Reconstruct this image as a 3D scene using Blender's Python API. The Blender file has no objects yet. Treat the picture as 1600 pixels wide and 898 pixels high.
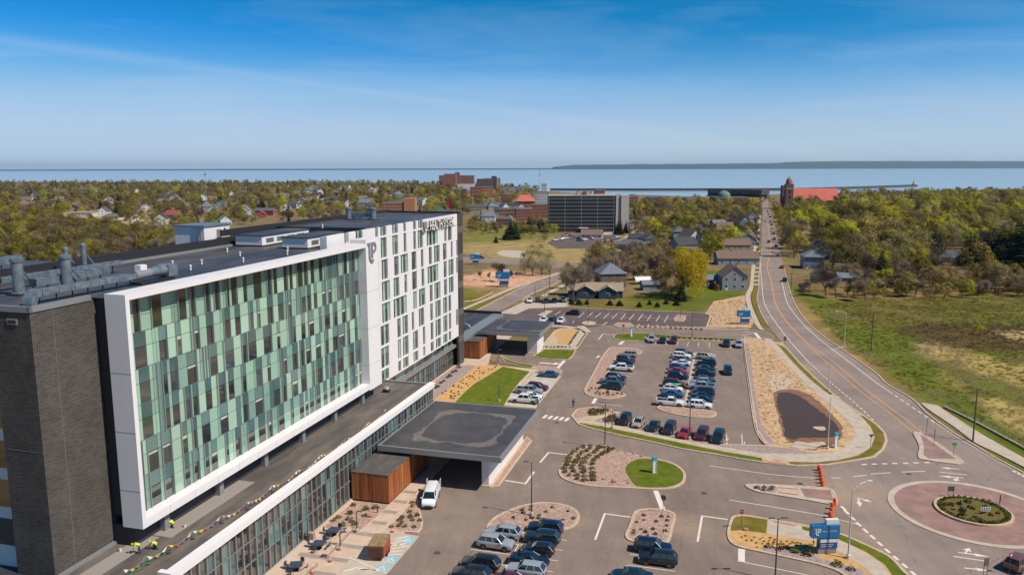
import bpy, bmesh, math, random
from mathutils import Vector, Matrix, noise as mnoise
random.seed(7)
R = math.radians
# ---------------------------------------------------------------- camera, world, sun, exposure
F, CX, CY, H = 1215.0, 800.0, 449.0, 47.5          # focal length in photo pixels, centre, height in metres
PITCH, ROLL = math.atan(187.5 / F), 0.0025
cp, sp, cr, sr = math.cos(PITCH), math.sin(PITCH), math.cos(ROLL), math.sin(ROLL)
SUN_EL, SUN_DIR = R(51), R(-26)                     # to-sun direction in the ground plane, from +X
scene = bpy.context.scene
col = scene.collection
cam = bpy.data.objects.new('camera', bpy.data.cameras.new('camera')); col.objects.link(cam)
cam.data.sensor_width = 36; cam.data.lens = F / 1600 * 36; cam.data.clip_start = 1; cam.data.clip_end = 200000
fw = Vector((0, cp, -sp)); up = Vector((0, sp, cp)); rt = Vector((1, 0, 0))
cx_, cu_ = rt * cr - up * sr, rt * sr + up * cr
cam.matrix_world = Matrix(((cx_.x, cu_.x, -fw.x, 0), (cx_.y, cu_.y, -fw.y, 0), (cx_.z, cu_.z, -fw.z, H), (0, 0, 0, 1)))
scene.camera = cam
w = bpy.data.worlds.new('World'); scene.world = w; w.use_nodes = True
nt = w.node_tree; nt.nodes.clear()
def N(t, typ, **kw):
    n = t.nodes.new(typ)
    for k, v in kw.items(): setattr(n, k, v)
    return n
sky = N(nt, 'ShaderNodeTexSky', sky_type='NISHITA', sun_disc=False, sun_elevation=SUN_EL,
        sun_rotation=math.pi / 2 - SUN_DIR, altitude=300, air_density=1.0, dust_density=0.1, ozone_density=2.0)
hsv = N(nt, 'ShaderNodeHueSaturation'); hsv.inputs['Saturation'].default_value = 1.12
tnt = N(nt, 'ShaderNodeMix', data_type='RGBA', blend_type='MULTIPLY'); tnt.inputs[0].default_value = 1; tnt.inputs[7].default_value = (0.70, 0.94, 1.22, 1)
nt.links.new(sky.outputs[0], tnt.inputs[6]); nt.links.new(tnt.outputs[2], hsv.inputs['Color'])
# thin cirrus over the whole sky: noise on the direction, drawn out along the horizon
tc = N(nt, 'ShaderNodeTexCoord'); sx = N(nt, 'ShaderNodeSeparateXYZ'); nt.links.new(tc.outputs['Generated'], sx.inputs[0])
mz = N(nt, 'ShaderNodeMath', operation='ADD'); mz.inputs[1].default_value = 0.09; nt.links.new(sx.outputs['Z'], mz.inputs[0])
dv = [N(nt, 'ShaderNodeMath', operation='DIVIDE') for _ in range(2)]
for d_, o_ in zip(dv, ('X', 'Y')): nt.links.new(sx.outputs[o_], d_.inputs[0]); nt.links.new(mz.outputs[0], d_.inputs[1])
cb = N(nt, 'ShaderNodeCombineXYZ'); nt.links.new(dv[0].outputs[0], cb.inputs[0]); nt.links.new(dv[1].outputs[0], cb.inputs[1])
mp = N(nt, 'ShaderNodeMapping'); mp.inputs['Rotation'].default_value = (0, 0, R(-32)); mp.inputs['Scale'].default_value = (0.32, 0.6, 1)
nt.links.new(cb.outputs[0], mp.inputs[0])
cn = N(nt, 'ShaderNodeTexNoise'); cn.inputs['Scale'].default_value = 1.1; cn.inputs['Detail'].default_value = 9; cn.inputs['Roughness'].default_value = 0.62
cn.inputs['Distortion'].default_value = 0.7
nt.links.new(mp.outputs[0], cn.inputs['Vector'])
rp = N(nt, 'ShaderNodeMapRange'); rp.inputs[1].default_value = 0.48; rp.inputs[2].default_value = 0.85; rp.inputs[4].default_value = 0.30
nt.links.new(cn.outputs['Fac'], rp.inputs[0])
# one old contrail: a soft band round a great circle
tv = N(nt, 'ShaderNodeVectorMath', operation='DOT_PRODUCT')
def ray(u, v):
    x = (u - CX) / F; d = (v - CY) / F
    xr = x * cr - d * sr; dr = d * cr + x * sr
    return Vector((xr, cp - dr * sp, -sp - dr * cp))
nn_ = ray(0, 62).cross(ray(820, 178)).normalized(); tv.inputs[1].default_value = nn_
nrmz = N(nt, 'ShaderNodeVectorMath', operation='NORMALIZE'); nt.links.new(tc.outputs['Generated'], nrmz.inputs[0]); nt.links.new(nrmz.outputs[0], tv.inputs[0])
ab = N(nt, 'ShaderNodeMath', operation='ABSOLUTE'); nt.links.new(tv.outputs['Value'], ab.inputs[0])
cm = N(nt, 'ShaderNodeMapRange', interpolation_type='SMOOTHSTEP'); cm.inputs[1].default_value = 0.012; cm.inputs[2].default_value = 0.0; cm.inputs[3].default_value = 0; cm.inputs[4].default_value = 0.3
nt.links.new(ab.outputs[0], cm.inputs[0])
cmn = N(nt, 'ShaderNodeMath', operation='MULTIPLY'); nt.links.new(cm.outputs[0], cmn.inputs[0]); nt.links.new(cn.outputs['Fac'], cmn.inputs[1])
mxx = N(nt, 'ShaderNodeMath', operation='MAXIMUM'); nt.links.new(rp.outputs[0], mxx.inputs[0]); nt.links.new(cmn.outputs[0], mxx.inputs[1])
vl = N(nt, 'ShaderNodeMapRange', interpolation_type='SMOOTHSTEP'); vl.inputs[1].default_value = 0.17; vl.inputs[2].default_value = 0.0; vl.inputs[3].default_value = 0.0; vl.inputs[4].default_value = 0.75
nz_ = N(nt, 'ShaderNodeSeparateXYZ'); nt.links.new(nrmz.outputs[0], nz_.inputs[0]); nt.links.new(nz_.outputs['Z'], vl.inputs[0])
veil = N(nt, 'ShaderNodeMix', data_type='RGBA'); veil.inputs[7].default_value = (4.6, 6.0, 7.9, 1); nt.links.new(vl.outputs[0], veil.inputs[0])
mix = N(nt, 'ShaderNodeMix', data_type='RGBA'); mix.inputs[7].default_value = (6.2, 7.2, 8.4, 1)
# deeper blue aloft, paler towards the horizon: one tone curve over the whole sky
sk1 = N(nt, 'ShaderNodeVectorMath', operation='SCALE'); sk1.inputs['Scale'].default_value = 0.1; nt.links.new(hsv.outputs[0], sk1.inputs[0])
cv = N(nt, 'ShaderNodeRGBCurve'); nt.links.new(sk1.outputs[0], cv.inputs['Color'])
for ci_, pts in enumerate((((0.165, 0.03), (0.26, 0.16), (0.376, 0.34), (0.546, 0.45)), ((0.366, 0.25), (0.52, 0.40), (0.652, 0.52), (0.73, 0.57)), ((0.6, 0.42), (0.708, 0.56), (0.806, 0.72)))):
    for q_ in pts: cv.mapping.curves[ci_].points.new(*q_)
    cv.mapping.curves[ci_].points[-1].location = (1.0, 0.82)
cv.mapping.update()
sk2 = N(nt, 'ShaderNodeVectorMath', operation='SCALE'); sk2.inputs['Scale'].default_value = 10.0; nt.links.new(cv.outputs[0], sk2.inputs[0])
nt.links.new(mxx.outputs[0], mix.inputs[0]); nt.links.new(sk2.outputs[0], veil.inputs[6]); nt.links.new(veil.outputs[2], mix.inputs[6])
bg = N(nt, 'ShaderNodeBackground'); bg.inputs[1].default_value = 0.075; nt.links.new(mix.outputs[2], bg.inputs[0])
wo = N(nt, 'ShaderNodeOutputWorld'); nt.links.new(bg.outputs[0], wo.inputs[0])
sl = bpy.data.lights.new('sun', 'SUN'); sl.energy = 3.9; sl.angle = R(0.53); sl.color = (1.0, 0.935, 0.83)
so = bpy.data.objects.new('sun', sl); col.objects.link(so)
sdir = Vector((math.cos(SUN_DIR) * math.cos(SUN_EL), math.sin(SUN_DIR) * math.cos(SUN_EL), math.sin(SUN_EL)))
so.rotation_euler = sdir.to_track_quat('Z', 'Y').to_euler(); so.location = (60, -20, 120)
scene.view_settings.view_transform = 'Standard'; scene.view_settings.look = 'None'
scene.view_settings.exposure = 0.48; scene.view_settings.gamma = 1.0
scene.view_settings.use_curve_mapping = False

# ---------------------------------------------------------------- pixel -> ground, local lot frame
def gp(u, v, z=0.0):
    r = ray(u, v); t = (z - H) / r.z
    return (r.x * t, r.y * t)
def gps(L): return [gp(*p) for p in L]
A0 = Vector(gp(552, 780)); _r = ray(1141, 261); AX = Vector((_r.x, _r.y)).normalized(); NR = Vector((AX.y, -AX.x))
ROT = math.atan2(NR.y, NR.x)                       # local x = out of the hospital front, local y = along it
def W(s, t): q = A0 + AX * s + NR * t; return (q.x, q.y)
def loc_st(x, y): d = Vector((x, y)) - A0; return d.dot(AX), d.dot(NR)

# ---------------------------------------------------------------- helpers
def lin(c): return tuple(((x / 255 / 12.92) if x <= 10 else ((x / 255 + 0.055) / 1.055) ** 2.4) for x in c)
MATS = {}
def mat(name, c, rough=0.7, metal=0.0, c2=None, scale=4.0, bump=0.0, bscale=None, spec=0.5, rnd=0.0, detail=6, stretch=None, trans=0.0, coat=0.0, emit=None, contrast=(0.35, 0.65)):
    """principled material; c is linear albedo, c2 a second albedo mixed in by noise"""
    m = bpy.data.materials.new(name); m.use_nodes = True; t = m.node_tree
    b = t.nodes['Principled BSDF']; b.inputs['Roughness'].default_value = rough; b.inputs['Metallic'].default_value = metal
    b.inputs['Specular IOR Level'].default_value = spec; b.inputs['Base Color'].default_value = (*c, 1)
    if coat: b.inputs['Coat Weight'].default_value = coat; b.inputs['Coat Roughness'].default_value = 0.05
    out = None
    if c2 or bump:
        tcn = N(t, 'ShaderNodeTexCoord'); vec = tcn.outputs['Object']
        if stretch:
            mpn = N(t, 'ShaderNodeMapping'); mpn.inputs['Rotation'].default_value = (0, 0, stretch[0]); mpn.inputs['Scale'].default_value = stretch[1]
            t.links.new(vec, mpn.inputs[0]); vec = mpn.outputs[0]
    if c2:
        n = N(t, 'ShaderNodeTexNoise'); n.inputs['Scale'].default_value = scale; n.inputs['Detail'].default_value = detail; n.inputs['Roughness'].default_value = 0.65
        t.links.new(vec, n.inputs['Vector'])
        mr = N(t, 'ShaderNodeMapRange'); mr.inputs[1].default_value, mr.inputs[2].default_value = contrast; t.links.new(n.outputs['Fac'], mr.inputs[0])
        mx = N(t, 'ShaderNodeMix', data_type='RGBA'); mx.inputs[6].default_value = (*c, 1); mx.inputs[7].default_value = (*c2, 1)
        t.links.new(mr.outputs[0], mx.inputs[0]); out = mx.outputs[2]
    if rnd:
        oi = N(t, 'ShaderNodeObjectInfo'); hs = N(t, 'ShaderNodeHueSaturation')
        mv = N(t, 'ShaderNodeMapRange'); mv.inputs[3].default_value = 1 - rnd; mv.inputs[4].default_value = 1 + rnd; t.links.new(oi.outputs['Random'], mv.inputs[0])
        t.links.new(mv.outputs[0], hs.inputs['Value'])
        fr = N(t, 'ShaderNodeMath', operation='MULTIPLY'); fr.inputs[1].default_value = 7.31; t.links.new(oi.outputs['Random'], fr.inputs[0])
        f2 = N(t, 'ShaderNodeMath', operation='FRACT'); t.links.new(fr.outputs[0], f2.inputs[0])
        mh = N(t, 'ShaderNodeMapRange'); mh.inputs[3].default_value = 0.5 - rnd * 0.06; mh.inputs[4].default_value = 0.5 + rnd * 0.06; t.links.new(f2.outputs[0], mh.inputs[0])
        t.links.new(mh.outputs[0], hs.inputs['Hue'])
        if out: t.links.new(out, hs.inputs['Color'])
        else: hs.inputs['Color'].default_value = (*c, 1)
        out = hs.outputs[0]
    if out: t.links.new(out, b.inputs['Base Color'])
    if bump:
        n2 = N(t, 'ShaderNodeTexNoise'); n2.inputs['Scale'].default_value = bscale or scale * 4; n2.inputs['Detail'].default_value = 4
        t.links.new(vec, n2.inputs['Vector'])
        bm_ = N(t, 'ShaderNodeBump'); bm_.inputs['Strength'].default_value = bump; bm_.inputs['Distance'].default_value = 0.05
        t.links.new(n2.outputs['Fac'], bm_.inputs['Height']); t.links.new(bm_.outputs[0], b.inputs['Normal'])
    if trans:
        tr = N(t, 'ShaderNodeBsdfTranslucent'); ms = N(t, 'ShaderNodeMixShader'); ms.inputs[0].default_value = trans
        if out: t.links.new(out, tr.inputs[0])
        else: tr.inputs[0].default_value = (*c, 1)
        t.links.new(b.outputs[0], ms.inputs[1]); t.links.new(tr.outputs[0], ms.inputs[2])
        t.links.new(ms.outputs[0], t.nodes['Material Output'].inputs[0])
    if emit: b.inputs['Emission Color'].default_value = (*emit, 1); b.inputs['Emission Strength'].default_value = 1
    MATS[name] = m
    return m
class MB:
    """collects polygons; build() links them as one mesh object"""
    def __init__(s): s.v = []; s.f = []; s.m = []
    def add(s, vs, fs, mi=0):
        o = len(s.v); s.v += [tuple(x) for x in vs]; s.f += [[i + o for i in f] for f in fs]; s.m += [mi] * len(fs); return s
    def box(s, x0, y0, z0, x1, y1, z1, mi=0):
        v = [(x, y, z) for z in (z0, z1) for y in (y0, y1) for x in (x0, x1)]
        return s.add(v, [(0, 2, 3, 1), (4, 5, 7, 6), (0, 1, 5, 4), (2, 6, 7, 3), (0, 4, 6, 2), (1, 3, 7, 5)], mi)
    def prism(s, poly, z0, z1, mi=0, bottom=False):
        n = len(poly)
        a = sum(poly[i][0] * poly[(i + 1) % n][1] - poly[(i + 1) % n][0] * poly[i][1] for i in range(n))
        if a < 0: poly = poly[::-1]
        v = [(p[0], p[1], z0) for p in poly] + [(p[0], p[1], z1) for p in poly]
        f = [[n + i for i in range(n)]] + [[i, (i + 1) % n, n + (i + 1) % n, n + i] for i in range(n)]
        if bottom: f.append(list(range(n))[::-1])
        return s.add(v, f, mi)
    def flat(s, poly, z, mi=0):
        n = len(poly)
        a = sum(poly[i][0] * poly[(i + 1) % n][1] - poly[(i + 1) % n][0] * poly[i][1] for i in range(n))
        if a < 0: poly = poly[::-1]
        return s.add([(p[0], p[1], z) for p in poly], [list(range(n))], mi)
    def tube(s, p, q, r0, r1=None, n=8, caps=True, mi=0):
        r1 = r0 if r1 is None else r1; p, q = Vector(p), Vector(q); d = (q - p).normalized()
        a = d.orthogonal().normalized(); b = d.cross(a)
        ring = lambda c, r: [c + (a * math.cos(k * 2 * math.pi / n) + b * math.sin(k * 2 * math.pi / n)) * r for k in range(n)]
        v = ring(p, r0) + ring(q, r1); f = [[k, (k + 1) % n, n + (k + 1) % n, n + k] for k in range(n)]
        if caps: f += [list(range(n))[::-1], [n + k for k in range(n)]]
        return s.add(v, f, mi)
    def path(s, pts, r, n=8, mi=0):
        for a, b in zip(pts, pts[1:]): s.tube(a, b, r, r, n, True, mi)
        return s
    def lathe(s, prof, c=(0, 0, 0), n=12, mi=0):
        v = []; f = []
        for r, z in prof: v += [(c[0] + r * math.cos(k * 2 * math.pi / n), c[1] + r * math.sin(k * 2 * math.pi / n), c[2] + z) for k in range(n)]
        for j in range(len(prof) - 1):
            f += [[j * n + k, j * n + (k + 1) % n, (j + 1) * n + (k + 1) % n, (j + 1) * n + k] for k in range(n)]
        f += [list(range(n))[::-1], [(len(prof) - 1) * n + k for k in range(n)]]
        return s.add(v, f, mi)
    def mesh(s, name, mats, smooth=None):
        me = bpy.data.meshes.new(name); me.from_pydata(s.v, [], s.f)
        for m in (mats if isinstance(mats, (list, tuple)) else [mats]): me.materials.append(m)
        if any(s.m): me.polygons.foreach_set('material_index', s.m)
        if smooth is not None:
            me.polygons.foreach_set('use_smooth', [True] * len(me.polygons)); me.set_sharp_from_angle(angle=R(smooth))
        me.update(); return me
    def build(s, name, mats, parent=None, smooth=None, **kw):
        return link(name, s.mesh(name, mats, smooth), parent, **kw)
def link(name, me, parent=None, loc=(0, 0, 0), rz=0.0, scale=None):
    o = bpy.data.objects.new(name, me); col.objects.link(o); o.location = loc; o.rotation_euler = (0, 0, rz)
    if scale: o.scale = scale
    if parent: o.parent = parent
    return o
def tag(o, label=None, cat=None, group=None, kind=None):
    if label: o['label'] = label
    if cat: o['category'] = cat
    if group: o['group'] = group
    if kind: o['kind'] = kind
    return o
def thing(name, label, cat, loc=(0, 0, 0), rz=0.0, group=None):
    o = bpy.data.objects.new(name, None); col.objects.link(o); o.location = loc; o.rotation_euler = (0, 0, rz); o.empty_display_size = 0.3
    return tag(o, label, cat, group)
UNIT = {}
def unitbox(m):
    if m.name not in UNIT: UNIT[m.name] = MB().box(0, 0, 0, 1, 1, 1).mesh('block_' + m.name, m)
    return UNIT[m.name]
def bx(name, x0, y0, z0, x1, y1, z1, m, parent):
    """a box piece that shares one unit mesh per material"""
    return link(name, unitbox(m), parent, (min(x0, x1), min(y0, y1), min(z0, z1)), 0, (abs(x1 - x0), abs(y1 - y0), abs(z1 - z0)))
def copy_tree(o, parent=None):
    c = o.copy(); col.objects.link(c); c.parent = parent
    for ch in o.children: copy_tree(ch, c)
    return c
def smooth_poly(P, closed=True, k=4):
    n = len(P); out = []
    for i in range(n if closed else n - 1):
        p0, p1, p2, p3 = (P[(i - 1) % n], P[i], P[(i + 1) % n], P[(i + 2) % n]) if closed else (P[max(i - 1, 0)], P[i], P[i + 1], P[min(i + 2, n - 1)])
        for j in range(k):
            t = j / k
            out.append(tuple(0.5 * (2 * b + (c - a) * t + (2 * a - 5 * b + 4 * c - d) * t * t + (3 * b - a - 3 * c + d) * t ** 3) for a, b, c, d in zip(p0, p1, p2, p3)))
    if not closed: out.append(tuple(P[-1]))
    return out
def offset(P, d, closed=True):
    n = len(P); out = []
    for i in range(n):
        a = Vector(P[(i - 1) % n] if closed or i else P[i]); b = Vector(P[i]); c = Vector(P[(i + 1) % n] if closed or i < n - 1 else P[i])
        e1 = (b - a); e2 = (c - b)
        if e1.length < 1e-6: e1 = e2
        if e2.length < 1e-6: e2 = e1
        n1 = Vector((e1.y, -e1.x)).normalized(); n2 = Vector((e2.y, -e2.x)).normalized(); m = (n1 + n2)
        m = m.normalized() / max(0.45, m.normalized().dot(n1)) if m.length > 1e-4 else n1
        out.append(tuple(b - m * d))
    return out
def ccw(P):
    a = sum(P[i][0] * P[(i + 1) % len(P)][1] - P[(i + 1) % len(P)][0] * P[i][1] for i in range(len(P)))
    return P if a > 0 else P[::-1]
def ring(mb, P, Q, z0, z1, closed=True):
    """solid strip between polylines P (outer) and Q (inner)"""
    n = len(P); v = [(*p, z0) for p in P] + [(*p, z1) for p in P] + [(*q, z1) for q in Q] + [(*q, z0) for q in Q]; f = []
    for i in range(n if closed else n - 1):
        j = (i + 1) % n
        f += [[i, j, n + j, n + i], [n + i, n + j, 2 * n + j, 2 * n + i], [2 * n + i, 2 * n + j, 3 * n + j, 3 * n + i]]
    if not closed: f += [[0, n, 2 * n, 3 * n], [n - 1, 4 * n - 1, 3 * n - 1, 2 * n - 1]]
    mb.add(v, f); return mb
# ---------------------------------------------------------------- materials of the setting
def px(r, g, b, k=1.2): return tuple(x / k / q for x, q in zip(lin((r, g, b)), (0.95, 1.04, 1.17)))
def ground_mat():
    m = mat('ground_cover', (0.1, 0.1, 0.05), rough=0.95, spec=0.15); t = m.node_tree; b = t.nodes['Principled BSDF']
    at = N(t, 'ShaderNodeAttribute', attribute_name='tint'); tcn = N(t, 'ShaderNodeTexCoord')
    n1 = N(t, 'ShaderNodeTexNoise'); n1.inputs['Scale'].default_value = 0.09; n1.inputs['Detail'].default_value = 9; n1.inputs['Roughness'].default_value = 0.7
    n2 = N(t, 'ShaderNodeTexNoise'); n2.inputs['Scale'].default_value = 0.9; n2.inputs['Detail'].default_value = 6; n2.inputs['Roughness'].default_value = 0.75
    mpn = N(t, 'ShaderNodeMapping'); mpn.inputs['Scale'].default_value = (1.0, 0.45, 1); mpn.inputs['Rotation'].default_value = (0, 0, 0.5)
    t.links.new(tcn.outputs['Object'], n1.inputs['Vector']); t.links.new(tcn.outputs['Object'], mpn.inputs[0]); t.links.new(mpn.outputs[0], n2.inputs['Vector'])
    ad = N(t, 'ShaderNodeMath', operation='MULTIPLY_ADD'); ad.inputs[1].default_value = 1.1; t.links.new(n1.outputs['Fac'], ad.inputs[0])
    sc = N(t, 'ShaderNodeMath', operation='MULTIPLY'); sc.inputs[1].default_value = 0.9; t.links.new(n2.outputs['Fac'], sc.inputs[0]); t.links.new(sc.outputs[0], ad.inputs[2])
    mr = N(t, 'ShaderNodeMapRange'); mr.inputs[1].default_value = 0.55; mr.inputs[2].default_value = 1.45; mr.inputs[3].default_value = 0.45; mr.inputs[4].default_value = 1.55; t.links.new(ad.outputs[0], mr.inputs[0])
    hs = N(t, 'ShaderNodeHueSaturation'); t.links.new(at.outputs['Color'], hs.inputs['Color']); t.links.new(mr.outputs[0], hs.inputs['Value'])
    mh = N(t, 'ShaderNodeMapRange'); mh.inputs[1].default_value = 0.3; mh.inputs[2].default_value = 0.7; mh.inputs[3].default_value = 0.475; mh.inputs[4].default_value = 0.52; t.links.new(n1.outputs['Fac'], mh.inputs[0]); t.links.new(mh.outputs[0], hs.inputs['Hue'])
    t.links.new(hs.outputs[0], b.inputs['Base Color'])
    bp = N(t, 'ShaderNodeBump'); bp.inputs['Strength'].default_value = 0.6; bp.inputs['Distance'].default_value = 0.3; t.links.new(n2.outputs['Fac'], bp.inputs['Height']); t.links.new(bp.outputs[0], b.inputs['Normal'])
    return m
M_GROUND = ground_mat()
def asphalt_mat(name, c, dust, blobs, stretch_rot):
    """asphalt: aggregate speckle, long tyre-polished streaks, patches of tracked-in dust with their own shapes"""
    m = mat(name, c, rough=0.88, spec=0.25); t = m.node_tree; b = t.nodes['Principled BSDF']; tcn = N(t, 'ShaderNodeTexCoord'); P = tcn.outputs['Object']
    def noise(scale, det=6, rough=0.65, st=None):
        n = N(t, 'ShaderNodeTexNoise'); n.inputs['Scale'].default_value = scale; n.inputs['Detail'].default_value = det; n.inputs['Roughness'].default_value = rough
        v = P
        if st:
            q = N(t, 'ShaderNodeMapping'); q.inputs['Rotation'].default_value = (0, 0, st[0]); q.inputs['Scale'].default_value = st[1]; t.links.new(P, q.inputs[0]); v = q.outputs[0]
        t.links.new(v, n.inputs['Vector']); return n.outputs['Fac']
    def rng(x, a, b_, c_=0.0, d=1.0):
        r = N(t, 'ShaderNodeMapRange'); r.inputs[1].default_value = a; r.inputs[2].default_value = b_; r.inputs[3].default_value = c_; r.inputs[4].default_value = d; t.links.new(x, r.inputs[0]); return r.outputs[0]
    def mul(a, b_):
        n = N(t, 'ShaderNodeMath', operation='MULTIPLY')
        for i, x in enumerate((a, b_)):
            if isinstance(x, float): n.inputs[i].default_value = x
            else: t.links.new(x, n.inputs[i])
        return n.outputs[0]
    v = mul(rng(noise(0.07, 8, 0.7), 0.3, 0.7, 0.8, 1.2), rng(noise(6.0, 3, 0.8), 0.25, 0.75, 0.82, 1.18))
    v = mul(v, rng(noise(0.5, 6, 0.6, (stretch_rot, (1.0, 0.08, 1))), 0.35, 0.65, 0.92, 1.09))
    hs = N(t, 'ShaderNodeHueSaturation'); hs.inputs['Color'].default_value = (*c, 1); t.links.new(v, hs.inputs['Value'])
    msk = None
    for (x, y, r, k) in blobs:
        dn = N(t, 'ShaderNodeVectorMath', operation='DISTANCE'); dn.inputs[1].default_value = (x, y, 0); t.links.new(P, dn.inputs[0])
        g = rng(dn.outputs['Value'], r, r * 0.1, 0.0, k)
        if msk is None: msk = g
        else:
            mm = N(t, 'ShaderNodeMath', operation='MAXIMUM'); t.links.new(msk, mm.inputs[0]); t.links.new(g, mm.inputs[1]); msk = mm.outputs[0]
    base = rng(noise(0.16, 9, 0.75), 0.52, 0.74, 0.0, 0.45)
    if msk is not None:
        mm = N(t, 'ShaderNodeMath', operation='MAXIMUM'); t.links.new(mul(msk, rng(noise(0.45, 8, 0.75), 0.3, 0.65, 0.15, 1.0)), mm.inputs[0]); t.links.new(base, mm.inputs[1]); base = mm.outputs[0]
    mx = N(t, 'ShaderNodeMix', data_type='RGBA'); t.links.new(base, mx.inputs[0]); t.links.new(hs.outputs[0], mx.inputs[6]); mx.inputs[7].default_value = (*dust, 1)
    t.links.new(mx.outputs[2], b.inputs['Base Color'])
    # paving seams and a few sealed cracks
    vo = N(t, 'ShaderNodeTexVoronoi', feature='DISTANCE_TO_EDGE'); vo.inputs['Scale'].default_value = 0.085
    dn_ = N(t, 'ShaderNodeTexNoise'); dn_.inputs['Scale'].default_value = 0.6; dn_.inputs['Detail'].default_value = 5; t.links.new(P, dn_.inputs['Vector'])
    wv = N(t, 'ShaderNodeVectorMath', operation='MULTIPLY_ADD'); t.links.new(dn_.outputs['Color'], wv.inputs[0]); wv.inputs[1].default_value = (2.5, 2.5, 0); t.links.new(P, wv.inputs[2]); t.links.new(wv.outputs[0], vo.inputs['Vector'])
    ck = mul(rng(vo.outputs['Distance'], 0.0045, 0.0015, 0.0, 1.0), rng(noise(0.05, 3), 0.48, 0.62, 0.0, 0.55))
    rt_ = N(t, 'ShaderNodeMapping'); rt_.inputs['Rotation'].default_value = (0, 0, stretch_rot); t.links.new(P, rt_.inputs[0]); sx_ = N(t, 'ShaderNodeSeparateXYZ'); t.links.new(rt_.outputs[0], sx_.inputs[0])
    pp = N(t, 'ShaderNodeMath', operation='PINGPONG'); pp.inputs[1].default_value = 2.1; t.links.new(sx_.outputs['X'], pp.inputs[0])
    sm = mul(rng(pp.outputs[0], 0.06, 0.02, 0.0, 1.0), rng(noise(0.11, 4), 0.4, 0.65, 0.0, 0.4))
    mk = N(t, 'ShaderNodeMath', operation='MAXIMUM'); t.links.new(ck, mk.inputs[0]); t.links.new(sm, mk.inputs[1])
    oil = mul(rng(noise(0.9, 3, 0.5), 0.66, 0.78, 0.0, 0.5), rng(noise(0.13, 2), 0.45, 0.6))
    mo = N(t, 'ShaderNodeMath', operation='MAXIMUM'); t.links.new(mk.outputs[0], mo.inputs[0]); t.links.new(oil, mo.inputs[1])
    md = N(t, 'ShaderNodeMix', data_type='RGBA'); t.links.new(mo.outputs[0], md.inputs[0]); t.links.new(mx.outputs[2], md.inputs[6]); md.inputs[7].default_value = (0.03, 0.028, 0.028, 1); t.links.new(md.outputs[2], b.inputs['Base Color'])
    bp = N(t, 'ShaderNodeBump'); bp.inputs['Strength'].default_value = 0.25; bp.inputs['Distance'].default_value = 0.02
    t.links.new(noise(9.0, 3), bp.inputs['Height']); t.links.new(bp.outputs[0], b.inputs['Normal'])
    return m
DUST = px(175, 155, 132)
bl = lambda u, v, r, k: (*gp(u, v), r, k)
M_LOT = asphalt_mat('lot_asphalt', px(132, 120, 115), DUST, [bl(1075, 820, 5, .8), bl(1325, 765, 9, .9), bl(1345, 830, 6, .7), bl(1310, 745, 6, .6), bl(905, 815, 3, .6), bl(660, 790, 5, .4), bl(985, 845, 2.5, .5), bl(1140, 840, 2, .7), bl(1080, 835, 3, .6)], -ROT)
M_FARLOT = asphalt_mat('fresh_asphalt', px(100, 90, 92), DUST, [], -ROT)
M_ROAD = asphalt_mat('road_asphalt', px(142, 130, 127), DUST, [bl(1330, 770, 9, .8), bl(1350, 835, 6, .7)], R(17))
M_CONC = mat('concrete', px(196, 188, 178), c2=px(176, 166, 155), scale=0.6, rough=0.85, bump=0.1, bscale=8)
M_KERB = mat('kerb_concrete', px(205, 190, 170), c2=px(180, 160, 140), scale=1.5, rough=0.85)
M_PAINT = mat('road_paint', px(228, 224, 220), c2=px(195, 188, 182), scale=2.5, rough=0.7, contrast=(0.5, 0.8))
M_YELLOW = mat('yellow_road_paint', px(222, 165, 95), c2=px(195, 150, 100), scale=2.0, rough=0.7)
M_BLUEPAINT = mat('blue_road_paint', px(130, 195, 225), rough=0.7)
M_GRASS = mat('lawn_grass', px(78, 100, 22), c2=px(108, 116, 42), scale=0.55, rough=0.95, spec=0.1, bump=0.8, bscale=6)
M_GRASS2 = mat('verge_grass', px(100, 98, 34), c2=px(132, 118, 62), scale=0.5, rough=0.95, spec=0.1, bump=0.8, bscale=6)
M_MULCH = mat('straw_mulch', px(208, 174, 124), c2=px(186, 148, 100), scale=0.7, rough=0.95, spec=0.1, bump=0.6, bscale=5)
M_GRAVEL = mat('pink_gravel', px(198, 172, 160), c2=px(140, 118, 112), scale=3.2, rough=0.95, bump=1.0, bscale=7, spec=0.1, detail=3)
M_GREYGRAVEL = mat('grey_gravel', px(178, 164, 168), c2=px(140, 126, 130), scale=3.0, rough=0.95, bump=1.0, bscale=7, spec=0.1, detail=3)
M_SAND = mat('bare_sand', px(208, 184, 154), c2=px(172, 138, 106), scale=0.7, rough=0.95, spec=0.1, bump=0.9, bscale=2.5, contrast=(0.36, 0.66), detail=12)
M_MUD = mat('wet_mud', px(120, 88, 62), c2=px(150, 110, 76), scale=0.6, rough=0.6)
M_BRICKPAVE = mat('red_brick_paving', px(160, 131, 125), c2=px(136, 108, 104), scale=0.5, rough=0.9, bump=0.3, bscale=10)
M_PAVE = mat('plaza_paving', px(206, 186, 172), c2=px(190, 170, 156), scale=0.8, rough=0.85)
M_PAVEGREY = mat('grey_paving_band', px(160, 150, 146), c2=px(145, 136, 132), scale=1.0, rough=0.85)
M_REDPAVE = mat('red_tactile_paving', px(176, 100, 92), rough=0.85)
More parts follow.
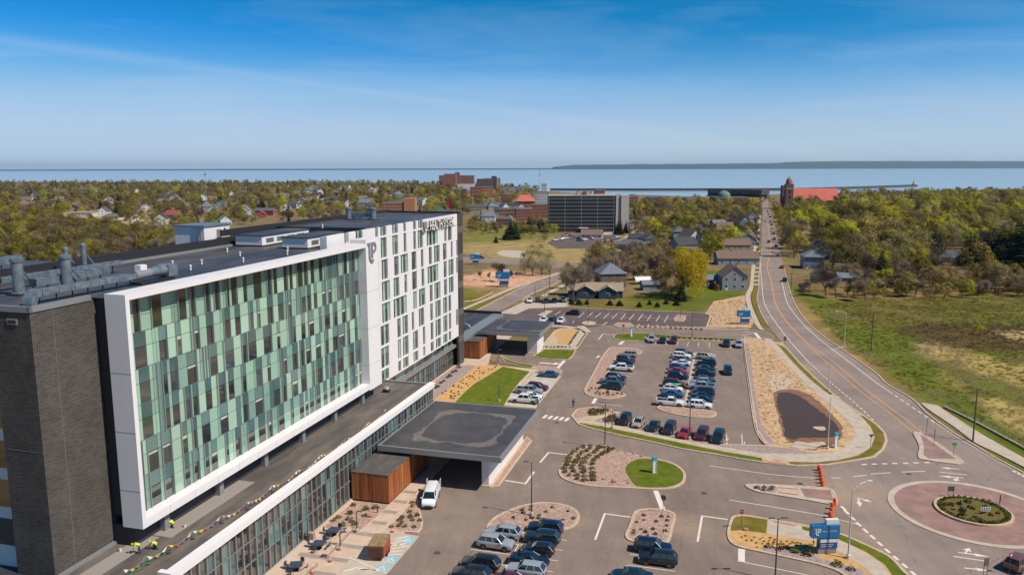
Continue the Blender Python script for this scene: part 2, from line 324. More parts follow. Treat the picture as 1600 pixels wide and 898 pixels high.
def water_mat(name, c, rough, bumpk, scale, stretch=(1, 1, 1), dist=0.3):
    m = mat(name, c, rough=rough, spec=0.5); t = m.node_tree; b = t.nodes['Principled BSDF']; b.inputs['IOR'].default_value = 1.33
    tcn = N(t, 'ShaderNodeTexCoord'); q = N(t, 'ShaderNodeMapping'); q.inputs['Scale'].default_value = stretch; t.links.new(tcn.outputs['Object'], q.inputs[0])
    n = N(t, 'ShaderNodeTexNoise'); n.inputs['Scale'].default_value = scale; n.inputs['Detail'].default_value = 5; t.links.new(q.outputs[0], n.inputs['Vector'])
    bp = N(t, 'ShaderNodeBump'); bp.inputs['Strength'].default_value = bumpk; bp.inputs['Distance'].default_value = dist; t.links.new(n.outputs['Fac'], bp.inputs['Height']); t.links.new(bp.outputs[0], b.inputs['Normal'])
    return m
M_LAKE = water_mat('lake_water', (0.23, 0.31, 0.36), 0.16, 0.12, 0.05, (1, 1, 1), 0.4)
M_DEEP = water_mat('deep_lake_water', (0.015, 0.075, 0.16), 0.55, 0.6, 0.02, (1, 1, 1), 2.0)
M_POND = water_mat('pond_water', (0.075, 0.046, 0.03), 0.12, 0.15, 1.2); M_POND.node_tree.nodes['Principled BSDF'].inputs['Specular IOR Level'].default_value = 0.12

# ---------------------------------------------------------------- ground, lake, far shore
def struct(name, mb, m, parent=None, kind='structure'):
    o = mb.build(name, m, parent)
    if not parent: o['kind'] = kind
    return o
def proj(X, Y, Z=0.0):
    z = Z - H; dep = Y * cp - z * sp; u_ = Y * sp + z * cp; xr = X / dep; dr = -u_ / dep
    return CX + F * (xr * cr + dr * sr), CY + F * (dr * cr - xr * sr)
def inpoly(p, P):
    x, y = p; c = False; j = len(P) - 1
    for i in range(len(P)):
        if (P[i][1] > y) != (P[j][1] > y) and x < (P[j][0] - P[i][0]) * (y - P[i][1]) / (P[j][1] - P[i][1]) + P[i][0]: c = not c
        j = i
    return c
SHORE = [(-6000, 2600)] + [gp(u, v, -1.5) for u, v in ((-300, 284), (300, 285), (640, 287), (760, 289), (822, 293), (838, 299), (900, 303), (1010, 306), (1100, 309), (1165, 309), (1200, 305), (1240, 303), (1330, 302), (1600, 296), (1900, 293))] + [(6000, 2300)]
def shore(x):
    for (x0, y0), (x1, y1) in zip(SHORE, SHORE[1:]):
        if x0 <= x <= x1: return y0 + (y1 - y0) * (x - x0) / (x1 - x0)
    return 2400
STRAW, MEADOW = px(164, 148, 90), px(102, 104, 38)
TINT = [  # ground cover patches, outlines traced on the photograph and laid on the ground
    ([(1215, 440), (1290, 455), (1400, 450), (1600, 440), (1700, 470), (1700, 760), (1600, 740), (1420, 610), (1280, 500)], px(98, 110, 30)),
    ([(1300, 460), (1600, 450), (1600, 500), (1460, 500), (1380, 520), (1320, 500)], px(106, 102, 40)),
    ([(1395, 517), (1450, 503), (1560, 505), (1700, 508), (1700, 548), (1560, 550), (1500, 545), (1440, 535)], px(92, 78, 42)),
    ([(1428, 540), (1460, 536), (1540, 552), (1610, 548), (1700, 600), (1700, 740), (1600, 690), (1560, 665), (1505, 612), (1450, 560)], STRAW),
    ([(1550, 520), (1600, 515), (1700, 515), (1700, 545), (1610, 538)], px(176, 154, 112)),
    ([(1425, 540), (1445, 538), (1475, 545), (1470, 555), (1440, 552)], px(190, 165, 130)),
    ([(1235, 452), (1262, 480), (1330, 548), (1420, 610), (1440, 622), (1400, 604), (1310, 548), (1240, 485)], px(150, 126, 80)),
    ([(722, 376), (850, 370), (1000, 372), (960, 395), (890, 420), (722, 395)], px(158, 142, 96)),
    ([(722, 358), (850, 355), (880, 372), (722, 382)], px(122, 122, 60)),
    ([(700, 455), (700, 437), (722, 430), (770, 417), (850, 430), (846, 437), (800, 450), (760, 456)], px(206, 168, 138)),
    ([(700, 480), (700, 452), (745, 448), (776, 462), (770, 476), (730, 482)], px(112, 112, 46)),
    ([(722, 448), (780, 445), (800, 455), (775, 470), (740, 452)], px(150, 126, 90)),
    ([(860, 484), (880, 470), (960, 465), (1010, 462), (1080, 440), (1165, 450), (1170, 462), (1113, 472), (1100, 488), (1000, 486)], px(96, 106, 32)),
    ([(860, 482), (880, 470), (960, 466), (1000, 470), (990, 485)], px(118, 108, 56)),
    ([(1060, 420), (1165, 428), (1170, 450), (1080, 455)], px(88, 106, 30)),
    ([(1235, 438), (1300, 440), (1440, 434), (1700, 428), (1700, 462), (1560, 458), (1440, 466), (1330, 470), (1270, 462)], px(124, 106, 64)),
    ([(40, 330), (180, 338), (260, 352), (270, 372), (180, 356), (60, 345)], px(170, 152, 110)),
    ([(110, 326), (190, 330), (200, 348), (120, 340)], px(190, 170, 140)),
]
def build_ground():
    xs = [-7000, -5000, -3500, -2600, -2000, -1500, -1100, -800, -600, -450, -340, -260, -200] + [-150 + 3.2 * i for i in range(128)] + [270, 300, 340, 400, 480, 600, 780, 1000, 1300, 1700, 2200, 3000, 4200, 6000]
    ys = [-400, -150, -40, 20, 50] + [62 + 3.2 * i for i in range(140)] + [520, 545, 575, 610, 650, 700, 760, 830, 910, 1000, 1100]
    fr = [i / 13 for i in range(1, 14)]
    base = px(126, 112, 78); verts = []; cols = []; faces = []; ny = len(ys) + len(fr) + 2
    for x in xs:
        sh = shore(x); col_y = ys + [1100 + (sh - 1100) * f for f in fr] + [sh + 12, sh + 60]
        for k, y in enumerate(col_y):
            verts.append((x, y, -0.06 if k < ny - 2 else (-1.2, -6)[k - ny + 2]))
            c = base
            if y > 90:
                p = proj(x, y); acc = [0, 0, 0]; k_ = (p[1] - 255) * .055 + 1
                for q_ in range(3):                  # ragged, blended borders: the outlines are looked up through a wandering offset
                    wv_ = mnoise.noise_vector(Vector((x * .045, y * .03, q_ * 3.1))) * k_ * .55 + mnoise.noise_vector(Vector((x * .16, y * .1, q_ * 5.7))) * k_ * .5
                    cc_ = base
                    for P, cc in TINT:
                        if inpoly((p[0] + wv_.x * 2.2, p[1] + wv_.y), P): cc_ = cc
                    if cc_ is STRAW and mnoise.noise(Vector((x * .11, y * .07, 9))) + .5 * mnoise.noise(Vector((x * .31, y * .2, 4))) < .02: cc_ = MEADOW
                    acc = [a_ + b_ / 3 for a_, b_ in zip(acc, cc_)]
                c = tuple(acc)
            cols.append((*c, 1))
    for i in range(len(xs) - 1):
        for j in range(ny - 1):
            a = i * ny + j; faces.append((a, a + ny, a + ny + 1, a + 1))
    me = bpy.data.meshes.new('ground'); me.from_pydata(verts, [], faces); me.materials.append(M_GROUND)
    ca = me.color_attributes.new('tint', 'FLOAT_COLOR', 'POINT'); ca.data.foreach_set('color', [x for c in cols for x in c])
    o = link('ground', me); o['kind'] = 'structure'; o['label'] = 'patchy spring grass, bare earth and woodland floor of the town'
build_ground()
NEARW = [p for p in SHORE]
tag(MB().flat([(-40000, 1000), (40000, 1000), (40000, 17000), (-40000, 17000)], -1.5).build('lake', M_LAKE), 'pale blue lake water below the horizon', None, None, 'structure')
tag(MB().flat([(-45000, 17000), (45000, 17000), (45000, 42000), (-45000, 42000)], -1.5).build('lake', M_DEEP), 'dark blue band of wind-ruffled open lake at the horizon', None, None, 'structure')
def far_shore(name, pts, Y, depth, m, label):
    """wooded headland: a ridge line traced on the photograph, given a real distance and depth"""
    mb = MB(); n = len(pts); v = []
    for (u, vv) in pts:
        r = ray(u, vv); t = Y / r.y; x = r.x * t; z = max(1.0, H + r.z * t)
        v += [(x, Y - depth * .45, -1.6), (x, Y - depth * .25, z * .55), (x, Y, z), (x * 1.0, Y + depth, -1.6)]
    f = [(i * 4 + k, i * 4 + 4 + k, i * 4 + 5 + k, i * 4 + 1 + k) for i in range(n - 1) for k in range(3)]
    mb.add(v, f); tag(mb.build(name, m, None, 60), label, None, None, 'structure')
M_HEAD = mat('headland_forest', (0.03, 0.055, 0.045), c2=(0.05, 0.07, 0.05), scale=0.004, rough=0.95, spec=0.1)
random.seed(3)
hp = [(868, 260.5)] + [(900 + 18 * i, 257.6 - 0.0085 * (18 * i) + random.uniform(-.35, .35)) for i in range(18)] + [(1230, 253.5), (1260, 252.6), (1300, 252.2)] + [(1330 + 25 * i, 251.8 + random.uniform(-.3, .3)) for i in range(24)]
far_shore('headland', hp, 26000, 4000, M_HEAD, 'long low wooded headland across the lake on the right')
# ---------------------------------------------------------------- paving
lot = struct('parking_lot', MB().flat(gps([(380, 1060), (520, 905), (620, 800), (690, 735), (780, 640), (795, 625), (826, 586), (826, 574), (776, 566), (742, 552), (742, 542), (864, 544), (905, 514), (958, 506.5), (1110, 513), (1192, 516), (1206, 520), (1212, 528), (1206, 534), (1160, 533), (1172, 610), (1186, 690), (1200, 705), (1198, 722), (1290, 724), (1340, 718), (1362, 760), (1390, 870), (1440, 960), (1480, 1060)]), 0.0), M_LOT)
lot['label'] = 'grey-brown worn asphalt of the parking lots and drives'
road_w = [(1192, 330), (1190.5, 360), (1190, 389), (1186.6, 420.6), (1185, 449), (1183, 466), (1187, 484), (1199.7, 507.5), (1220, 532.5), (1253, 570), (1276, 592), (1296.5, 610), (1321.5, 630.6), (1350, 649), (1373, 666), (1384, 679)]
road_e = [(1203.5, 330), (1211, 360), (1218, 389), (1225, 420), (1233, 450), (1240, 470), (1253, 493), (1276, 517), (1307.5, 540), (1339, 562), (1370, 584), (1386, 600), (1425, 623), (1450, 647), (1490.6, 676.6), (1522, 695), (1553, 714), (1600, 739)]
rb_c = Vector((64.1, 102.2))
RW = smooth_poly(gps(road_w), False); RE = smooth_poly(gps(road_e), False)
far_a, far_b = Vector(RW[0]), Vector(RE[0]); dir_far = Vector((0.30, 0.954))
rpoly = [tuple(far_a + dir_far * 380), tuple(far_b + dir_far * 380)] + RE + gps([(1680, 775), (1760, 900), (1760, 1060), (1440, 1060), (1405, 900), (1370, 855), (1318, 800), (1306, 775), (1298, 745), (1300, 728), (1352, 716), (1378, 702)]) + RW[::-1]
road = struct('road', MB().flat(rpoly, 0.004), M_ROAD); road['label'] = 'grey road curving down from the horizon into the roundabout'
struct('far_lot', MB().flat(gps([(772, 490), (826, 481.6), (876, 480), (970, 484), (1080.6, 488), (1104, 491), (1109.5, 495), (1104, 511.4), (1085, 511), (987, 509.5), (958, 507.5), (905, 512), (860, 512), (740, 515)]), 0.008), M_FARLOT)['label'] = 'dark fresh asphalt lot beyond the far canopy'
struct('apartment_lot', MB().flat(gps([(855, 379), (872, 371), (905, 366), (958, 367), (972, 373), (930, 388), (870, 388)]), 0.006), M_FARLOT)
# side street on the left and the cross street
sw = gps([(700, 506), (743, 486), (829, 442.5), (884, 425), (930, 404), (985, 370), (1015, 350)]); se = gps([(745, 506), (778, 488), (829, 460), (862, 446), (900, 430), (945, 408), (997, 372), (1025, 350)])
struct('side_street', MB().flat(smooth_poly(sw, False) + smooth_poly(se, False)[::-1], 0.004), M_ROAD)
struct('cross_street', MB().flat(gps([(700, 400.5), (760, 403), (900, 412.5), (905, 417), (880, 420), (840, 415.5), (760, 410.5), (700, 409)]), 0.003), M_ROAD)
struct('hillside_street', MB().flat(gps([(95, 339), (150, 346), (280, 370), (282, 376), (145, 351), (90, 344)]), 0.003), M_ROAD)
struct('town_street', MB().flat(gps([(925, 362), (965, 345), (985, 343), (1000, 348), (960, 366), (945, 371)]), 0.004), M_CONC)

def raised(name, pts, m, z1=0.12, kerb=None, smooth=True, k=4, parent=None, z0=-0.06, label=None, world=False):
    P = pts if world else gps(pts)
    P = ccw(smooth_poly(P, True, k) if smooth else P)
    o = struct(name, MB().prism(offset(P, 0.02) if kerb else P, z0, z1), m, parent)
    if label: o['label'] = label
    if kerb:
        kb = MB(); ring(kb, P, offset(P, kerb), -0.06, z1 + 0.03); kb.build('kerb', M_KERB, o)
    return o
def sheet(name, pts, m, z, smooth=True, parent=None, k=4, world=False):
    P = pts if world else gps(pts)
    if m in (M_SAND, M_MUD, M_POND, M_MULCH, M_GRAVEL, M_GRASS2) or name in ('dry_silt',):
        P = smooth_poly(P, True, 6 if smooth else 1) if smooth else [tuple(a_ + (b_ - a_) * i_ / 5 for a_, b_ in zip(p_, q_)) for p_, q_ in zip(P, P[1:] + P[:1]) for i_ in range(5)]
        am = 0.5 if m in (M_POND, M_MUD, M_SAND) or name == 'dry_silt' else 0.08
        P = [(p_[0] + am * mnoise.noise(Vector((p_[0] * .5, p_[1] * .5, 1))) + am * .5 * mnoise.noise(Vector((p_[0] * 1.6, p_[1] * 1.6, 2))), p_[1] + am * 1.6 * mnoise.noise(Vector((p_[0] * .5, p_[1] * .5, 7)))) for p_ in P]; smooth = False
    return struct(name, MB().flat(smooth_poly(P, True, k) if smooth else P, z), m, parent)
def strip(name, left, right, m, z, parent=None, solid=0.0):
    L, Q = smooth_poly(gps(left), False), smooth_poly(gps(right), False)
    mb = MB()
    if solid: mb.prism(L + Q[::-1], z - solid, z)
    else: mb.flat(L + Q[::-1], z)
    return struct(name, mb, m, parent)
def kerb_line(parent, pts, wd=0.35, z1=0.15, world=False, smooth=True, m=None):
    P = pts if world else gps(pts); P = smooth_poly(P, False) if smooth else P
    mb = MB(); ring(mb, offset(P, wd / 2, False), offset(P, -wd / 2, False), -0.06, z1, False); return mb.build('kerb', m or M_KERB, parent)

# --- planting islands
isl_left = raised('planting_island', [(948, 547), (965, 543), (990, 543.5), (1003, 549), (996, 554), (968, 556), (950, 585), (940, 606), (955, 610), (975, 615), (976, 619), (950, 623.5), (925, 620), (913, 612), (920, 595)], M_GRAVEL, kerb=0.35, label='long pink gravel island along the left car column')
raised('planting_island', [(1027, 636), (1040.6, 633), (1075.7, 637), (1113, 642), (1119.5, 648), (1108, 652.5), (1071, 650.5), (1036, 642.5)], M_GRAVEL, kerb=0.35, label='almond shaped gravel island below the white pickup')
raised('planting_island', [(1083, 552), (1098, 550.5), (1117, 554), (1116, 557), (1100, 558.5), (1085, 556)], M_KERB, kerb=0.3, label='small concrete island at the far end of the right car column')
big = raised('planting_island', [(872.5, 736), (877, 727), (886.6, 710), (900.6, 702), (922.5, 697), (944, 699.5), (969, 705), (1005, 713.6), (1024, 716.7), (1047.5, 722), (1064.7, 731.6), (1071.7, 742.5), (1068, 755), (1050.6, 763), (1024, 765), (985, 763), (922.5, 759.7), (894, 754), (877, 746)], M_GRAVEL, kerb=0.4, label='large gravel island with shrub rows and an oval of lawn')
sheet('lawn', [(977, 735), (983.4, 724), (1000, 717.5), (1024, 719), (1047, 724.5), (1062, 733), (1068, 742.5), (1064, 753), (1049, 760), (1024, 762), (995, 760), (984, 748)], M_GRASS, 0.125, parent=big)
raised('planting_island', [(760, 823), (772.5, 808.4), (794, 797.5), (816, 789.7), (847.5, 785), (879, 788), (899, 796), (906, 807), (899, 821), (879, 829), (850, 832), (816, 834), (785, 834), (766, 832)], M_GRAVEL, kerb=0.4, label='gravel island at the head of the nearest car rows')
raised('planting_island', [(976.6, 838), (983, 821), (989, 803), (1000, 796), (1028, 795), (1050, 800), (1056, 807), (1051.6, 826), (1045, 847), (1022, 850), (990, 847)], M_GRAVEL, kerb=0.4, label='gravel island above the pair of dark parked cars')
med = raised('planting_island', [(1165, 760), (1171.6, 756.5), (1214, 757.5), (1250, 759.5), (1284, 761.4), (1299.7, 764.5), (1306, 773), (1309, 785.6), (1302, 789), (1260.6, 781.7), (1214, 774), (1182.5, 768.4)], M_CONC, kerb=0.35, label='narrow entry median with gravel, white and red paving')
sheet('gravel', [(1175, 760), (1212, 759.5), (1215, 765), (1210, 771), (1190, 768)], M_GREYGRAVEL, 0.125, False, med)
sheet('brick_paving', [(1250, 763), (1297, 766.5), (1303, 783), (1258, 777)], M_BRICKPAVE, 0.125, False, med)
for q in ([(1216, 761.5), (1246, 764), (1246.5, 765.3), (1216, 763)], [(1216, 769), (1248, 773), (1248, 774.6), (1216, 770.6)]): sheet('tactile_strip', q, M_REDPAVE, 0.128, False, med)
spl = raised('planting_island', [(1426.6, 677), (1434, 675), (1444, 678), (1475, 699), (1504.7, 720), (1502, 724.5), (1490.6, 725), (1444, 718.7), (1434, 713), (1436, 697)], M_CONC, kerb=0.3, label='triangular splitter island with red paving at the roundabout mouth', k=3)
sheet('brick_paving', [(1438, 680), (1445, 683), (1489, 714), (1494, 718), (1452, 717), (1443, 711.5), (1444, 698)], M_BRICKPAVE, 0.125, False, spl)
# roundabout
def circ(c, r, n=72): return [(c.x + r * math.cos(i * 2 * math.pi / n), c.y + r * math.sin(i * 2 * math.pi / n)) for i in range(n)]
ap = struct('roundabout_apron', MB().prism(circ(rb_c, 9.95), -0.06, 0.07), M_BRICKPAVE); ap['label'] = 'ring of red brick paving inside the roundabout'
ring(MB(), circ(rb_c, 10.75), circ(rb_c, 9.9), -0.06, 0.09).build('kerb', M_CONC, ap)
M_ISLE = mat('roundabout_planting', px(118, 98, 66), c2=px(92, 100, 44), scale=0.8, rough=0.95, spec=0.1, bump=1.0, bscale=3)
iso = struct('roundabout_island', MB().prism(circ(rb_c, 4.6), -0.06, 0.3), M_ISLE); iso['label'] = 'planted centre of the roundabout'
ring(MB(), circ(rb_c, 4.85), circ(rb_c, 4.5), -0.06, 0.34).build('kerb', M_KERB, iso)

# --- block between main lot, entry drive and road: bare sand, sidewalk, verges, pond
M_out = [(892, 650), (900, 640), (914, 637), (933, 636), (955, 640), (967, 644.5), (961, 657), (1005, 669.7), (1052, 680.6), (1083, 688), (1120, 694), (1198, 696), (1181, 671), (1171, 610), (1160, 534), (1163, 527), (1186, 529), (1202, 534), (1222, 535), (1229, 543), (1253, 570), (1276, 592), (1296.5, 610), (1321.5, 630.6), (1350, 649), (1373, 665), (1384, 677), (1387, 689), (1381, 703), (1366, 715), (1331, 721), (1292, 727), (1245, 728.5), (1198, 724), (1159, 718), (1120, 711), (1067.5, 702.5), (1020.6, 691.6), (967.5, 680.6), (927, 671), (903.5, 663.5)]
Mo = ccw(gps(M_out))
blk = struct('corner_bank', MB().prism(offset(Mo, 0.05), -0.06, 0.12), M_SAND); blk['label'] = 'bare sandy bank with a pond between lot and road'
ring(MB(), Mo, offset(Mo, 0.4), -0.06, 0.15).build('kerb', M_KERB, blk)
walk_l = [(905, 654), (927, 659), (942.5, 662), (989, 671), (1036, 682), (1083, 691.6), (1130, 699), (1190, 709), (1240, 710.5), (1276, 709.5), (1307.5, 705.6), (1329, 693), (1335.6, 677.5), (1328, 662), (1307.5, 641.6), (1276, 615), (1249.7, 590), (1217, 553), (1196.6, 532.5), (1192, 528.5)]
walk_r = [(905, 660), (923, 662.5), (942.5, 666.6), (989, 676), (1036, 686), (1083, 695.5), (1130, 705), (1195, 715.5), (1232, 721), (1276, 722), (1307.5, 719), (1340, 711), (1359, 699), (1365, 684), (1358, 666.6), (1342, 650), (1319, 631), (1292, 614), (1262, 590), (1239, 567), (1212, 537), (1203, 530)]
strip('sidewalk', walk_l, walk_r, M_CONC, 0.135, blk)
sheet('verge_grass', [(897, 653), (906, 661), (942.5, 667.5), (989, 677), (1083, 696.5), (1130, 706), (1190, 716), (1192, 721), (1160, 716.8), (1120, 709), (1067.5, 700.8), (1020.6, 690), (967.5, 679), (927, 669.5), (905, 662)][1:], M_GRASS, 0.131, False, blk)
sheet('verge_grass', [(1232, 722), (1276, 723), (1308, 720), (1340, 712.5), (1361, 700), (1367, 684), (1360, 666), (1344, 649.5), (1352, 652), (1371, 666), (1381, 678), (1384, 689), (1378.5, 702), (1365, 713), (1331, 719), (1292, 725), (1245, 726.6), (1234, 725.5)], M_GRASS2, 0.131, False, blk)
sheet('verge_grass', [(1213.5, 537), (1228, 544.5), (1252, 571.5), (1275, 593.5), (1295, 611), (1302, 616), (1294, 618.5), (1264, 591.5), (1240, 567.5)], M_GRASS2, 0.131, False, blk)
sheet('gravel_strip', [(961.5, 657.5), (1005, 670.5), (1052, 681.5), (1083, 689), (1120, 695), (1199, 697), (1232, 701), (1276, 709), (1190, 708.5), (1130, 698.3), (1083, 691), (1036, 681.4), (989, 670.4), (964, 665)], M_GREYGRAVEL, 0.126, False, blk)
sheet('gravel_strip', [(1163, 537), (1169, 537), (1179, 610), (1190, 668), (1210, 693), (1200, 695.5), (1183, 671), (1173, 610)], M_GREYGRAVEL, 0.127, False, blk)
sheet('gravel', [(893, 650), (901, 641), (914, 637.8), (933, 637), (955, 641), (963, 644), (900, 653)], M_GRAVEL, 0.126, False, blk)
sheet('gravel', [(927, 657), (965, 646), (962, 656.5), (966, 664.5), (942, 661)], M_GRAVEL, 0.126, False, blk)
strip('sidewalk', [(905, 653.5), (930, 652), (968, 643.5)], [(925, 658.5), (945, 652), (968.5, 646.5)], M_CONC, 0.1365, blk)
sheet('mud_bank', [(1212, 612), (1240, 609), (1265, 618), (1292, 640), (1314, 664), (1316, 680), (1300, 697), (1262, 703), (1238, 693), (1222, 678), (1216, 650), (1210, 628)], M_MUD, 0.129, True, blk)
sheet('pond', [(1216, 618), (1230, 613), (1248, 619), (1268, 632), (1293, 651), (1308, 666), (1309, 682), (1275, 684), (1252, 685), (1238, 687), (1226, 679), (1222, 655), (1215, 635)], M_POND, 0.134, True, blk)
sheet('dry_silt', [(1246, 690), (1262, 692), (1290, 691), (1280, 700), (1255, 702), (1238, 698)], M_CONC, 0.133, True, blk)
sheet('dry_silt', [(1273, 667.5), (1283, 666), (1291, 670), (1284, 672.5), (1275, 671)], M_KERB, 0.137, True, blk)
sheet('dry_silt', [(1203, 588), (1215, 583), (1232, 590), (1235, 600), (1220, 611), (1207, 606)], M_KERB, 0.128, True, blk)
sheet('tactile_strip', [(1199, 722.3), (1228, 725), (1228, 726.3), (1199, 723.7)], M_REDPAVE, 0.152, False, blk)

# --- strip between the main lot's far stalls and the drive
tp = [(957, 525), (963.5, 521.5), (987, 520), (1015, 521), (1065, 525.5), (1127.5, 528), (1160, 528.5), (1160, 534.5), (1080, 531.7), (1011, 529.5), (1010, 533.5), (999, 532.8), (971, 531.7), (959, 529)]
o = raised('planting_island', tp, M_GRASS, kerb=0.35, smooth=False, label='thin grass island along the far stalls of the main lot')
sheet('gravel_strip', [(1005, 526), (1060, 528.5), (1158, 532.5), (1158, 534), (1080, 531), (1011, 528.8)], M_GRAVEL, 0.126, False, o)
o = raised('planting_island', [(958, 508), (966, 504), (985, 504.5), (990, 509), (1040, 510.5), (1104, 511.5), (1143, 514.2), (1170, 513.5), (1170, 515.5), (1104, 515), (1040, 513.5), (985, 511.8), (965, 511)], M_GRAVEL, kerb=0.3, smooth=False, label='narrow gravel strip between far lot and drive')
raised('planting_island', [(909, 504.5), (917, 502), (928, 503), (931, 505), (924, 507.5), (913, 507.5)], M_KERB, kerb=0.3, label='small oval island in the far lot nearest the canopy')
raised('planting_island', [(839, 493), (854, 485.3), (864, 486), (850, 494)], M_KERB, kerb=0.3, smooth=False, label='concrete island behind the white cars in the far lot')
raised('planting_island', [(1053, 497), (1060, 492), (1071, 493), (1072, 498), (1067, 503), (1054, 502)], M_GRAVEL, kerb=0.3, smooth=False, label='six sided island with a lamp in the far lot')
kerb_line(lot, [(826, 481.6), (876, 480), (970, 484), (1080.6, 488), (1104, 491), (1109.5, 495), (1104, 511.4)], 0.5)
kerb_line(lot, [(1160.5, 534), (1171, 610), (1181, 671), (1198, 696)], 0.3)
o = strip('sidewalk', [(862, 508.5), (880, 509), (905, 512.5), (918, 519)], [(860, 511), (880, 511.5), (906, 516), (912, 521)], M_CONC, 0.12, None, 0.18); o['label'] = 'pale walk along the near edge of the far lot'
sheet('sand_slope', [(1114.7, 470.6), (1163, 461.5), (1166, 480), (1178, 505), (1172, 512), (1107, 511), (1111.5, 496), (1103, 489.5)], M_SAND, 0.03, False)
# --- roadside walks and verges
o = strip('sidewalk', [(1186, 335), (1182, 360), (1177, 389), (1174, 419), (1171, 447), (1164.7, 461), (1168, 480), (1179, 505), (1187, 515)], [(1190, 335), (1187, 360), (1183.4, 389), (1179, 427), (1177, 449), (1172.5, 461), (1175.6, 480), (1189.7, 510), (1196, 517)], M_CONC, 0.10, None, 0.16); o['label'] = 'pale concrete sidewalk up the left side of the road'
strip('verge_grass', [(1181, 400), (1179, 427), (1178, 449), (1174, 463), (1177.5, 480), (1190.5, 509)], [(1187, 400), (1185.5, 427), (1183.8, 449), (1182, 463), (1185.5, 482), (1199, 506)], M_GRASS2, 0.09, None, 0.14)
kerb_line(road, road_w[2:8], 0.3); kerb_line(road, road_e[3:], 0.35)
for i in range(9):
    v0 = 392 + i * 6.5; sheet('crossing_path', [(1178.5 + (v0 - 392) * -.03, v0), (1187.2, v0 - .4), (1187, v0 + 1.6), (1178.3, v0 + 2)], M_CONC, 0.105, False)
o = strip('sidewalk', [(1442, 629.7), (1465.6, 634), (1475, 640.6), (1525, 673), (1561, 694), (1600, 716), (1680, 760)], [(1440, 631), (1452, 641), (1490.6, 667), (1522, 690.6), (1553, 706), (1600, 730), (1680, 775)], M_CONC, 0.12, None, 0.18); o['label'] = 'pale sidewalk on the right of the roundabout mouth'
o = strip('sidewalk', [(723, 481.6), (760, 466), (798, 450), (853, 431.6), (884, 421.5)], [(723, 484.5), (760, 469), (799, 452.5), (853, 433.6), (886, 423)], M_CONC, 0.08, None, 0.14); o['label'] = 'pale sidewalk left of the side street'
strip('verge_grass', [(727, 487), (799, 453.5), (853, 434.5), (884, 424)], [(740, 487), (829, 442), (884, 425)], M_GRASS2, 0.05, None, 0.1)
kerb_line(road, [(743, 486), (829, 442.5), (884, 425)], 0.4); kerb_line(road, [(815, 470), (829, 460), (862, 446), (879, 438)], 0.4)
strip('sidewalk', [(845, 462), (866, 451), (884, 442)], [(850, 464), (868, 454), (888, 443.5)], M_CONC, 0.08, None, 0.14)
sheet('gravel_yard', [(780, 489), (822, 470), (905, 472), (880, 480), (826, 482), (806, 491)], M_CONC, 0.02, False)
strip('path', [(776, 394), (790, 391), (820, 392)], [(778, 398), (795, 402), (825, 404)], M_CONC, 0.03)
strip('path', [(722, 470.5), (745, 467), (770, 455)], [(722, 472), (746, 469), (771, 457)], M_SAND, 0.02)
strip('sidewalk', [(876, 424), (905, 412), (960, 380), (995, 358)], [(880, 425.5), (908, 414), (963, 382), (998, 359)], M_CONC, 0.05, None, 0.1)
# --- island at bottom right with the entrance sign
Rp = [(1136, 833), (1140, 814), (1147, 806), (1165.6, 805), (1200, 810.5), (1256, 820), (1308, 831.6), (1350, 849), (1390.5, 868.5), (1415.5, 893.5), (1430, 912), (1345, 912), (1311, 894), (1280, 883), (1240.6, 874), (1194, 864), (1154.7, 855), (1140, 846)]
si = raised('planting_island', Rp, M_MULCH, kerb=0.4, k=3, label='mulched island carrying the blue entrance sign')
sheet('lawn', [(1140.5, 830), (1144, 814), (1150, 808), (1166, 807), (1199, 812.5), (1197.5, 834), (1160, 829)], M_GRASS2, 0.126, False, si)
sheet('sidewalk', [(1200, 813), (1253, 822), (1253, 828), (1272, 833), (1308, 843), (1350, 863), (1378, 882), (1395, 905), (1370, 905), (1352, 888), (1305, 858), (1272, 847), (1197.7, 834)], M_CONC, 0.134, False, si)
sheet('lawn', [(1253, 823), (1308, 833.5), (1348, 850.5), (1388, 870), (1412, 894), (1424, 908), (1400, 908), (1383, 883), (1352, 862), (1308, 842), (1254, 828)], M_GRASS, 0.13, False, si)
sheet('gravel_strip', [(1188, 856), (1225, 858), (1270, 868), (1300, 878), (1345, 890), (1360, 905), (1345, 905), (1312, 892.5), (1280, 881.5), (1240, 872), (1196, 862.5)], M_GREYGRAVEL, 0.127, False, si)
sheet('tactile_strip', [(1208, 815.2), (1243, 821), (1243, 822.6), (1208, 816.6)], M_REDPAVE, 0.138, False, si)

# --- front of the hospital: forecourt slab with beds, walks and lawns on it
fore = struct('forecourt', MB().prism([W(-75, 0.3), W(-14.2, 11.2), W(-10.8, 12.6), W(-1, 8.6), W(7.5, 8.2), W(30.5, 8.2), W(33, 14), W(47.5, 8.4), W(75, 8.0), W(78, 9.5), W(79.5, -4.2), W(92, -7.2), W(112, -7.2), W(112, -12), W(33, -12), W(32.2, -1), W(-60, -1)], -0.06, 0.10), M_PAVE); fore['label'] = 'tan paved forecourt along the hospital front'
bed = lambda n, P, m, z=0.125, s=False: sheet(n, P, m, z, s, fore)
bed('gravel_bed', [(505, 824), (554, 783), (607, 790), (594, 802), (560, 831), (538, 828)], M_GRAVEL)
g2 = raised('gravel_bed', [(602, 827), (628, 800), (651, 776), (656, 795), (661, 815), (660, 826), (653, 833), (628, 831)], M_GRAVEL, kerb=0.3, smooth=False, z1=0.13)
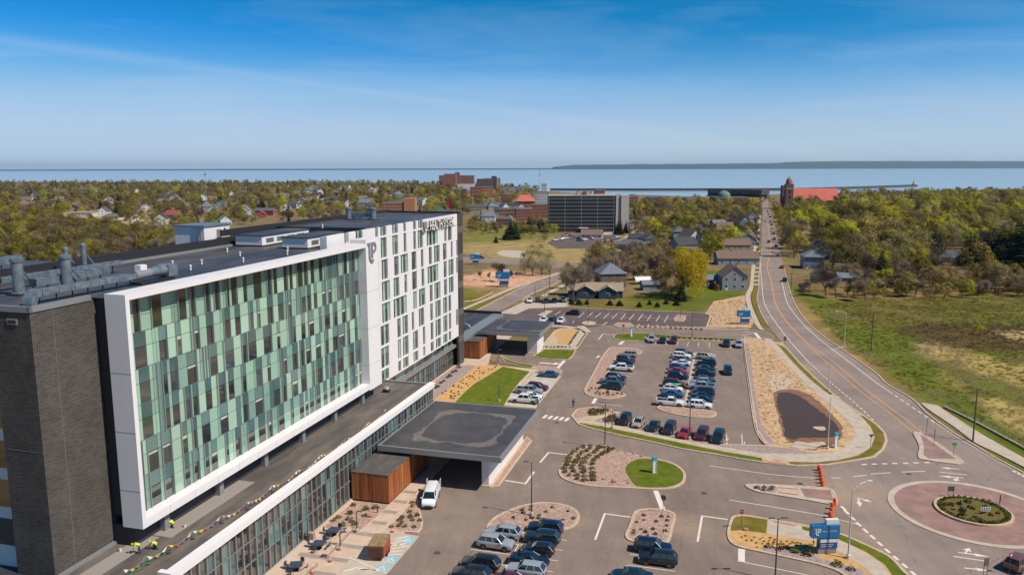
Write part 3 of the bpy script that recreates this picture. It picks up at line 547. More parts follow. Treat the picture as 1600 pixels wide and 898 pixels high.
for f_ in [-24, -20.5, -17, -13.5, -10, -6.5, -3, .5, 4]:
    bed('paving_band', [W(f_, 1.0 if f_ < -9.5 else 5.9), W(f_, 10.4 if f_ < -9.5 else 8.0), W(f_ + .9, 10.4 if f_ < -9.5 else 8.0), W(f_ + .9, 1.0 if f_ < -9.5 else 5.9)], M_PAVEGREY, 0.106) if False else sheet('paving_band', [W(f_, 1.0 if f_ < -9.5 else 5.9), W(f_, 9.0 if f_ < -9.5 else 8.0), W(f_ + .9, 9.0 if f_ < -9.5 else 8.0), W(f_ + .9, 1.0 if f_ < -9.5 else 5.9)], M_PAVEGREY, 0.106, False, fore, 4, True)
pl = struct('accessible_stalls', MB().prism(gps([(600.6, 829), (654.5, 838), (604, 897), (560, 950), (500, 950), (526, 897), (551, 869)]), -0.02, 0.11), M_CONC); pl['label'] = 'pale concrete stalls with blue wheelchair marks'
# lawn, mulch and gravel between the canopies
bed('gravel_bed', [(640, 640), (676, 598), (711, 572.5), (726, 571), (744, 571.5), (726, 587), (699, 609), (668, 640)], M_GREYGRAVEL)
bed('mulch_bed', [(744, 571.5), (781, 571.5), (786, 573), (769, 583), (741, 600), (722, 617), (705, 640), (660, 645), (683, 621), (699, 609), (726, 587)], M_MULCH, 0.129)
bed('lawn', [(786, 573), (828, 581), (812, 597), (800, 612), (786, 636), (700, 645), (705, 636), (722, 617), (741, 600), (755, 592), (770, 583)], M_GRASS, 0.133)
raised('lawn', [(780.5, 555), (784, 555.3), (792, 561.5), (809, 567), (837, 571.5), (831, 575), (809, 572), (788, 565)], M_GRASS, kerb=0.25, smooth=False, label='thin crescent of grass by the far canopy drive')
raised('lawn', [(832, 557), (850, 545.8), (875, 546), (900, 547.3), (896, 556), (889, 562), (864, 561.4), (845, 560)], M_GRASS, kerb=0.3, smooth=False, label='small lawn in front of the far canopy')
fw_ = raised('canopy_bed', [(845, 542), (853, 532), (866, 517), (876, 513), (905, 513), (918.5, 520.5), (904, 542), (900, 546), (850, 545)], M_CONC, kerb=0.25, smooth=False, label='paved corner with a mulch bed beside the far canopy')
sheet('mulch_bed', [(869, 518), (877, 515), (898, 515), (903, 518), (894, 532.5), (887, 538.5), (870, 538.5), (872, 530), (866, 524)], M_MULCH, 0.125, False, fw_)
sheet('gravel', [(852, 536), (862, 523), (869, 519), (866, 525), (872, 531), (870, 538.5)], M_KERB, 0.124, False, fw_)
sheet('lawn', [(914.5, 520.5), (917.6, 521), (903.5, 541.5), (899.5, 542)], M_GRASS, 0.127, False, fw_)
pd = struct('accessible_stalls', MB().prism([W(75.2, 8.2), W(74.2, 15.2), W(57.5, 15.2), W(49, 15.2), W(49, 8.2)], -0.02, 0.015), M_CONC); pd['label'] = 'pale concrete stalls beside the lawn between the canopies'
raised('planting_island', [(831, 575.5), (843, 571), (870, 574), (879, 580), (877, 584), (868, 584), (845, 580)], M_GRAVEL, kerb=0.25, smooth=False, label='gravel wedge behind the blue car')
raised('gravel_bed', [(765, 761.5), (780.5, 759), (800, 732), (831.7, 689), (823, 682), (795, 720)], M_GRAVEL, kerb=0.3, smooth=False, label='gravel strip along the outer wall of the near canopy')

# ---------------------------------------------------------------- painted markings
def line(name, pts, wd, m=None, z=0.012, parent=None, world=False):
    P = pts if world else gps(pts); L = offset(P, wd / 2, False); Q = offset(P, -wd / 2, False)
    return MB().flat(L + Q[::-1], z).build(name, m or M_PAINT, parent or lot)
line('stop_line', [(844, 722), (857, 706.6), (886, 709.7)], 0.32)
line('stop_line', [(789, 750), (821, 755), (834.5, 736.5)], 0.32)
line('stop_line', [(930, 842.5), (945, 802), (986, 807.5)], 0.28)
line('stop_line', [(1090, 845.5), (1097, 805.5), (1137, 811)], 0.28)
line('stop_bar', [(1024.5, 766), (1036, 796.5)], 0.75); line('stop_bar', [(1158.6, 857), (1158.6, 877)], 0.8)
line('edge_line', [(1163, 877.6), (1258, 897), (1290, 905)], 0.15)
line('edge_line', [(1108, 727), (1150, 733), (1198, 740), (1240, 744), (1276, 746.3)], 0.16); line('edge_line', [(1140, 780.6), (1180, 787), (1229, 795), (1298, 806.7)], 0.16)
line('edge_line', [(1298, 746), (1314, 746)], 0.2, z=0.016); line('edge_line', [(1314, 812), (1345, 820)], 0.16, z=0.016)
line('stop_bar', [(931, 622), (926.5, 630)], 0.7); line('edge_line', [(932, 630), (972, 634)], 0.14)
line('stop_bar', [(974, 533), (968, 538)], 0.9); line('edge_line', [(970, 538), (1007, 540.5)], 0.16)
line('stop_line', [(935, 530.5), (942, 521.5), (962, 522.8)], 0.3); line('stop_line', [(925, 507), (942, 507.6), (949, 503)], 0.3)
line('stop_bar', [(882, 563), (871, 575)], 0.8); line('edge_line', [(843, 566.5), (862, 568)], 0.9); line('edge_line', [(864, 569), (872, 567)], 1.3)
line('stop_bar', [(1180, 520), (1188, 530)], 0.9, z=0.016); line('edge_line', [(1112, 523), (1160, 523.6)], 0.16); line('edge_line', [(1108, 519.6), (1160, 520.6)], 0.16, M_KERB)
line('drive_arrow', [(1160, 523.5), (1172, 521), (1180, 519.5)], 0.3, z=0.016); line('drive_arrow', [(1160, 524.5), (1174, 526)], 0.3, z=0.016); line('drive_arrow', [(1160, 519), (1172, 518)], 0.3, z=0.016)
line('crossing_stripe', [(907, 509), (918, 519)], 2.4, M_CONC, z=0.014)
for i in range(7): a = W(93.2, 20.2 + i * 1.17); b = W(95.8, 20.5 + i * 1.17); line('crossing_stripe', [a, b], 0.55, world=True)
for i in range(5): p0 = (848.5 + i * 8.6, 653 + i * 1.1); line('crossing_stripe', [p0, (p0[0] + 6, p0[1] - 5)], 0.6)
# lot stalls, laid out on the lot grid
def stall(s, t0, t1, wd=0.12, z=0.012): line('stall_line', [W(s, t0), W(s, t1)], wd, world=True, z=z)
for i in range(14): stall(102.6 - 2.82 * i, 38.4, 43.9); 
for i in range(16): stall(100.3 - 2.82 * i, 44.0, 49.6)
for i in range(13): stall(97.6 - 2.82 * i, 25.0, 30.6)
line('stall_line', [W(104, 43.9), W(56, 43.9)], 0.55, M_CONC, z=0.016, world=True)
for i in range(11): t = 30.3 + 2.82 * i; line('stall_line', [W(118.0, t), W(112.6, t)], 0.14, world=True)
for i in range(8): s = 46.4 - 0.93 * i; t = 35.0 + 2.82 * i; line('stall_line', [W(s, t + .4), W(s - 5.2, t - .25)], 0.14, world=True)
for u in (1134, 1158): line('stall_line', [(u + 1, 678), (u + 2, 695)], 0.14)
for i in range(7): s = -4.1 - 2.74 * i; stall(s, 21.2, 26.6); stall(s, 26.7, 32.4)
line('stall_line', [W(-6.8, 26.65), W(-24, 26.65)], 0.12, world=True, z=0.016)
for i in range(5): stall(-5.6 - 2.74 * i, 40.6, 46.4)
for i in range(9): s = 135.8 - 0.0 * i
for a, b in zip([(952, 489), (965, 489.5), (977.5, 490), (991, 490.5), (1004, 491), (1017.5, 492), (1031, 492.7), (1044, 493), (876, 486), (887, 487), (913, 488), (926, 488), (939, 488.6)], [(943, 497.5), (956, 498), (970, 499), (983, 499.5), (997, 500.5), (1011, 501), (1025, 502), (1038, 503), (867, 491.7), (878, 493), (903.6, 495.6), (917, 496), (930, 496)]): line('stall_line', [a, b], 0.22, z=0.014)
for u, v in ((999, 506), (1014, 506.7), (1028, 507.5), (1043, 508), (1058, 509), (1072, 510), (884, 500.5), (897, 501), (804, 499), (818, 500), (832, 501)): line('stall_line', [(u, v), (u - 2.6, v + 3.4)], 0.22, z=0.014)
line('stall_line', [(972, 495), (1052, 498)], 0.16, z=0.018)
for i in range(5): stall(74.6 - 4.7 * i if i < 2 else 63.2 - 2.9 * (i - 2), 9.2, 14.8, 0.14, 0.022)
for i in range(7): line('hatch_stripe', [W(70.2 - i * .9, 9.6 + .2 * i), W(69.2 - i * .9, 14.6)], 0.22, M_PAINT if i % 3 else M_BLUEPAINT, 0.022, pd, True)
# accessible stalls by the plaza
for P in ([(545, 871), (604, 896)], [(551, 869), (617, 881)], [(576, 842), (640, 855)]): line('stall_line', P, 0.14, z=0.118, parent=pl)
for i in range(6): line('hatch_stripe', [(606 + i * 2.5, 868 - i * 5), (628 + i * 2, 866 - i * 5.5)], 0.2, z=0.118, parent=pl)
for i in range(5): line('hatch_stripe', [(536 + i * 9, 893 - i * 1), (560 + i * 9, 887 + i * 1.5)], 0.2, z=0.118, parent=pl)
def wheelchair(u, v):
    c = Vector(gp(u, v, .12)); mb = MB(); mb.flat([(c.x + (dx * NR.x + dy * AX.x), c.y + (dx * NR.y + dy * AX.y)) for dx, dy in ((-.75, -.75), (.75, -.75), (.75, .75), (-.75, .75))], 0.116)
    o = mb.build('wheelchair_mark', M_BLUEPAINT, pl)
    m2 = MB(); q = lambda dx, dy: (c.x + dx * NR.x + dy * AX.x, c.y + dx * NR.y + dy * AX.y)
    arc = [q(-.1 + .36 * math.cos(a), -.15 + .36 * math.sin(a)) for a in [R(100 + 26 * i) for i in range(9)]]
    ring(m2, offset(arc, .06, False), offset(arc, -.06, False), 0.117, 0.121, False)
    for P in ([q(-.12, .35), q(-.05, -.1), q(.3, -.1), q(.42, -.5)], [q(-.1, .15), q(.25, .15)]): ring(m2, offset(P, .06, False), offset(P, -.06, False), 0.117, 0.122, False)
    h = [q(-.12 + .12 * math.cos(a), .52 + .12 * math.sin(a)) for a in [R(36 * i) for i in range(10)]]; m2.flat(h, 0.121)
    m2.build('wheelchair_figure', M_PAINT, o)
for u, v in ((638, 843), (612, 873), (598, 887)): wheelchair(u, v)
# road lines
def ptsdash(name, pts, wd, on, off, m=None, z=0.012, parent=None):
    P = smooth_poly(gps(pts), False, 8); acc = 0; cur = [P[0]]; draw = True
    for a, b in zip(P, P[1:]):
        a, b = Vector(a), Vector(b); L = (b - a).length; pos = 0
        while acc + L - pos >= (on if draw else off):
            step = (on if draw else off) - acc; pos += step; q = a + (b - a) * (pos / L)
            if draw and len(cur) >= 1: line(name, cur + [tuple(q)], wd, m, z, parent or road, True)
            cur = [tuple(q)]; draw = not draw; acc = 0
        acc += L - pos; cur.append(tuple(b))
yl = [(1199, 345), (1202, 370), (1204, 388), (1199, 416), (1205, 439), (1210.6, 470), (1221.6, 492), (1242, 517), (1266, 541)]
def solid(pts, wd, m): line('lane_line', smooth_poly(gps(pts), False, 6), wd, m, 0.010, road, True)
solid(yl, 0.35, M_YELLOW)
solid([(1266, 541.5), (1268, 544.5), (1296.5, 569.5), (1340, 607.5), (1389, 644), (1425, 674)], 0.22, M_YELLOW); solid([(1267, 540), (1300, 563), (1351, 606.5), (1397, 641), (1440, 674)], 0.22, M_YELLOW)
solid([(1187.5, 400), (1188.5, 420), (1191, 450), (1193.5, 470), (1201, 487), (1217, 510.6), (1235.6, 534), (1257.5, 559), (1266, 567)], 0.2, M_PAINT)
ptsdash('lane_dash', [(1267, 568), (1290, 590), (1312, 609), (1340, 633), (1371, 662)], 0.22, 1.3, 0.9)
solid([(1222, 440), (1229, 470), (1239, 487), (1260.6, 512), (1292, 539), (1323, 562), (1370, 598), (1395, 615)], 0.2, M_PAINT)
ptsdash('lane_dash', [(1398, 617), (1420, 632), (1445, 649), (1464, 662.5)], 0.25, 1.6, 1.1)
line('stop_line', [(1462, 660), (1500, 685), (1553, 716), (1600, 742)], 0.12, parent=road, z=0.010)
Z4 = lambda x, y: (1200 + x / 3.99, 673 + y / 3.99)
for x in (600, 662, 727, 790, 858, 924, 992): line('yield_dash', [Z4(x - 16, 208 - (x - 600) * .03), Z4(x + 16, 207 - (x - 600) * .03)], 0.4, parent=road, z=0.010)
for x, y in ((470, 480), (490, 505), (528, 543), (565, 580), (608, 620), (652, 660), (698, 702), (745, 745), (797, 790), (852, 838), (905, 885)): line('yield_dash', [Z4(x - 15, y - 13), Z4(x + 15, y + 13)], 0.4, parent=road, z=0.010)
for a, b in (((640, 268), (765, 259)), ((835, 255), (980, 250)), ((1070, 255), (1240, 273)), ((1155, 780), (1360, 810)), ((530, 283), (615, 275))): line('lane_dash', [Z4(*a), Z4(*b)], 0.2, parent=road, z=0.010)
for a, b in ((1478, 1500), (1500, 1530)): pass
for i in range(3): line('yield_dash', [(1583 + i * 7, 735 + i * 3.6), (1587 + i * 7, 737.5 + i * 3.6)], 0.4, parent=road, z=0.014)
def arrow(u, v, u2, v2, branch=None):
    a, b = Vector(gp(u, v)), Vector(gp(u2, v2)); d = (b - a).normalized(); n = Vector((d.y, -d.x)); L = (b - a).length; q = lambda x, y: tuple(a + d * x + n * y)
    o = MB().flat([q(0, -.09), q(L * .55, -.14), q(L * .5, -.42), q(L, 0), q(L * .5, .42), q(L * .55, .14), q(0, .09)], 0.0105).build('lane_arrow', M_PAINT, road)
    if branch:
        c = Vector(gp(*branch)); m = a + d * (L * .22); e = (c - m).normalized(); k = Vector((e.y, -e.x)); M_ = (c - m).length; q2 = lambda x, y: tuple(m + e * x + k * y)
        MB().flat([q2(0, -.1), q2(M_ * .5, -.1), q2(M_ * .45, -.5), q2(M_, 0), q2(M_ * .45, .5), q2(M_ * .5, .1), q2(0, .1)], 0.0125).build('arrow_branch', M_PAINT, o)
arrow(*Z4(1195, 237), *Z4(1072, 228)); arrow(*Z4(1220, 292), *Z4(1062, 280), Z4(1165, 312)); arrow(*Z4(560, 412), *Z4(575, 472)); arrow(*Z4(558, 415), *Z4(650, 443)); arrow(*Z4(1185, 755), *Z4(1385, 783), Z4(1255, 728)); arrow(*Z4(1220, 852), *Z4(1375, 868))
# ---------------------------------------------------------------- hospital
random.seed(11)
def brick_mat(name, c1, c2, mortar):
    m = mat(name, c1, rough=0.85, spec=0.3); t = m.node_tree; b = t.nodes['Principled BSDF']
    tcn = N(t, 'ShaderNodeTexCoord'); s_ = N(t, 'ShaderNodeSeparateXYZ'); t.links.new(tcn.outputs['Object'], s_.inputs[0])
    ad = N(t, 'ShaderNodeMath', operation='ADD'); t.links.new(s_.outputs['X'], ad.inputs[0]); t.links.new(s_.outputs['Y'], ad.inputs[1])
    c = N(t, 'ShaderNodeCombineXYZ'); t.links.new(ad.outputs[0], c.inputs[0]); t.links.new(s_.outputs['Z'], c.inputs[1])
    br = N(t, 'ShaderNodeTexBrick'); br.inputs['Scale'].default_value = 1.0; br.inputs['Brick Width'].default_value = 0.56; br.inputs['Row Height'].default_value = 0.18; br.inputs['Mortar Size'].default_value = 0.022
    br.inputs['Color1'].default_value = (*c1, 1); br.inputs['Color2'].default_value = (*c2, 1); br.inputs['Mortar'].default_value = (*mortar, 1); br.inputs['Bias'].default_value = -0.2
    t.links.new(c.outputs[0], br.inputs['Vector'])
    n = N(t, 'ShaderNodeTexNoise'); n.inputs['Scale'].default_value = 0.35; n.inputs['Detail'].default_value = 6; t.links.new(tcn.outputs['Object'], n.inputs['Vector'])
    mr = N(t, 'ShaderNodeMapRange'); mr.inputs[3].default_value = 0.6; mr.inputs[4].default_value = 1.4; t.links.new(n.outputs['Fac'], mr.inputs[0])
    hs = N(t, 'ShaderNodeHueSaturation'); t.links.new(br.outputs['Color'], hs.inputs['Color']); t.links.new(mr.outputs[0], hs.inputs['Value']); t.links.new(hs.outputs[0], b.inputs['Base Color'])
    bp = N(t, 'ShaderNodeBump'); bp.inputs['Strength'].default_value = 0.5; bp.inputs['Distance'].default_value = 0.02; bp.invert = True; t.links.new(br.outputs['Fac'], bp.inputs['Height']); t.links.new(bp.outputs[0], b.inputs['Normal'])
    return m
M_BRICK = brick_mat('dark_brick', px(80, 78, 78), px(50, 49, 52), px(108, 104, 98))
M_WHITE = mat('white_panel', px(229, 232, 240, 1.12), c2=px(216, 220, 229, 1.12), scale=0.25, rough=0.45)
M_WHITE2 = mat('white_wall_panel', px(227, 230, 238, 1.12), c2=px(214, 218, 226, 1.12), scale=0.2, rough=0.5)
M_ROOF = mat('roof_membrane', px(60, 62, 68), c2=px(104, 103, 104), scale=0.22, rough=0.5, spec=0.5, bump=0.25, bscale=0.8, stretch=(0, (1.0, 0.25, 1)), contrast=(0.42, 0.75))
M_ROOF2 = mat('podium_roof_membrane', px(82, 79, 79), c2=px(128, 120, 112), scale=0.35, rough=0.8, bump=0.3, bscale=1.5, stretch=(0, (1.5, 0.35, 1)), contrast=(0.42, 0.78), detail=10)
M_PARA = mat('dark_coping', px(46, 46, 50), rough=0.5)
M_COPE = mat('grey_coping', px(150, 156, 164), rough=0.4, metal=0.3)
M_DARK = mat('dark_cladding', px(52, 56, 62), rough=0.6)
M_MULL = mat('mullion_metal', px(150, 160, 164), rough=0.35, metal=0.5)
M_FIN = mat('glass_fin', px(150, 164, 166), rough=0.15, spec=0.8)
def glass(name, c, rough=0.05, c2=None, spec=0.7):
    m = mat(name, c, rough=rough, spec=spec, c2=c2, scale=0.35, rnd=0.25); m.node_tree.nodes['Principled BSDF'].inputs['IOR'].default_value = 2.2; return m
G_GREEN = [mat('pale_green_glass_%s' % k, px(*c), rough=0.12, spec=0.6, rnd=0.10) for k, c in (('light', (168, 206, 190)), ('mid', (152, 192, 178)), ('deep', (132, 172, 162)))]
G_TEAL = [mat('teal_glass_%s' % k, px(*c), rough=0.08, spec=0.7, rnd=0.18) for k, c in (('light', (104, 138, 138)), ('dark', (76, 110, 114)))]
for m_ in G_GREEN + G_TEAL: m_.node_tree.nodes['Principled BSDF'].inputs['IOR'].default_value = 1.75
G_DARK = [glass('window_glass_' + k, c) for k, c in (('clear', (0.018, 0.024, 0.022)), ('brown', (0.035, 0.030, 0.022)), ('grey', (0.05, 0.06, 0.06)))]
M_BLIND = mat('window_blind', px(190, 200, 190), rough=0.7)
M_WOOD = mat('timber_cladding', px(178, 112, 62), c2=px(134, 78, 42), scale=1.2, rough=0.6, stretch=(0, (1, 1, 0.12)), rnd=0.2)
M_GREYMETAL = mat('galvanised_metal', px(140, 156, 168), c2=px(100, 116, 130), scale=1.5, rough=0.35, metal=0.35)
M_STEEL = mat('pole_steel', px(150, 152, 154), rough=0.4, metal=0.4)
M_BLACK = mat('black_rubber', (0.012, 0.012, 0.013), rough=0.7)
hosp = thing('hospital_building', 'white, glass and dark brick hospital block with low glazed front', 'building', (A0.x, A0.y, 0), ROT)
B = lambda n, t0, s0, z0, t1, s1, z1, m, p=hosp: bx(n, t0, s0, z0, t1, s1, z1, m, p)
# main block with brick ends
MB().box(-15.3, -40.85, 0, -10.7, 31.0, 34.5).build('brick_block', M_BRICK, hosp); MB().box(-29.0, -39.9, 0, -15.31, 31.0, 34.5).build('rear_wing', M_WHITE2, hosp)
B('joint', -15.0, -40.87, 20.9, -10.69, -40.84, 20.94, M_MULL); B('joint', -10.72, -38.4, 8, -10.68, -38.36, 34.4, M_MULL)
B('painted_gap_shade', -10.72, -32.75, 8.1, -10.55, -31.0, 34.4, M_DARK)  # flat dark strip: shade of the gap beside the frame put into its colour
MB().flat([(-28.9, -40.7), (-6.6, -40.7 + 8), (-6.6, 24.3), (-28.9, 24.3)][:0] or [(-28.8, -40.7), (-10.8, -40.7), (-10.8, -33.4), (-6.7, -33.4), (-6.7, 24.2), (-11.3, 24.2), (-11.3, 31.0), (-28.8, 31.0)], 34.62).build('roof', M_ROOF, hosp)
for a in ((-29.0, -40.95, -10.6, -40.6), (-10.95, -40.95, -10.6, -33.7), (-29.15, -40.95, -28.8, 17.0)):
    B('coping', a[0], a[1], 34.4, a[2], a[3], 34.95, M_COPE)
B('parapet', -29.6, -40.95, 34.2, -29.16, 60, 36.1, M_PARA)
B('vent_slot', -13.4, -40.93, 33.2, -12.2, -40.82, 33.75, M_COPE); B('vent_slot', -13.25, -40.96, 33.32, -12.35, -40.9, 33.62, M_PARA)
# rear wing seen at the left edge: white panels and dark windows
MB().box(-60.0, -39.0, 0, -29.05, -12.0, 35.0).build('rear_block', M_WHITE2, hosp); MB().flat([(-59.9, -38.9), (-29.2, -38.9), (-29.2, -12.1), (-59.9, -12.1)], 35.02).build('roof', M_ROOF, hosp)
for k in range(6): B('window', -18.6, -39.98, 10.4 + 4.05 * k, -16.2, -39.86, 13.2 + 4.05 * k, G_DARK[0])
B('lower_roof', -30, -60, 0, -15.4, -41.0, 6.2, M_ROOF2)
# white frame round the curtain wall
S0, S1, ZB, ZT, TF, TB = -33.7, 24.4, 10.45, 35.1, -6.5, -9.0
IS0, IS1, IZ0, IZ1 = -33.15, 19.7, 11.35, 34.5
B('frame_end', TB, S0, ZB, TF, IS0, ZT, M_WHITE); B('frame_end', TB - .2, IS1, ZB - .2, TF + .02, S1, 35.75, M_WHITE)
B('frame_top', TB, IS0, IZ1, TF, IS1, ZT, M_WHITE); B('frame_sill', TB, IS0, ZB, TF, IS1, IZ0, M_WHITE)
for z in (14.5, 20.8, 27.0): B('panel_joint', TB - .01, S0 - .012, z, TF + .012, S0 + .01, z + .04, M_COPE); B('panel_joint', TB - .01, IS1 - .012, z, TF + .035, S1, z + .035, M_COPE)
for k_ in range(1, 14): y_ = S0 + 4.15 * k_; B('panel_joint', TF - .01, y_, ZB - .004, TF + .006, y_ + .03, IZ0 + .004, M_COPE); B('panel_joint', TB, y_, ZT - .01, TF + .006, y_ + .03, ZT + .006, M_COPE)
B('soffit_band', -10.6, -33.3, 8.2, -8.0, 24.0, 10.44, M_DARK)
for k in range(6): B('column', -8.0, -29.6 + 9.6 * k, 8.2, -7.3, -28.8 + 9.6 * k, 10.44, M_COPE)
# curtain wall: each glass panel a piece
cw = MB().box(-10.6, IS0, IZ0, -8.35, IS1, IZ1).build('curtain_wall', M_DARK, hosp)
FLH = (IZ1 - IZ0) / 6
XG = -8.0
for fl in range(6):
    z1 = IZ1 - fl * FLH; z0 = z1 - FLH; zm = z1 - FLH * (0.42 if fl else 0.0)
    y = IS0; i = 0; rs = random.Random(40 + fl // 2); prev = ''
    while y < IS1 - 0.2:
        wd = rs.choice([0.5, 0.75, 0.95, 1.1, 1.5, 1.7]); y1 = min(y + wd, IS1)
        if IS1 - y1 < 0.4: y1 = IS1
        r = rs.random(); r2 = random.random()
        kind = 'g' if prev == 'w' or wd == .5 else ('w' if prev != 'w' and r < .92 else 't')
        prev = kind
        a, b = y + 0.03, y1 - 0.03
        if kind == 'g':
            gm = random.choice([0, 0, 0, 1, 1, 2]) if wd > .6 else random.choice([1, 2])
            zs = zm if fl else z1 - FLH * .55
            bx('spandrel_panel', XG - .1, a, z0 + .03, XG, b, zs - .03, G_GREEN[gm], cw); bx('spandrel_panel', XG - .1, a, zs + .03, XG, b, z1 - .03, G_GREEN[min(2, gm + random.choice([0, 0, 1]))], cw)
        elif kind == 't':
            bx('teal_panel', XG - .1, a, z0 + .03, XG, b, z1 - .03, random.choice(G_TEAL), cw)
        else:
            if fl: bx('teal_panel', XG - .1, a, zm + .03, XG, b, z1 - .03, G_TEAL[0 if r2 < .35 else 1], cw)
            o = bx('window_pane', XG - .1, a, z0 + .03, XG - .02, b, zm - .03, G_DARK[rs.randrange(3) if r2 < .6 else 0], cw)
            if r2 < 0.22: bx('blind', XG - .02, a + .05, zm - .03 - random.uniform(.25, .45), XG - .01, b - .05, zm - .08, M_BLIND, cw)
        if rs.random() < 0.42: bx('fin', XG - .05, y1 - .035, z0 + .02, XG + .22, y1 + .035, z1 - .02, M_FIN, cw)
        for ob_ in cw.children[-3:]: ob_.rotation_euler.z = random.gauss(0, .005); ob_.rotation_euler.y = random.gauss(0, .004)
        y = y1; i += 1
    bx('transom', XG - .1, IS0, z0 - .025, XG + .03, IS1, z0 + .025, M_MULL, cw)
# white tower wing: glazed core with panels standing proud, windows are the gaps
TW0, TW1, TZ0, TZ1, TT = 14.5, 76.6, 7.6, 36.75, -10.7
tw = MB().box(-30.0, 31.0, 7.6, TT - .45, 80.0, 36.55).box(-11.9, TW0, 8.3, TT - .45, 30.99, 36.55).build('tower_wing', M_WHITE2, hosp)
MB().flat([(-29.9, 31.1), (TT - .6, 31.1), (TT - .6, 79.9), (-29.9, 79.9)], 36.6).build('roof', M_ROOF, hosp)
B('parapet', -30.3, TW0, 36.3, -29.9, 80.3, 37.35, M_PARA); B('parapet', -30.0, 79.9, 36.3, TT - .6, 80.3, 37.0, M_PARA)
B('parapet', -29.9, 30.7, 34.65, -12.0, 31.05, 36.8, M_PARA)
B('brick_pier', TT - .44, 76.65, 0, TT + .1, 80.3, 36.6, M_BRICK); B('brick_end', -30.0, 80.02, 0, TT - .44, 80.25, 36.3, M_BRICK)
FZ = [36.75, 35.0, 30.9, 26.8, 22.7, 18.6, 14.4, 10.1, 7.6]
ROWS = [[(160, 175), (188, 220), (252, 283), (312, 326), (365, 380), (392, 417)],
        [(160, 175), (190, 222), (253, 283), (314, 328), (366, 380), (390, 417), (438, 497), (533, 545), (553, 573)],
        [(163, 180), (195, 228), (263, 287), (298, 337), (357, 382), (407, 420), (450, 466), (478, 508), (526, 545), (568, 578), (597, 608)],
        [(167, 183), (197, 240), (260, 290), (318, 332), (360, 385), (410, 425), (443, 500), (530, 546), (556, 583), (597, 608)],
        [(170, 185), (198, 242), (260, 330), (366, 385), (397, 430), (455, 470), (480, 512), (532, 548), (558, 583)],
        [(175, 235), (280, 298), (308, 337), (358, 370), (396, 424), (457, 472), (485, 514), (527, 549), (556, 570)],
        [(178, 235), (283, 300), (310, 340), (365, 392), (418, 430), (460, 474), (486, 515), (528, 550), (558, 570), (597, 608)],
        [(180, 235), (285, 300), (312, 340), (367, 392), (420, 430), (460, 476), (488, 515), (528, 550), (558, 570)]]
def s_from_u(u, t, z):
    lo, hi = -60.0, 120.0
    for _ in range(50):
        m_ = (lo + hi) / 2; x, y = W(m_, t)
        if proj(x, y, z)[0] < u: lo = m_
        else: hi = m_
    return lo
for r_, row in enumerate(ROWS):
    z1, z0 = FZ[r_], FZ[r_ + 1]; zm = (z0 + z1) / 2; cur = TW0; iv = []
    for a, b in row:
        s0 = s_from_u(540 + a / 3.455, TT, zm); s1 = s_from_u(540 + b / 3.455, TT, zm); iv.append((max(s0, TW0 + .3), min(s1, TW1 - .1)))
    if r_ == 0: iv = [(20.5, 22.0), (24.6, 27.2)] + [x for x in iv]
    for (s0, s1) in iv:
        if s0 - cur > 0.1:
            B('wall_panel', TT - .44, cur + .012, z0 + .02, TT, s0, z1 - .02 - (.3 if r_ else 0), M_WHITE2, tw)
        n = max(1, round((s1 - s0) / 1.0)); wd = (s1 - s0) / n
        win = None
        for k in range(n):
            a, b = s0 + k * wd, s0 + (k + 1) * wd; gm = random.choice(G_GREEN[:2] if (n >= 3 and k % 2) or (n == 2 and random.random() < .25) else G_DARK)
            zt = z1 - .32 if r_ else z1 - .05; zc = z0 + (zt - z0) * .62
            pn = bx('window_pane', TT - .36, a + .04, z0 + .05, TT - .28, b - .04, zc - .03, gm, tw)
            bx('spandrel_pane', TT - .36, a + .04, zc + .03, TT - .28, b - .04, zt - .02, random.choice([G_TEAL[1], G_TEAL[0], G_DARK[2]]) if gm in G_DARK else gm, tw)
            if k: bx('mullion', TT - .36, a - .035, z0, TT - .2, a + .035, zt, M_MULL, tw)
        cur = s1
    if TW1 - cur > .05: B('wall_panel', TT - .44, cur, z0 + .02, TT, TW1, z1 - .02 - (.3 if r_ else 0), M_WHITE2, tw)
    if r_: B('floor_band', TT - .44, TW0, z1 - .3, TT + .02, TW1, z1 + .02, M_WHITE2, tw)
B('tower_soffit', TT - .6, 24.5, 7.45, TT + .02, TW1, 7.6, M_WHITE2)
B('lower_glazing', -12.6, 24.5, 4.9, -12.4, 79.9, 7.45, G_TEAL[1])
for k in range(36):
    y = 24.8 + 1.53 * k; bx('glass_pane', -12.41, y, 5.3, -12.3, y + 1.45, 7.4, random.choice([G_GREEN[0], G_GREEN[1], G_TEAL[0], G_DARK[1], G_DARK[2]]), tw)
# far low front below the tower
lowf = MB().box(-29.0, 33.0, 0, -12.3, 83.8, 4.6).build('low_front', M_BRICK, hosp)
MB().flat([(-60, 80.4), (-11.9, 80.4), (-11.9, 118), (-60, 118)], 5.15).build('roof', M_ROOF, hosp)
MB().box(-60, 80.4, 0, -12.2, 118, 5.1).build('low_block', M_BRICK, hosp)
B('parapet', -60, 117.6, 5.0, -12, 118.1, 5.9, M_PARA)
B('roof_edge', -14.5, 32.5, 4.6, -11.4, 118, 5.25, M_COPE)
for k in range(30):
    y = 33.4 + 1.42 * k
    if y > 76.2: break
    bx('glass_pane', -12.3, y + .05, 0.3, -12.1, y + 1.37, 4.45, random.choice([G_DARK[1], G_DARK[2], G_TEAL[0], G_DARK[2]]), lowf); bx('mullion', -12.3, y - .06, 0.2, -11.95, y + .06, 4.55, M_MULL, lowf)
B('transom', -12.3, 33.2, 2.3, -12.0, 76.2, 2.4, M_MULL, lowf); B('door', -12.31, 80.4, .1, -12.15, 81.6, 2.6, M_WHITE, lowf)
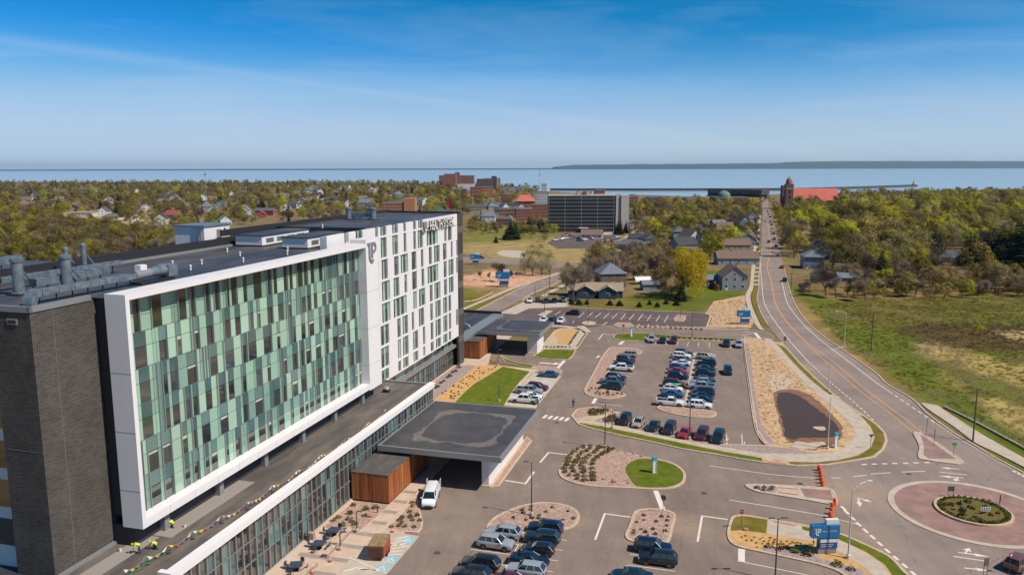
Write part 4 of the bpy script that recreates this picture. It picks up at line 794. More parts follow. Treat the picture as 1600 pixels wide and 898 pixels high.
tag(MB().path([(-15.5 + 1.6 * math.cos(a), 95.0, 5.2 + 1.3 * math.sin(a)) for a in [R(18 * i) for i in range(11)]], .28, 8).build('vent_pipe', M_COPE, hosp))
# podium along the drive: glass wall with vertical fins, white edged flat roof
pod = MB().box(-29.0, -75, 0, -0.5, 32.2, 8.1).build('podium', M_DARK, hosp)
MB().flat([(-10.6, -75), (-0.6, -75), (-0.6, 32.1), (-12.0, 32.1), (-12.0, 24.6), (-10.6, 24.6)], 8.2).build('podium_roof', M_ROOF2, hosp)
B('roof_edge', -0.75, -37.6, 7.95, 0.35, 32.4, 8.75, M_WHITE); B('roof_edge', -12, 32.1, 7.95, .35, 32.55, 8.5, M_COPE)
B('roof_edge', -0.75, -60, 7.95, -0.2, -38.2, 8.6, M_COPE); B('roof_edge', -1.2, -38.2, 7.95, .36, -37.6, 8.9, M_WHITE)
B('roof_flashing', -10.68, -60, 8.2, -10.3, -32.8, 8.5, M_COPE)
B('roof_edge', -10.6, -42.2, 8.2, -.6, -41.6, 8.95, M_PARA)
for z in (0.35, 3.0, 5.6, 7.6): B('transom', -0.5, -60, z - .04, -0.1, 32.2, z + .04, M_MULL, pod)
k = 0; y = -41.0
while y < 32.0:
    gl = random.choice([G_DARK[0], G_DARK[2], G_TEAL[1], G_DARK[1], G_TEAL[0]])
    for z0, z1 in ((0.4, 2.95), (3.05, 5.55), (5.65, 7.55)):
        bx('glass_pane', -0.5, y + .05, z0, -0.28, y + 1.2, z1, gl if random.random() < .7 else random.choice(G_DARK + [G_TEAL[0]]), pod)
    bx('fin', -0.5, y - .09, 0.2, -0.12, y + .12, 7.9, M_MULL if k % 2 else M_COPE, pod); y += 1.25; k += 1
B('plinth', -0.55, -60, 0, 0.12, 32.2, .32, M_CONC, pod)
# roof details
def cut(mb_, name, m, parent, label=None, **k): return mb_.build(name, m, parent, **k)
def hthing(name, label, cat, t, s, z, rz=0.0, group=None):
    x, y = W(s, t); return thing(name, label, cat, (x, y, z), ROT + rz, group)
ph = hthing('rooftop_penthouse', 'white boxy stair penthouse on the hospital roof', 'penthouse', -34.2, 14.5, 35.0)
MB().box(-2.8, -2.6, -3.0, 2.8, 4.2, 3.0).build('wall', M_WHITE2, ph); MB().box(-3.0, -2.8, 3.0, 3.0, 4.4, 3.25).build('roof', M_GREYMETAL, ph)
MB().box(2.8, .6, 0.2, 2.86, 1.8, 2.4).build('door', M_COPE, ph); MB().box(2.8, 2.6, 1.9, 2.88, 3.0, 2.5).build('vent', M_PARA, ph)
for k in range(3): MB().tube((1.2 + .5 * k, -2.75, -2), (1.2 + .5 * k, -2.75, 2.9), .07).build('pipe', M_GREYMETAL, ph)
def roof_unit(t, s, lt, ls, h, label, nl):
    o = hthing('rooftop_unit', label, 'roof unit', t, s, 34.62, 0, 'white louvred roof units')
    MB().box(-lt / 2, 0, .25, lt / 2, ls, h).build('casing', M_WHITE2, o); MB().box(-lt / 2 - .15, -.15, h, lt / 2 + .15, ls + .15, h + .18).build('lid', M_ROOF, o); MB().box(-lt / 2 + .1, .1, 0, lt / 2 - .1, ls - .1, .25).build('plinth', M_PARA, o)
    for i in range(nl): MB().box(lt / 2, 1.2 + i * (ls - 2) / nl, h * .35, lt / 2 + .05, 1.2 + i * (ls - 2) / nl + 2.2, h * .75).build('louvre', M_GREYMETAL, o)
roof_unit(-25.6, 15.5, 5.0, 15, 1.75, 'long white louvred roof unit beside the penthouse', 4); roof_unit(-16.0, 13.8, 4.6, 12, 1.75, 'white louvred roof unit nearest the glass front', 3)
roof_unit(-33.6, 22.0, 4.0, 22, 1.5, 'low white roof unit behind the back parapet', 2)
def stack(t, s, h, r, label, z=34.62):
    o = hthing('exhaust_stack', label, 'exhaust stack', t, s, z, 0, 'galvanised exhaust stacks')
    MB().lathe([(r * 1.3, 0), (r * 1.3, .25), (r, .3), (r, h - .5), (r * 1.16, h - .45), (r * 1.16, h - .15), (r * .7, h)], n=14).build('flue', M_GREYMETAL, o, 40)
    MB().tube((0, r, h * .62), (0, r + 1.3, h * .25), .12, .12, 6).build('brace', M_GREYMETAL, o); MB().box(-r * 1.5, -r * 1.5, -.02, r * 1.5, r * 1.5, .18).build('base', M_PARA, o)
stack(-19.4, -33.9, 3.9, .55, 'leftmost of the two big stacks above the brick corner'); stack(-18.2, -29.0, 3.7, .55, 'right of the two big stacks above the brick corner')
stack(-27.0, -20.2, 3.4, .3, 'thin stack by the back parapet, left'); stack(-25.5, -19.0, 3.8, .3, 'thin stack by the back parapet, right')
stack(-27.2, 54.2, 2.6, .65, 'left stack on the tower roof', 36.6); stack(-21.5, 54.2, 2.6, .65, 'right stack on the tower roof', 36.6)
def duct(pts, wd, ht, z, label, grp=None, base=34.62):
    o = hthing('air_duct', label, 'duct', 0, 0, base, 0, 'galvanised roof ducts')
    for (t0, s0), (t1, s1) in zip(pts, pts[1:]):
        d = Vector((t1 - t0, s1 - s0)); L = d.length; d.normalize(); n = Vector((d.y, -d.x)); mb = MB()
        q = lambda x, y: (t0 + d.x * x + n.x * y, s0 + d.y * x + n.y * y)
        mb.prism([q(0, -wd / 2), q(L, -wd / 2), q(L, wd / 2), q(0, wd / 2)], z, z + ht, 0, True); mb.build('casing', M_GREYMETAL, o)
        k = 0.0
        while k < L:
            MB().prism([q(k, -wd / 2 - .05), q(k + .07, -wd / 2 - .05), q(k + .07, wd / 2 + .05), q(k, wd / 2 + .05)], z - .05, z + ht + .05, 0, True).build('flange', M_GREYMETAL, o)
            MB().box(q(k, 0)[0] - .05, q(k, 0)[1] - .05, 0, q(k, 0)[0] + .05, q(k, 0)[1] + .05, z).build('support', M_PARA, o); k += 1.9
    return o
duct([(-12.9, -37.6), (-12.4, -25.6)], .85, .6, .8, 'long rectangular duct along the brick edge of the roof')
duct([(-19.0, -32.6), (-19.4, -22.0)], .9, .75, .7, 'thick duct between the two big stacks'); duct([(-23.0, -33.0), (-22.4, -16.5)], .7, .5, 1.0, 'raised duct running behind the two big stacks')
duct([(-34.0, -36.0), (-34.4, -20.0)], 1.2, .9, .9, 'duct beyond the back parapet on the left', None, 35.02)
duct([(-26.8, 54.9), (-22.0, 54.9)], 1.5, .8, .7, 'short duct joining the stacks on the tower roof', None, 36.6)
ff = hthing('duct_fan', 'fan drum with box motor at the end of the roof duct', 'roof fan', -12.4, -24.9, 34.62)
MB().tube((0, -.7, 1.1), (0, 1.6, 1.15), .55, .55, 16).build('drum', M_COPE, ff, 40); MB().box(-.4, -.1, 1.6, .4, .9, 2.2).build('motor', M_WHITE2, ff)
MB().tube((0, 1.6, 1.15), (-.1, 4.0, 1.2), .45, .75, 12).build('cone', M_GREYMETAL, ff, 40); MB().box(-.9, 4.0, .4, .7, 5.6, 1.75).build('hood', M_GREYMETAL, ff); MB().box(-.7, -.5, 0, .7, 5, .3).build('base', M_PARA, ff)
el = hthing('duct_elbow', 'curved sheet metal elbow at the brick corner of the roof', 'duct', -12.9, -39.3, 34.62)
arc = [(1.3 * math.sin(R(i * 12)), 1.5 * math.cos(R(i * 12))) for i in range(9)]
mb = MB(); v = []
for y, z in arc: v += [(-.6, 1.5 - y, z), (.6, 1.5 - y, z), (.6, 1.5 - y * .5, z * .55), (-.6, 1.5 - y * .5, z * .55)]
f = [(i * 4 + k, i * 4 + (k + 1) % 4, i * 4 + 4 + (k + 1) % 4, i * 4 + 4 + k) for i in range(8) for k in range(4)] + [(0, 1, 2, 3), (35, 34, 33, 32)]
mb.add(v, f); mb.build('bend', M_GREYMETAL, el, 40)
random.seed(5)
for (t, s) in ((-14.5, -13.5), (-17, -8), (-20, -10), (-13, -4.5), (-18, 2), (-12, 5), (-23, 6), (-15, 10), (-20, 30)):
    o = hthing('roof_vent', 'small pale vent pipe standing on the dark roof', 'vent pipe', t, s, 34.62 if s < 17 else 36.6, 0, 'vent pipes on the roof')
    MB().lathe([(.11, 0), (.11, .6), (.16, .62), (.16, .75), (.05, .8)], n=8).build('pipe', M_WHITE2, o); MB().lathe([(.2, 0), (.2, .06), (.12, .1)], n=8).build('flashing', M_PARA, o)
o = hthing('roof_hatch_fan', 'small fan box standing alone on the low roof', 'roof fan', -6.4, 26.0, 8.2); MB().box(-.5, -.5, 0, .5, .5, .5).build('base', M_PARA, o); MB().lathe([(.55, .5), (.6, .7), (.4, .95), (.1, 1.05)], n=12).build('hood', M_COPE, o, 40)
# lettering
def text(body, size, loc, rot, m, parent, ext=0.12, bold=0.0, name='lettering', sx=1.0, align='LEFT'):
    cu = bpy.data.curves.new(name, 'FONT'); cu.body = body; cu.size = size; cu.extrude = ext; cu.offset = bold; cu.align_x = align
    ob = bpy.data.objects.new(name, cu); col.objects.link(ob); dg = bpy.context.evaluated_depsgraph_get(); me = bpy.data.meshes.new_from_object(ob.evaluated_get(dg))
    bpy.data.objects.remove(ob); me.materials.clear(); me.materials.append(m)
    o = bpy.data.objects.new(name, me); col.objects.link(o); o.location = loc; o.rotation_euler = rot; o.scale = (sx, 1, 1)
    if parent: o.parent = parent
    return o
FACE = (R(90), 0, R(90))                            # stands on a face that looks along local +x, reading along +y
M_LOGOD = mat('sign_letter_side', px(72, 76, 84), rough=0.5); M_LETTER = mat('sign_letter_white', px(238, 238, 240, 1.1), rough=0.4); M_LOGO = mat('sign_logo_grey', px(140, 146, 160), rough=0.4, metal=0.2)
rs_ = text('UP HEALTH SYSTEM', 2.75, (-10.25, 54.6, 34.35), FACE, M_LETTER, hosp, 0.2, 0.03, 'roof_sign_lettering', 0.74); rs_.data.materials.append(M_LOGOD); rs_.data.polygons.foreach_set('material_index', [0 if p_.normal.z > .5 else 1 for p_ in rs_.data.polygons])
B('sign_rail', -10.68, 54.4, 34.24, -10.5, 76.0, 34.32, M_WHITE2)
def up_logo(parent, ox, oy, oz, h, m, ext=.12):
    """the U with a serif and a P that share a stroke, drawn in the y-z plane"""
    w_ = h * .30; k = h
    mb = MB()
    def poly(P):
        n = len(P); v = [(ox, oy + a * k, oz + b * k) for a, b in P] + [(ox + ext, oy + a * k, oz + b * k) for a, b in P]
        mb.add(v, [list(range(n))[::-1], [n + i for i in range(n)]] + [[i, (i + 1) % n, n + (i + 1) % n, n + i] for i in range(n)])
    outer = [(-.02, 1), (-.02, .9), (.10, .86), (.10, .28), (.16, .12), (.30, 0), (.46, -.06), (.58, -.04), (.64, .08), (.60, .16), (.50, .10), (.38, .13), (.28, .24), (.26, .34), (.26, 1)]
    poly(outer)
    poly([(.40, .96), (.40, .30), (.56, .22), (.56, .44), (.66, .46), (.78, .56), (.82, .72), (.78, .88), (.68, .98), (.50, 1.02)]) if False else None
    poly([(.40, 1.0), (.40, .28), (.55, .20), (.55, 1.0)])
    poly([(.55, 1.0), (.55, .87), (.72, .86), (.82, .80), (.82, .65), (.72, .59), (.55, .58), (.55, .45), (.76, .46), (.92, .56), (.96, .73), (.91, .91), (.76, 1.0)])
    return mb.build('logo', m, parent)
up_logo(hosp, -6.46, 20.3, 31.9, 3.3, M_LOGO, .14)

# ---------------------------------------------------------------- canopies and timber vestibules
def planks(parent, p0, p1, z0, z1, wd=0.30):
    a, b = Vector(p0), Vector(p1); d = b - a; L = d.length; d.normalize(); n = Vector((d.y, -d.x)); k = 0; x = 0.0
    while x < L - .05:
        x1 = min(x + wd, L); dep = random.choice([.05, .07, .09]); q = lambda s_, o_: tuple(a + d * s_ + n * o_)
        MB().prism([q(x + .012, 0), q(x1 - .012, 0), q(x1 - .012, dep), q(x + .012, dep)], z0, z1, 0, True).build('plank', M_WOOD, parent); x = x1; k += 1
def vestibule(label, t0, t1, s0, s1, h):
    o = hthing('timber_vestibule', label, 'vestibule', t0, s0, 0.1, 0, 'timber clad entrance boxes')
    lt, ls = t1 - t0, s1 - s0
    MB().box(0, 0, .35, lt, ls, h).build('core', M_PARA, o); MB().box(.05, .05, 0, lt - .05, ls - .05, .35).build('base', M_PARA, o); MB().box(-.02, -.12, h, lt + .12, ls, h + .08).build('roof', M_ROOF2, o)
    planks(o, (0, 0), (lt, 0), .3, h + .02); planks(o, (lt, 0), (lt, ls), .3, h + .02)
vestibule('timber clad box beside the near canopy and glass front', 0.1, 5.8, -0.4, 14.6, 4.3); vestibule('timber clad box beside the far canopy', -11.9, -7.8, 84.0, 97.5, 4.4)
def canopy(label, t0, t1, s0, s1, z0, z1, wt0, wt1, ws0, ws1):
    o = hthing('entrance_canopy', label, 'canopy', t0, s0, 0.0, 0, 'flat entrance canopies'); lt, ls = t1 - t0, s1 - s0
    MB().box(0, 0, z0, lt, ls, z1).build('roof_slab', M_COPE, o)
    MB().flat([(.3, .3), (lt - .3, .3), (lt - .3, ls - .3), (.3, ls - .3)], z1 + .03).build('roof_membrane', M_CANROOF, o)
    for a in ((0, 0, lt, .3), (0, ls - .3, lt, ls), (0, .3, .3, ls - .3), (lt - .3, .3, lt, ls - .3)): MB().box(a[0], a[1], z1, a[2], a[3], z1 + .1).build('edge', M_COPE, o)
    MB().box(wt0 - t0, ws0 - s0, 0, wt1 - t0, ws1 - s0, z0).build('wall', M_WHITE2, o)
    for k in range(3): MB().tube((.9, 3 + k * (ls - 6) / 2, 0), (.9, 3 + k * (ls - 6) / 2, z0), .18, .18, 10).build('column', M_GREYMETAL, o)
    MB().box(wt0 - t0 - .25, ws0 - s0 - .25, 0, wt1 - t0 + .25, ws1 - s0 + .25, .16).build('kerb', M_KERB, o)
def canopy_roof():
    m = mat('canopy_membrane', px(66, 66, 70), c2=px(90, 88, 88), scale=0.25, rough=0.5, bump=0.2, bscale=1.5, contrast=(.4, .8)); t = m.node_tree; b = t.nodes['Principled BSDF']
    src = b.inputs['Base Color'].links[0].from_socket; tcn = N(t, 'ShaderNodeTexCoord')
    mp_ = N(t, 'ShaderNodeMapping'); mp_.inputs['Location'].default_value = (-10.2, -11.5, 0); t.links.new(tcn.outputs['Object'], mp_.inputs[0])
    def mth(op, a, b_=None, c_=None):
        n = N(t, 'ShaderNodeMath', operation=op)
        for i, x in enumerate((a, b_, c_)):
            if x is None: continue
            if isinstance(x, (int, float)): n.inputs[i].default_value = x
            else: t.links.new(x, n.inputs[i])
        return n.outputs[0]
    sp_ = N(t, 'ShaderNodeSeparateXYZ'); t.links.new(mp_.outputs[0], sp_.inputs[0])
    ax_ = mth('ABSOLUTE', sp_.outputs['X']); ay_ = mth('ABSOLUTE', sp_.outputs['Y'])
    # dried puddle rims: a rounded square of silt round the four drains
    p4 = mth('POWER', mth('ADD', mth('POWER', mth('DIVIDE', ax_, 6.2), 6.0), mth('POWER', mth('DIVIDE', ay_, 7.4), 6.0)), 0.1667)
    n1 = N(t, 'ShaderNodeTexNoise'); n1.inputs['Scale'].default_value = .55; n1.inputs['Detail'].default_value = 7; t.links.new(tcn.outputs['Object'], n1.inputs['Vector'])
    d = mth('ABSOLUTE', mth('SUBTRACT', mth('ADD', p4, mth('MULTIPLY', mth('SUBTRACT', n1.outputs['Fac'], .5), .30)), 1.0))
    wdt = mth('MULTIPLY', mth('MINIMUM', mth('DIVIDE', ax_, 6.2), mth('DIVIDE', ay_, 7.4)), 0.13)
    rim = mth('LESS_THAN', d, mth('ADD', wdt, 0.012))
    n3 = N(t, 'ShaderNodeTexNoise'); n3.inputs['Scale'].default_value = 2.5; n3.inputs['Detail'].default_value = 6; t.links.new(tcn.outputs['Object'], n3.inputs['Vector'])
    fac = mth('MULTIPLY', rim, mth('MULTIPLY', n3.outputs['Fac'], .55))
    mx = N(t, 'ShaderNodeMix', data_type='RGBA'); t.links.new(fac, mx.inputs[0]); t.links.new(src, mx.inputs[6]); mx.inputs[7].default_value = (*px(175, 162, 150), 1); t.links.new(mx.outputs[2], b.inputs['Base Color'])
    return m
M_CANROOF = canopy_roof()
canopy('dark flat canopy over the near entrance drive', 0.75, 20.3, 6.9, 30.6, 5.0, 5.75, 16.5, 17.6, 9.6, 30.0); canopy('dark flat canopy over the far entrance drive', -10.3, 6.2, 89.6, 106.6, 5.2, 5.9, 2.0, 4.6, 93.8, 101)
# ---------------------------------------------------------------- cars
M_CGLASS = mat('car_glass', (0.012, 0.018, 0.02), rough=0.04, spec=0.9)
M_TYRE = mat('tyre', (0.015, 0.015, 0.016), rough=0.8); M_RIM = mat('wheel_rim', (0.42, 0.43, 0.44), rough=0.3, metal=0.8)
M_HEAD = mat('headlight', (0.75, 0.77, 0.8), rough=0.1, spec=0.9); M_TAIL = mat('taillight', (0.35, 0.012, 0.012), rough=0.15, spec=0.8); M_TRIM = mat('black_trim', (0.02, 0.02, 0.022), rough=0.5)
PAINT = {n: mat('paint_' + n.replace(' ', '_'), c, rough=0.28, metal=mt, spec=0.6, coat=0.8) for n, c, mt in (
    ('white', (0.72, 0.72, 0.71), 0), ('silver', (0.42, 0.43, 0.45), .35), ('grey', (0.16, 0.17, 0.18), .3), ('black', (0.012, 0.013, 0.015), 0), ('navy', (0.008, 0.015, 0.034), .1),
    ('blue', (0.02, 0.085, 0.22), .15), ('maroon', (0.085, 0.012, 0.022), .1), ('red', (0.36, 0.02, 0.03), 0), ('dark teal', (0.008, 0.026, 0.034), .15), ('beige', (0.42, 0.38, 0.31), .3), ('purple', (0.034, 0.022, 0.034), .2), ('pale blue', (0.30, 0.36, 0.44), .3), ('brown', (0.16, 0.06, 0.03), .1), ('orange', (0.5, 0.13, 0.04), 0))}
# type: length, width, belt stations (x,zlow,ztop,halfwidth as fractions), greenhouse (cowl, roof front, roof rear, tail), heights
CARS = {
 'sedan': dict(W=1.82, st=[(2.40, .38, .60, .60), (2.30, .26, .70, .80), (1.95, .20, .79, .90), (1.15, .20, .90, .91), (0, .20, .94, .91), (-1.2, .20, .96, .91), (-1.75, .22, 1.0, .90), (-2.2, .28, .98, .86), (-2.38, .42, .90, .74)], gh=(1.10, .30, -.85, -1.72), zb=.93, zr=1.45, ax=(1.45, -1.38), wr=.33),
 'hatchback': dict(W=1.78, st=[(2.08, .38, .62, .60), (1.98, .26, .72, .80), (1.65, .20, .82, .88), (.95, .20, .95, .89), (0, .20, .98, .89), (-1.3, .20, 1.0, .89), (-1.9, .28, 1.0, .86), (-2.06, .42, .95, .76)], gh=(.95, .15, -1.45, -2.0), zb=.96, zr=1.52, ax=(1.3, -1.28), wr=.33),
 'suv': dict(W=1.88, st=[(2.36, .45, .74, .66), (2.28, .32, .90, .84), (1.95, .26, 1.0, .93), (1.05, .26, 1.08, .94), (0, .26, 1.10, .94), (-1.5, .26, 1.12, .94), (-2.15, .34, 1.12, .92), (-2.33, .46, 1.06, .84)], gh=(1.05, .35, -1.75, -2.28), zb=1.09, zr=1.72, ax=(1.42, -1.40), wr=.37),
 'minivan': dict(W=1.95, st=[(2.5, .40, .66, .62), (2.4, .28, .78, .84), (2.0, .22, .92, .95), (1.35, .22, 1.05, .97), (0, .22, 1.06, .97), (-1.6, .22, 1.08, .97), (-2.35, .30, 1.08, .94), (-2.5, .44, 1.02, .86)], gh=(1.55, .55, -1.95, -2.42), zb=1.05, zr=1.76, ax=(1.55, -1.5), wr=.35),
 'van': dict(W=2.02, st=[(2.85, .50, .86, .78), (2.75, .38, 1.0, .92), (2.3, .32, 1.15, 1.0), (1.75, .32, 1.28, 1.01), (0, .32, 1.30, 1.01), (-2.0, .32, 1.30, 1.01), (-2.72, .40, 1.30, .99), (-2.85, .5, 1.25, .93)], gh=(1.9, 1.25, -2.6, -2.82), zb=1.28, zr=2.12, ax=(1.75, -1.7), wr=.38),
 'pickup': dict(W=1.98, st=[(2.85, .50, .80, .72), (2.75, .38, 1.0, .92), (2.35, .32, 1.08, .98), (1.45, .32, 1.14, .99), (0, .32, 1.16, .99), (-.55, .32, 1.16, .99), (-1.6, .34, 1.17, .99), (-2.65, .40, 1.17, .98), (-2.78, .50, 1.14, .92)], gh=(1.35, .72, -.35, -.62), zb=1.14, zr=1.84, ax=(1.85, -1.75), wr=.40),
 'crew pickup': dict(W=1.98, st=[(2.95, .50, .80, .72), (2.85, .38, 1.0, .92), (2.45, .32, 1.08, .98), (1.65, .32, 1.14, .99), (0, .32, 1.16, .99), (-.9, .32, 1.16, .99), (-1.8, .34, 1.17, .99), (-2.75, .40, 1.17, .98), (-2.88, .50, 1.14, .92)], gh=(1.55, .90, -.80, -1.05), zb=1.14, zr=1.86, ax=(1.9, -1.85), wr=.40)}
CMESH = {}
def car_meshes(kind):
    if kind in CMESH: return CMESH[kind]
    d = CARS[kind]; W2 = d['W'] / 2; st = d['st']; b = MB(); v = []; n = 12
    for (x, zl, zt, hw) in st:
        hw = hw * W2 / max(s[3] for s in st); zmid = zl + (zt - zl) * .55
        half = [(hw * .80, zl), (hw * .97, zl + .10), (hw, zmid), (hw * .975, zt - .10), (hw * .90, zt - .015), (hw * .45, zt + .02)]
        v += [(x, y, z) for y, z in half] + [(x, -y, z) for y, z in half[::-1]]
    f = []
    for i in range(len(st) - 1):
        for k in range(n): f.append((i * n + k, i * n + (k + 1) % n, (i + 1) * n + (k + 1) % n, (i + 1) * n + k))
    f += [tuple(range(n))[::-1], tuple((len(st) - 1) * n + k for k in range(n))]
    b.add(v, f)
    g0, g1, g2, g3 = d['gh']; zb, zr = d['zb'], d['zr']; wb, wr = W2 * .88, W2 * .70
    # roof panel, slightly crowned
    rx = [g1 + .04, (g1 * .6 + g2 * .4), (g1 * .3 + g2 * .7), g2 - .04]; zz = [zr - .03, zr + .02, zr + .02, zr - .02]; v = []
    for x, z in zip(rx, zz): v += [(x, wr + .03, z - .07), (x, wr * .8, z), (x, -wr * .8, z), (x, -wr - .03, z - .07), (x, 0, z - .1)]
    f = [(i * 5 + k, i * 5 + (k + 1) % 5, i * 5 + 5 + (k + 1) % 5, i * 5 + 5 + k) for i in range(3) for k in range(5)] + [(4, 3, 2, 1, 0), (15, 16, 17, 18, 19)]
    b.add(v, f)
    pill = [(g0, g1), (g3, g2)]; nmid = {'pickup': 0, 'sedan': 1, 'hatchback': 1, 'crew pickup': 1}.get(kind, 2)
    for k in range(nmid): t = (k + 1) / (nmid + 1); pill.append(((g0 + (g3 - g0) * (t * .95 + .02)), g1 + (g2 - g1) * (t * .95 + .02)))
    for s in (1, -1):
        for (xb, xt) in pill: b.tube((xb, s * (wb + .012), zb - .05), (xt, s * (wr + .02), zr - .06), .055, .045, 5, False)
    if kind == 'van':                                # solid cargo sides
        for s in (1, -1): b.add([(.55, s * (wb + .03), zb - .03), (g3 + .03, s * (wb + .03), zb - .03), (g2, s * (wr + .045), zr - .05), (.42, s * (wr + .045), zr - .05)], [(0, 1, 2, 3)])
    if 'pickup' in kind:                             # open bed: dark floor let into the deck
        b.box(g3 - .12, -W2 * .80, 1.165, -2.60, W2 * .80, 1.19, 1)
        for s in (1, -1): b.box(g3 - .12, s * W2 * .80, 1.15, -2.66, s * W2 * .95, 1.24)
        b.box(-2.66, -W2 * .95, 1.15, -2.76, W2 * .95, 1.24)
    xf, xr = st[0][0], st[-1][0]
    b.box(xf - .25, -W2 * .62, .34, xf + .03, W2 * .62, .52, 1); b.box(xr - .03, -W2 * .66, .40, xr + .2, W2 * .66, .56, 1); b.box(xf - .2, -W2 * .42, .58, xf + .015, W2 * .42, .68, 1)
    for xa in d['ax']:
        for s in (1, -1): b.tube((xa, s * (W2 - .06), d['wr']), (xa, s * (W2 + .004), d['wr']), d['wr'] + .07, d['wr'] + .07, 16, True, 1)
    for s in (1, -1): b.box(g0 - .25, s * (W2 - .02), zb - .02, g0 - .05, s * (W2 + .17), zb + .12)
    body = b.mesh('car_body_' + kind.replace(' ', '_'), [PAINT['white'], M_TRIM], 35)
    g = MB(); g.add([(g0, wb, zb - .04), (g3, wb, zb - .04), (g3, -wb, zb - .04), (g0, -wb, zb - .04), (g1, wr, zr - .05), (g2, wr, zr - .05), (g2, -wr, zr - .05), (g1, -wr, zr - .05)],
                    [(0, 4, 5, 1), (1, 5, 6, 2), (2, 6, 7, 3), (3, 7, 4, 0)])
    gl = g.mesh('car_glass_' + kind.replace(' ', '_'), M_CGLASS)
    r = d['wr']; ty = MB().lathe([(r * .62, -.11), (r * .95, -.11), (r, -.07), (r, .07), (r * .95, .11), (r * .62, .11)], n=16).mesh('tyre', M_TYRE, 30)
    rim = MB(); rim.lathe([(r * .64, .02), (r * .64, .09), (r * .2, .10)], n=16)
    for k in range(5): a = k * 2 * math.pi / 5; rim.tube((r * .12 * math.cos(a), r * .12 * math.sin(a), .105), (r * .6 * math.cos(a), r * .6 * math.sin(a), .112), .03, .03, 4, False)
    rimm = rim.mesh('rim', M_RIM, 30)
    hl = MB().box(-.16, -.19, -.07, .06, .19, .07).mesh('headlight', M_HEAD); tl = MB().box(-.05, -.12, -.12, .1, .12, .12).mesh('taillight', M_TAIL)
    CMESH[kind] = (body, gl, ty, rimm, hl, tl); return CMESH[kind]
def car(kind, color, x, y, heading, label, group=None, z=0.012, detail=True, cat=None):
    body, gl, ty, rm, hl, tl = car_meshes(kind); d = CARS[kind]; W2 = d['W'] / 2; st = d['st']
    c = thing('parked_car' if kind not in ('pickup', 'crew pickup', 'van') else {'van': 'cargo_van'}.get(kind, 'pickup_truck'), label, cat or {'van': 'van', 'pickup': 'pickup', 'crew pickup': 'pickup', 'minivan': 'minivan', 'suv': 'suv'}.get(kind, 'car'), (x, y, z), heading, group)
    o = link('body', body, c); o.material_slots[0].link = 'OBJECT'; o.material_slots[0].material = PAINT[color]
    link('windows', gl, c)
    for xa in d['ax']:
        for s in (1, -1):
            wv = link('wheel', ty, c, (xa, s * (W2 - .09), d['wr'])); wv.rotation_euler = (R(-90) * s, 0, 0)
            if detail: link('rim', rm, wv)
    if detail:
        for s in (1, -1):
            link('headlight', hl, c, (st[1][0] - .06, s * W2 * .70, st[1][2] - .10)); link('taillight', tl, c, (st[-2][0] - .12, s * W2 * .80, st[-2][2] - .16))
    return c
OUT, INN = ROT, ROT + math.pi                        # nose away from / towards the hospital
UPR = ROT + math.pi / 2; DWN = ROT - math.pi / 2     # nose away from / towards the camera along the lot
ORD = ['first', 'second', 'third', 'fourth', 'fifth', 'sixth', 'seventh', 'eighth', 'ninth', 'tenth', 'eleventh', 'twelfth']
def column(items, t, where, group):
    for i, (s, kind, color, h) in enumerate(items):
        x, y = W(s, t + random.uniform(-.25, .25)); car(kind, color, x, y, h + random.uniform(-.03, .03), '%s %s, %s from the far end of %s' % (color, kind, ORD[i], where), group)
random.seed(21)
column([(96.1, 'suv', 'beige', INN), (90.7, 'suv', 'maroon', OUT), (87.9, 'sedan', 'navy', INN), (82.3, 'crew pickup', 'white', INN), (73.6, 'suv', 'navy', OUT), (70.1, 'crew pickup', 'grey', INN), (66.4, 'suv', 'dark teal', INN)], 27.8, "the left gravel island's car column", 'cars along the left island of the main lot')
column([(101.2, 'suv', 'dark teal', OUT), (98.3, 'suv', 'white', OUT), (94.0, 'sedan', 'maroon', OUT), (91.1, 'sedan', 'white', INN), (86.7, 'hatchback', 'blue', OUT), (83.0, 'sedan', 'red', OUT), (78.6, 'suv', 'navy', OUT), (71.9, 'minivan', 'maroon', OUT), (68.2, 'hatchback', 'white', OUT), (64.0, 'sedan', 'blue', OUT), (57.7, 'pickup', 'white', OUT)], 41.0, 'the double row, left half', 'cars in the left half of the double row')
column([(98.9, 'suv', 'beige', OUT), (92.2, 'suv', 'navy', INN), (87.2, 'sedan', 'dark teal', OUT), (82.8, 'suv', 'navy', OUT), (77.8, 'sedan', 'purple', OUT), (74.1, 'crew pickup', 'pale blue', INN), (71.1, 'crew pickup', 'silver', INN), (66.9, 'minivan', 'purple', INN), (64.1, 'sedan', 'dark teal', OUT), (61.3, 'sedan', 'navy', INN), (57.5, 'suv', 'white', OUT)], 46.9, 'the double row, right half', 'cars in the right half of the double row')
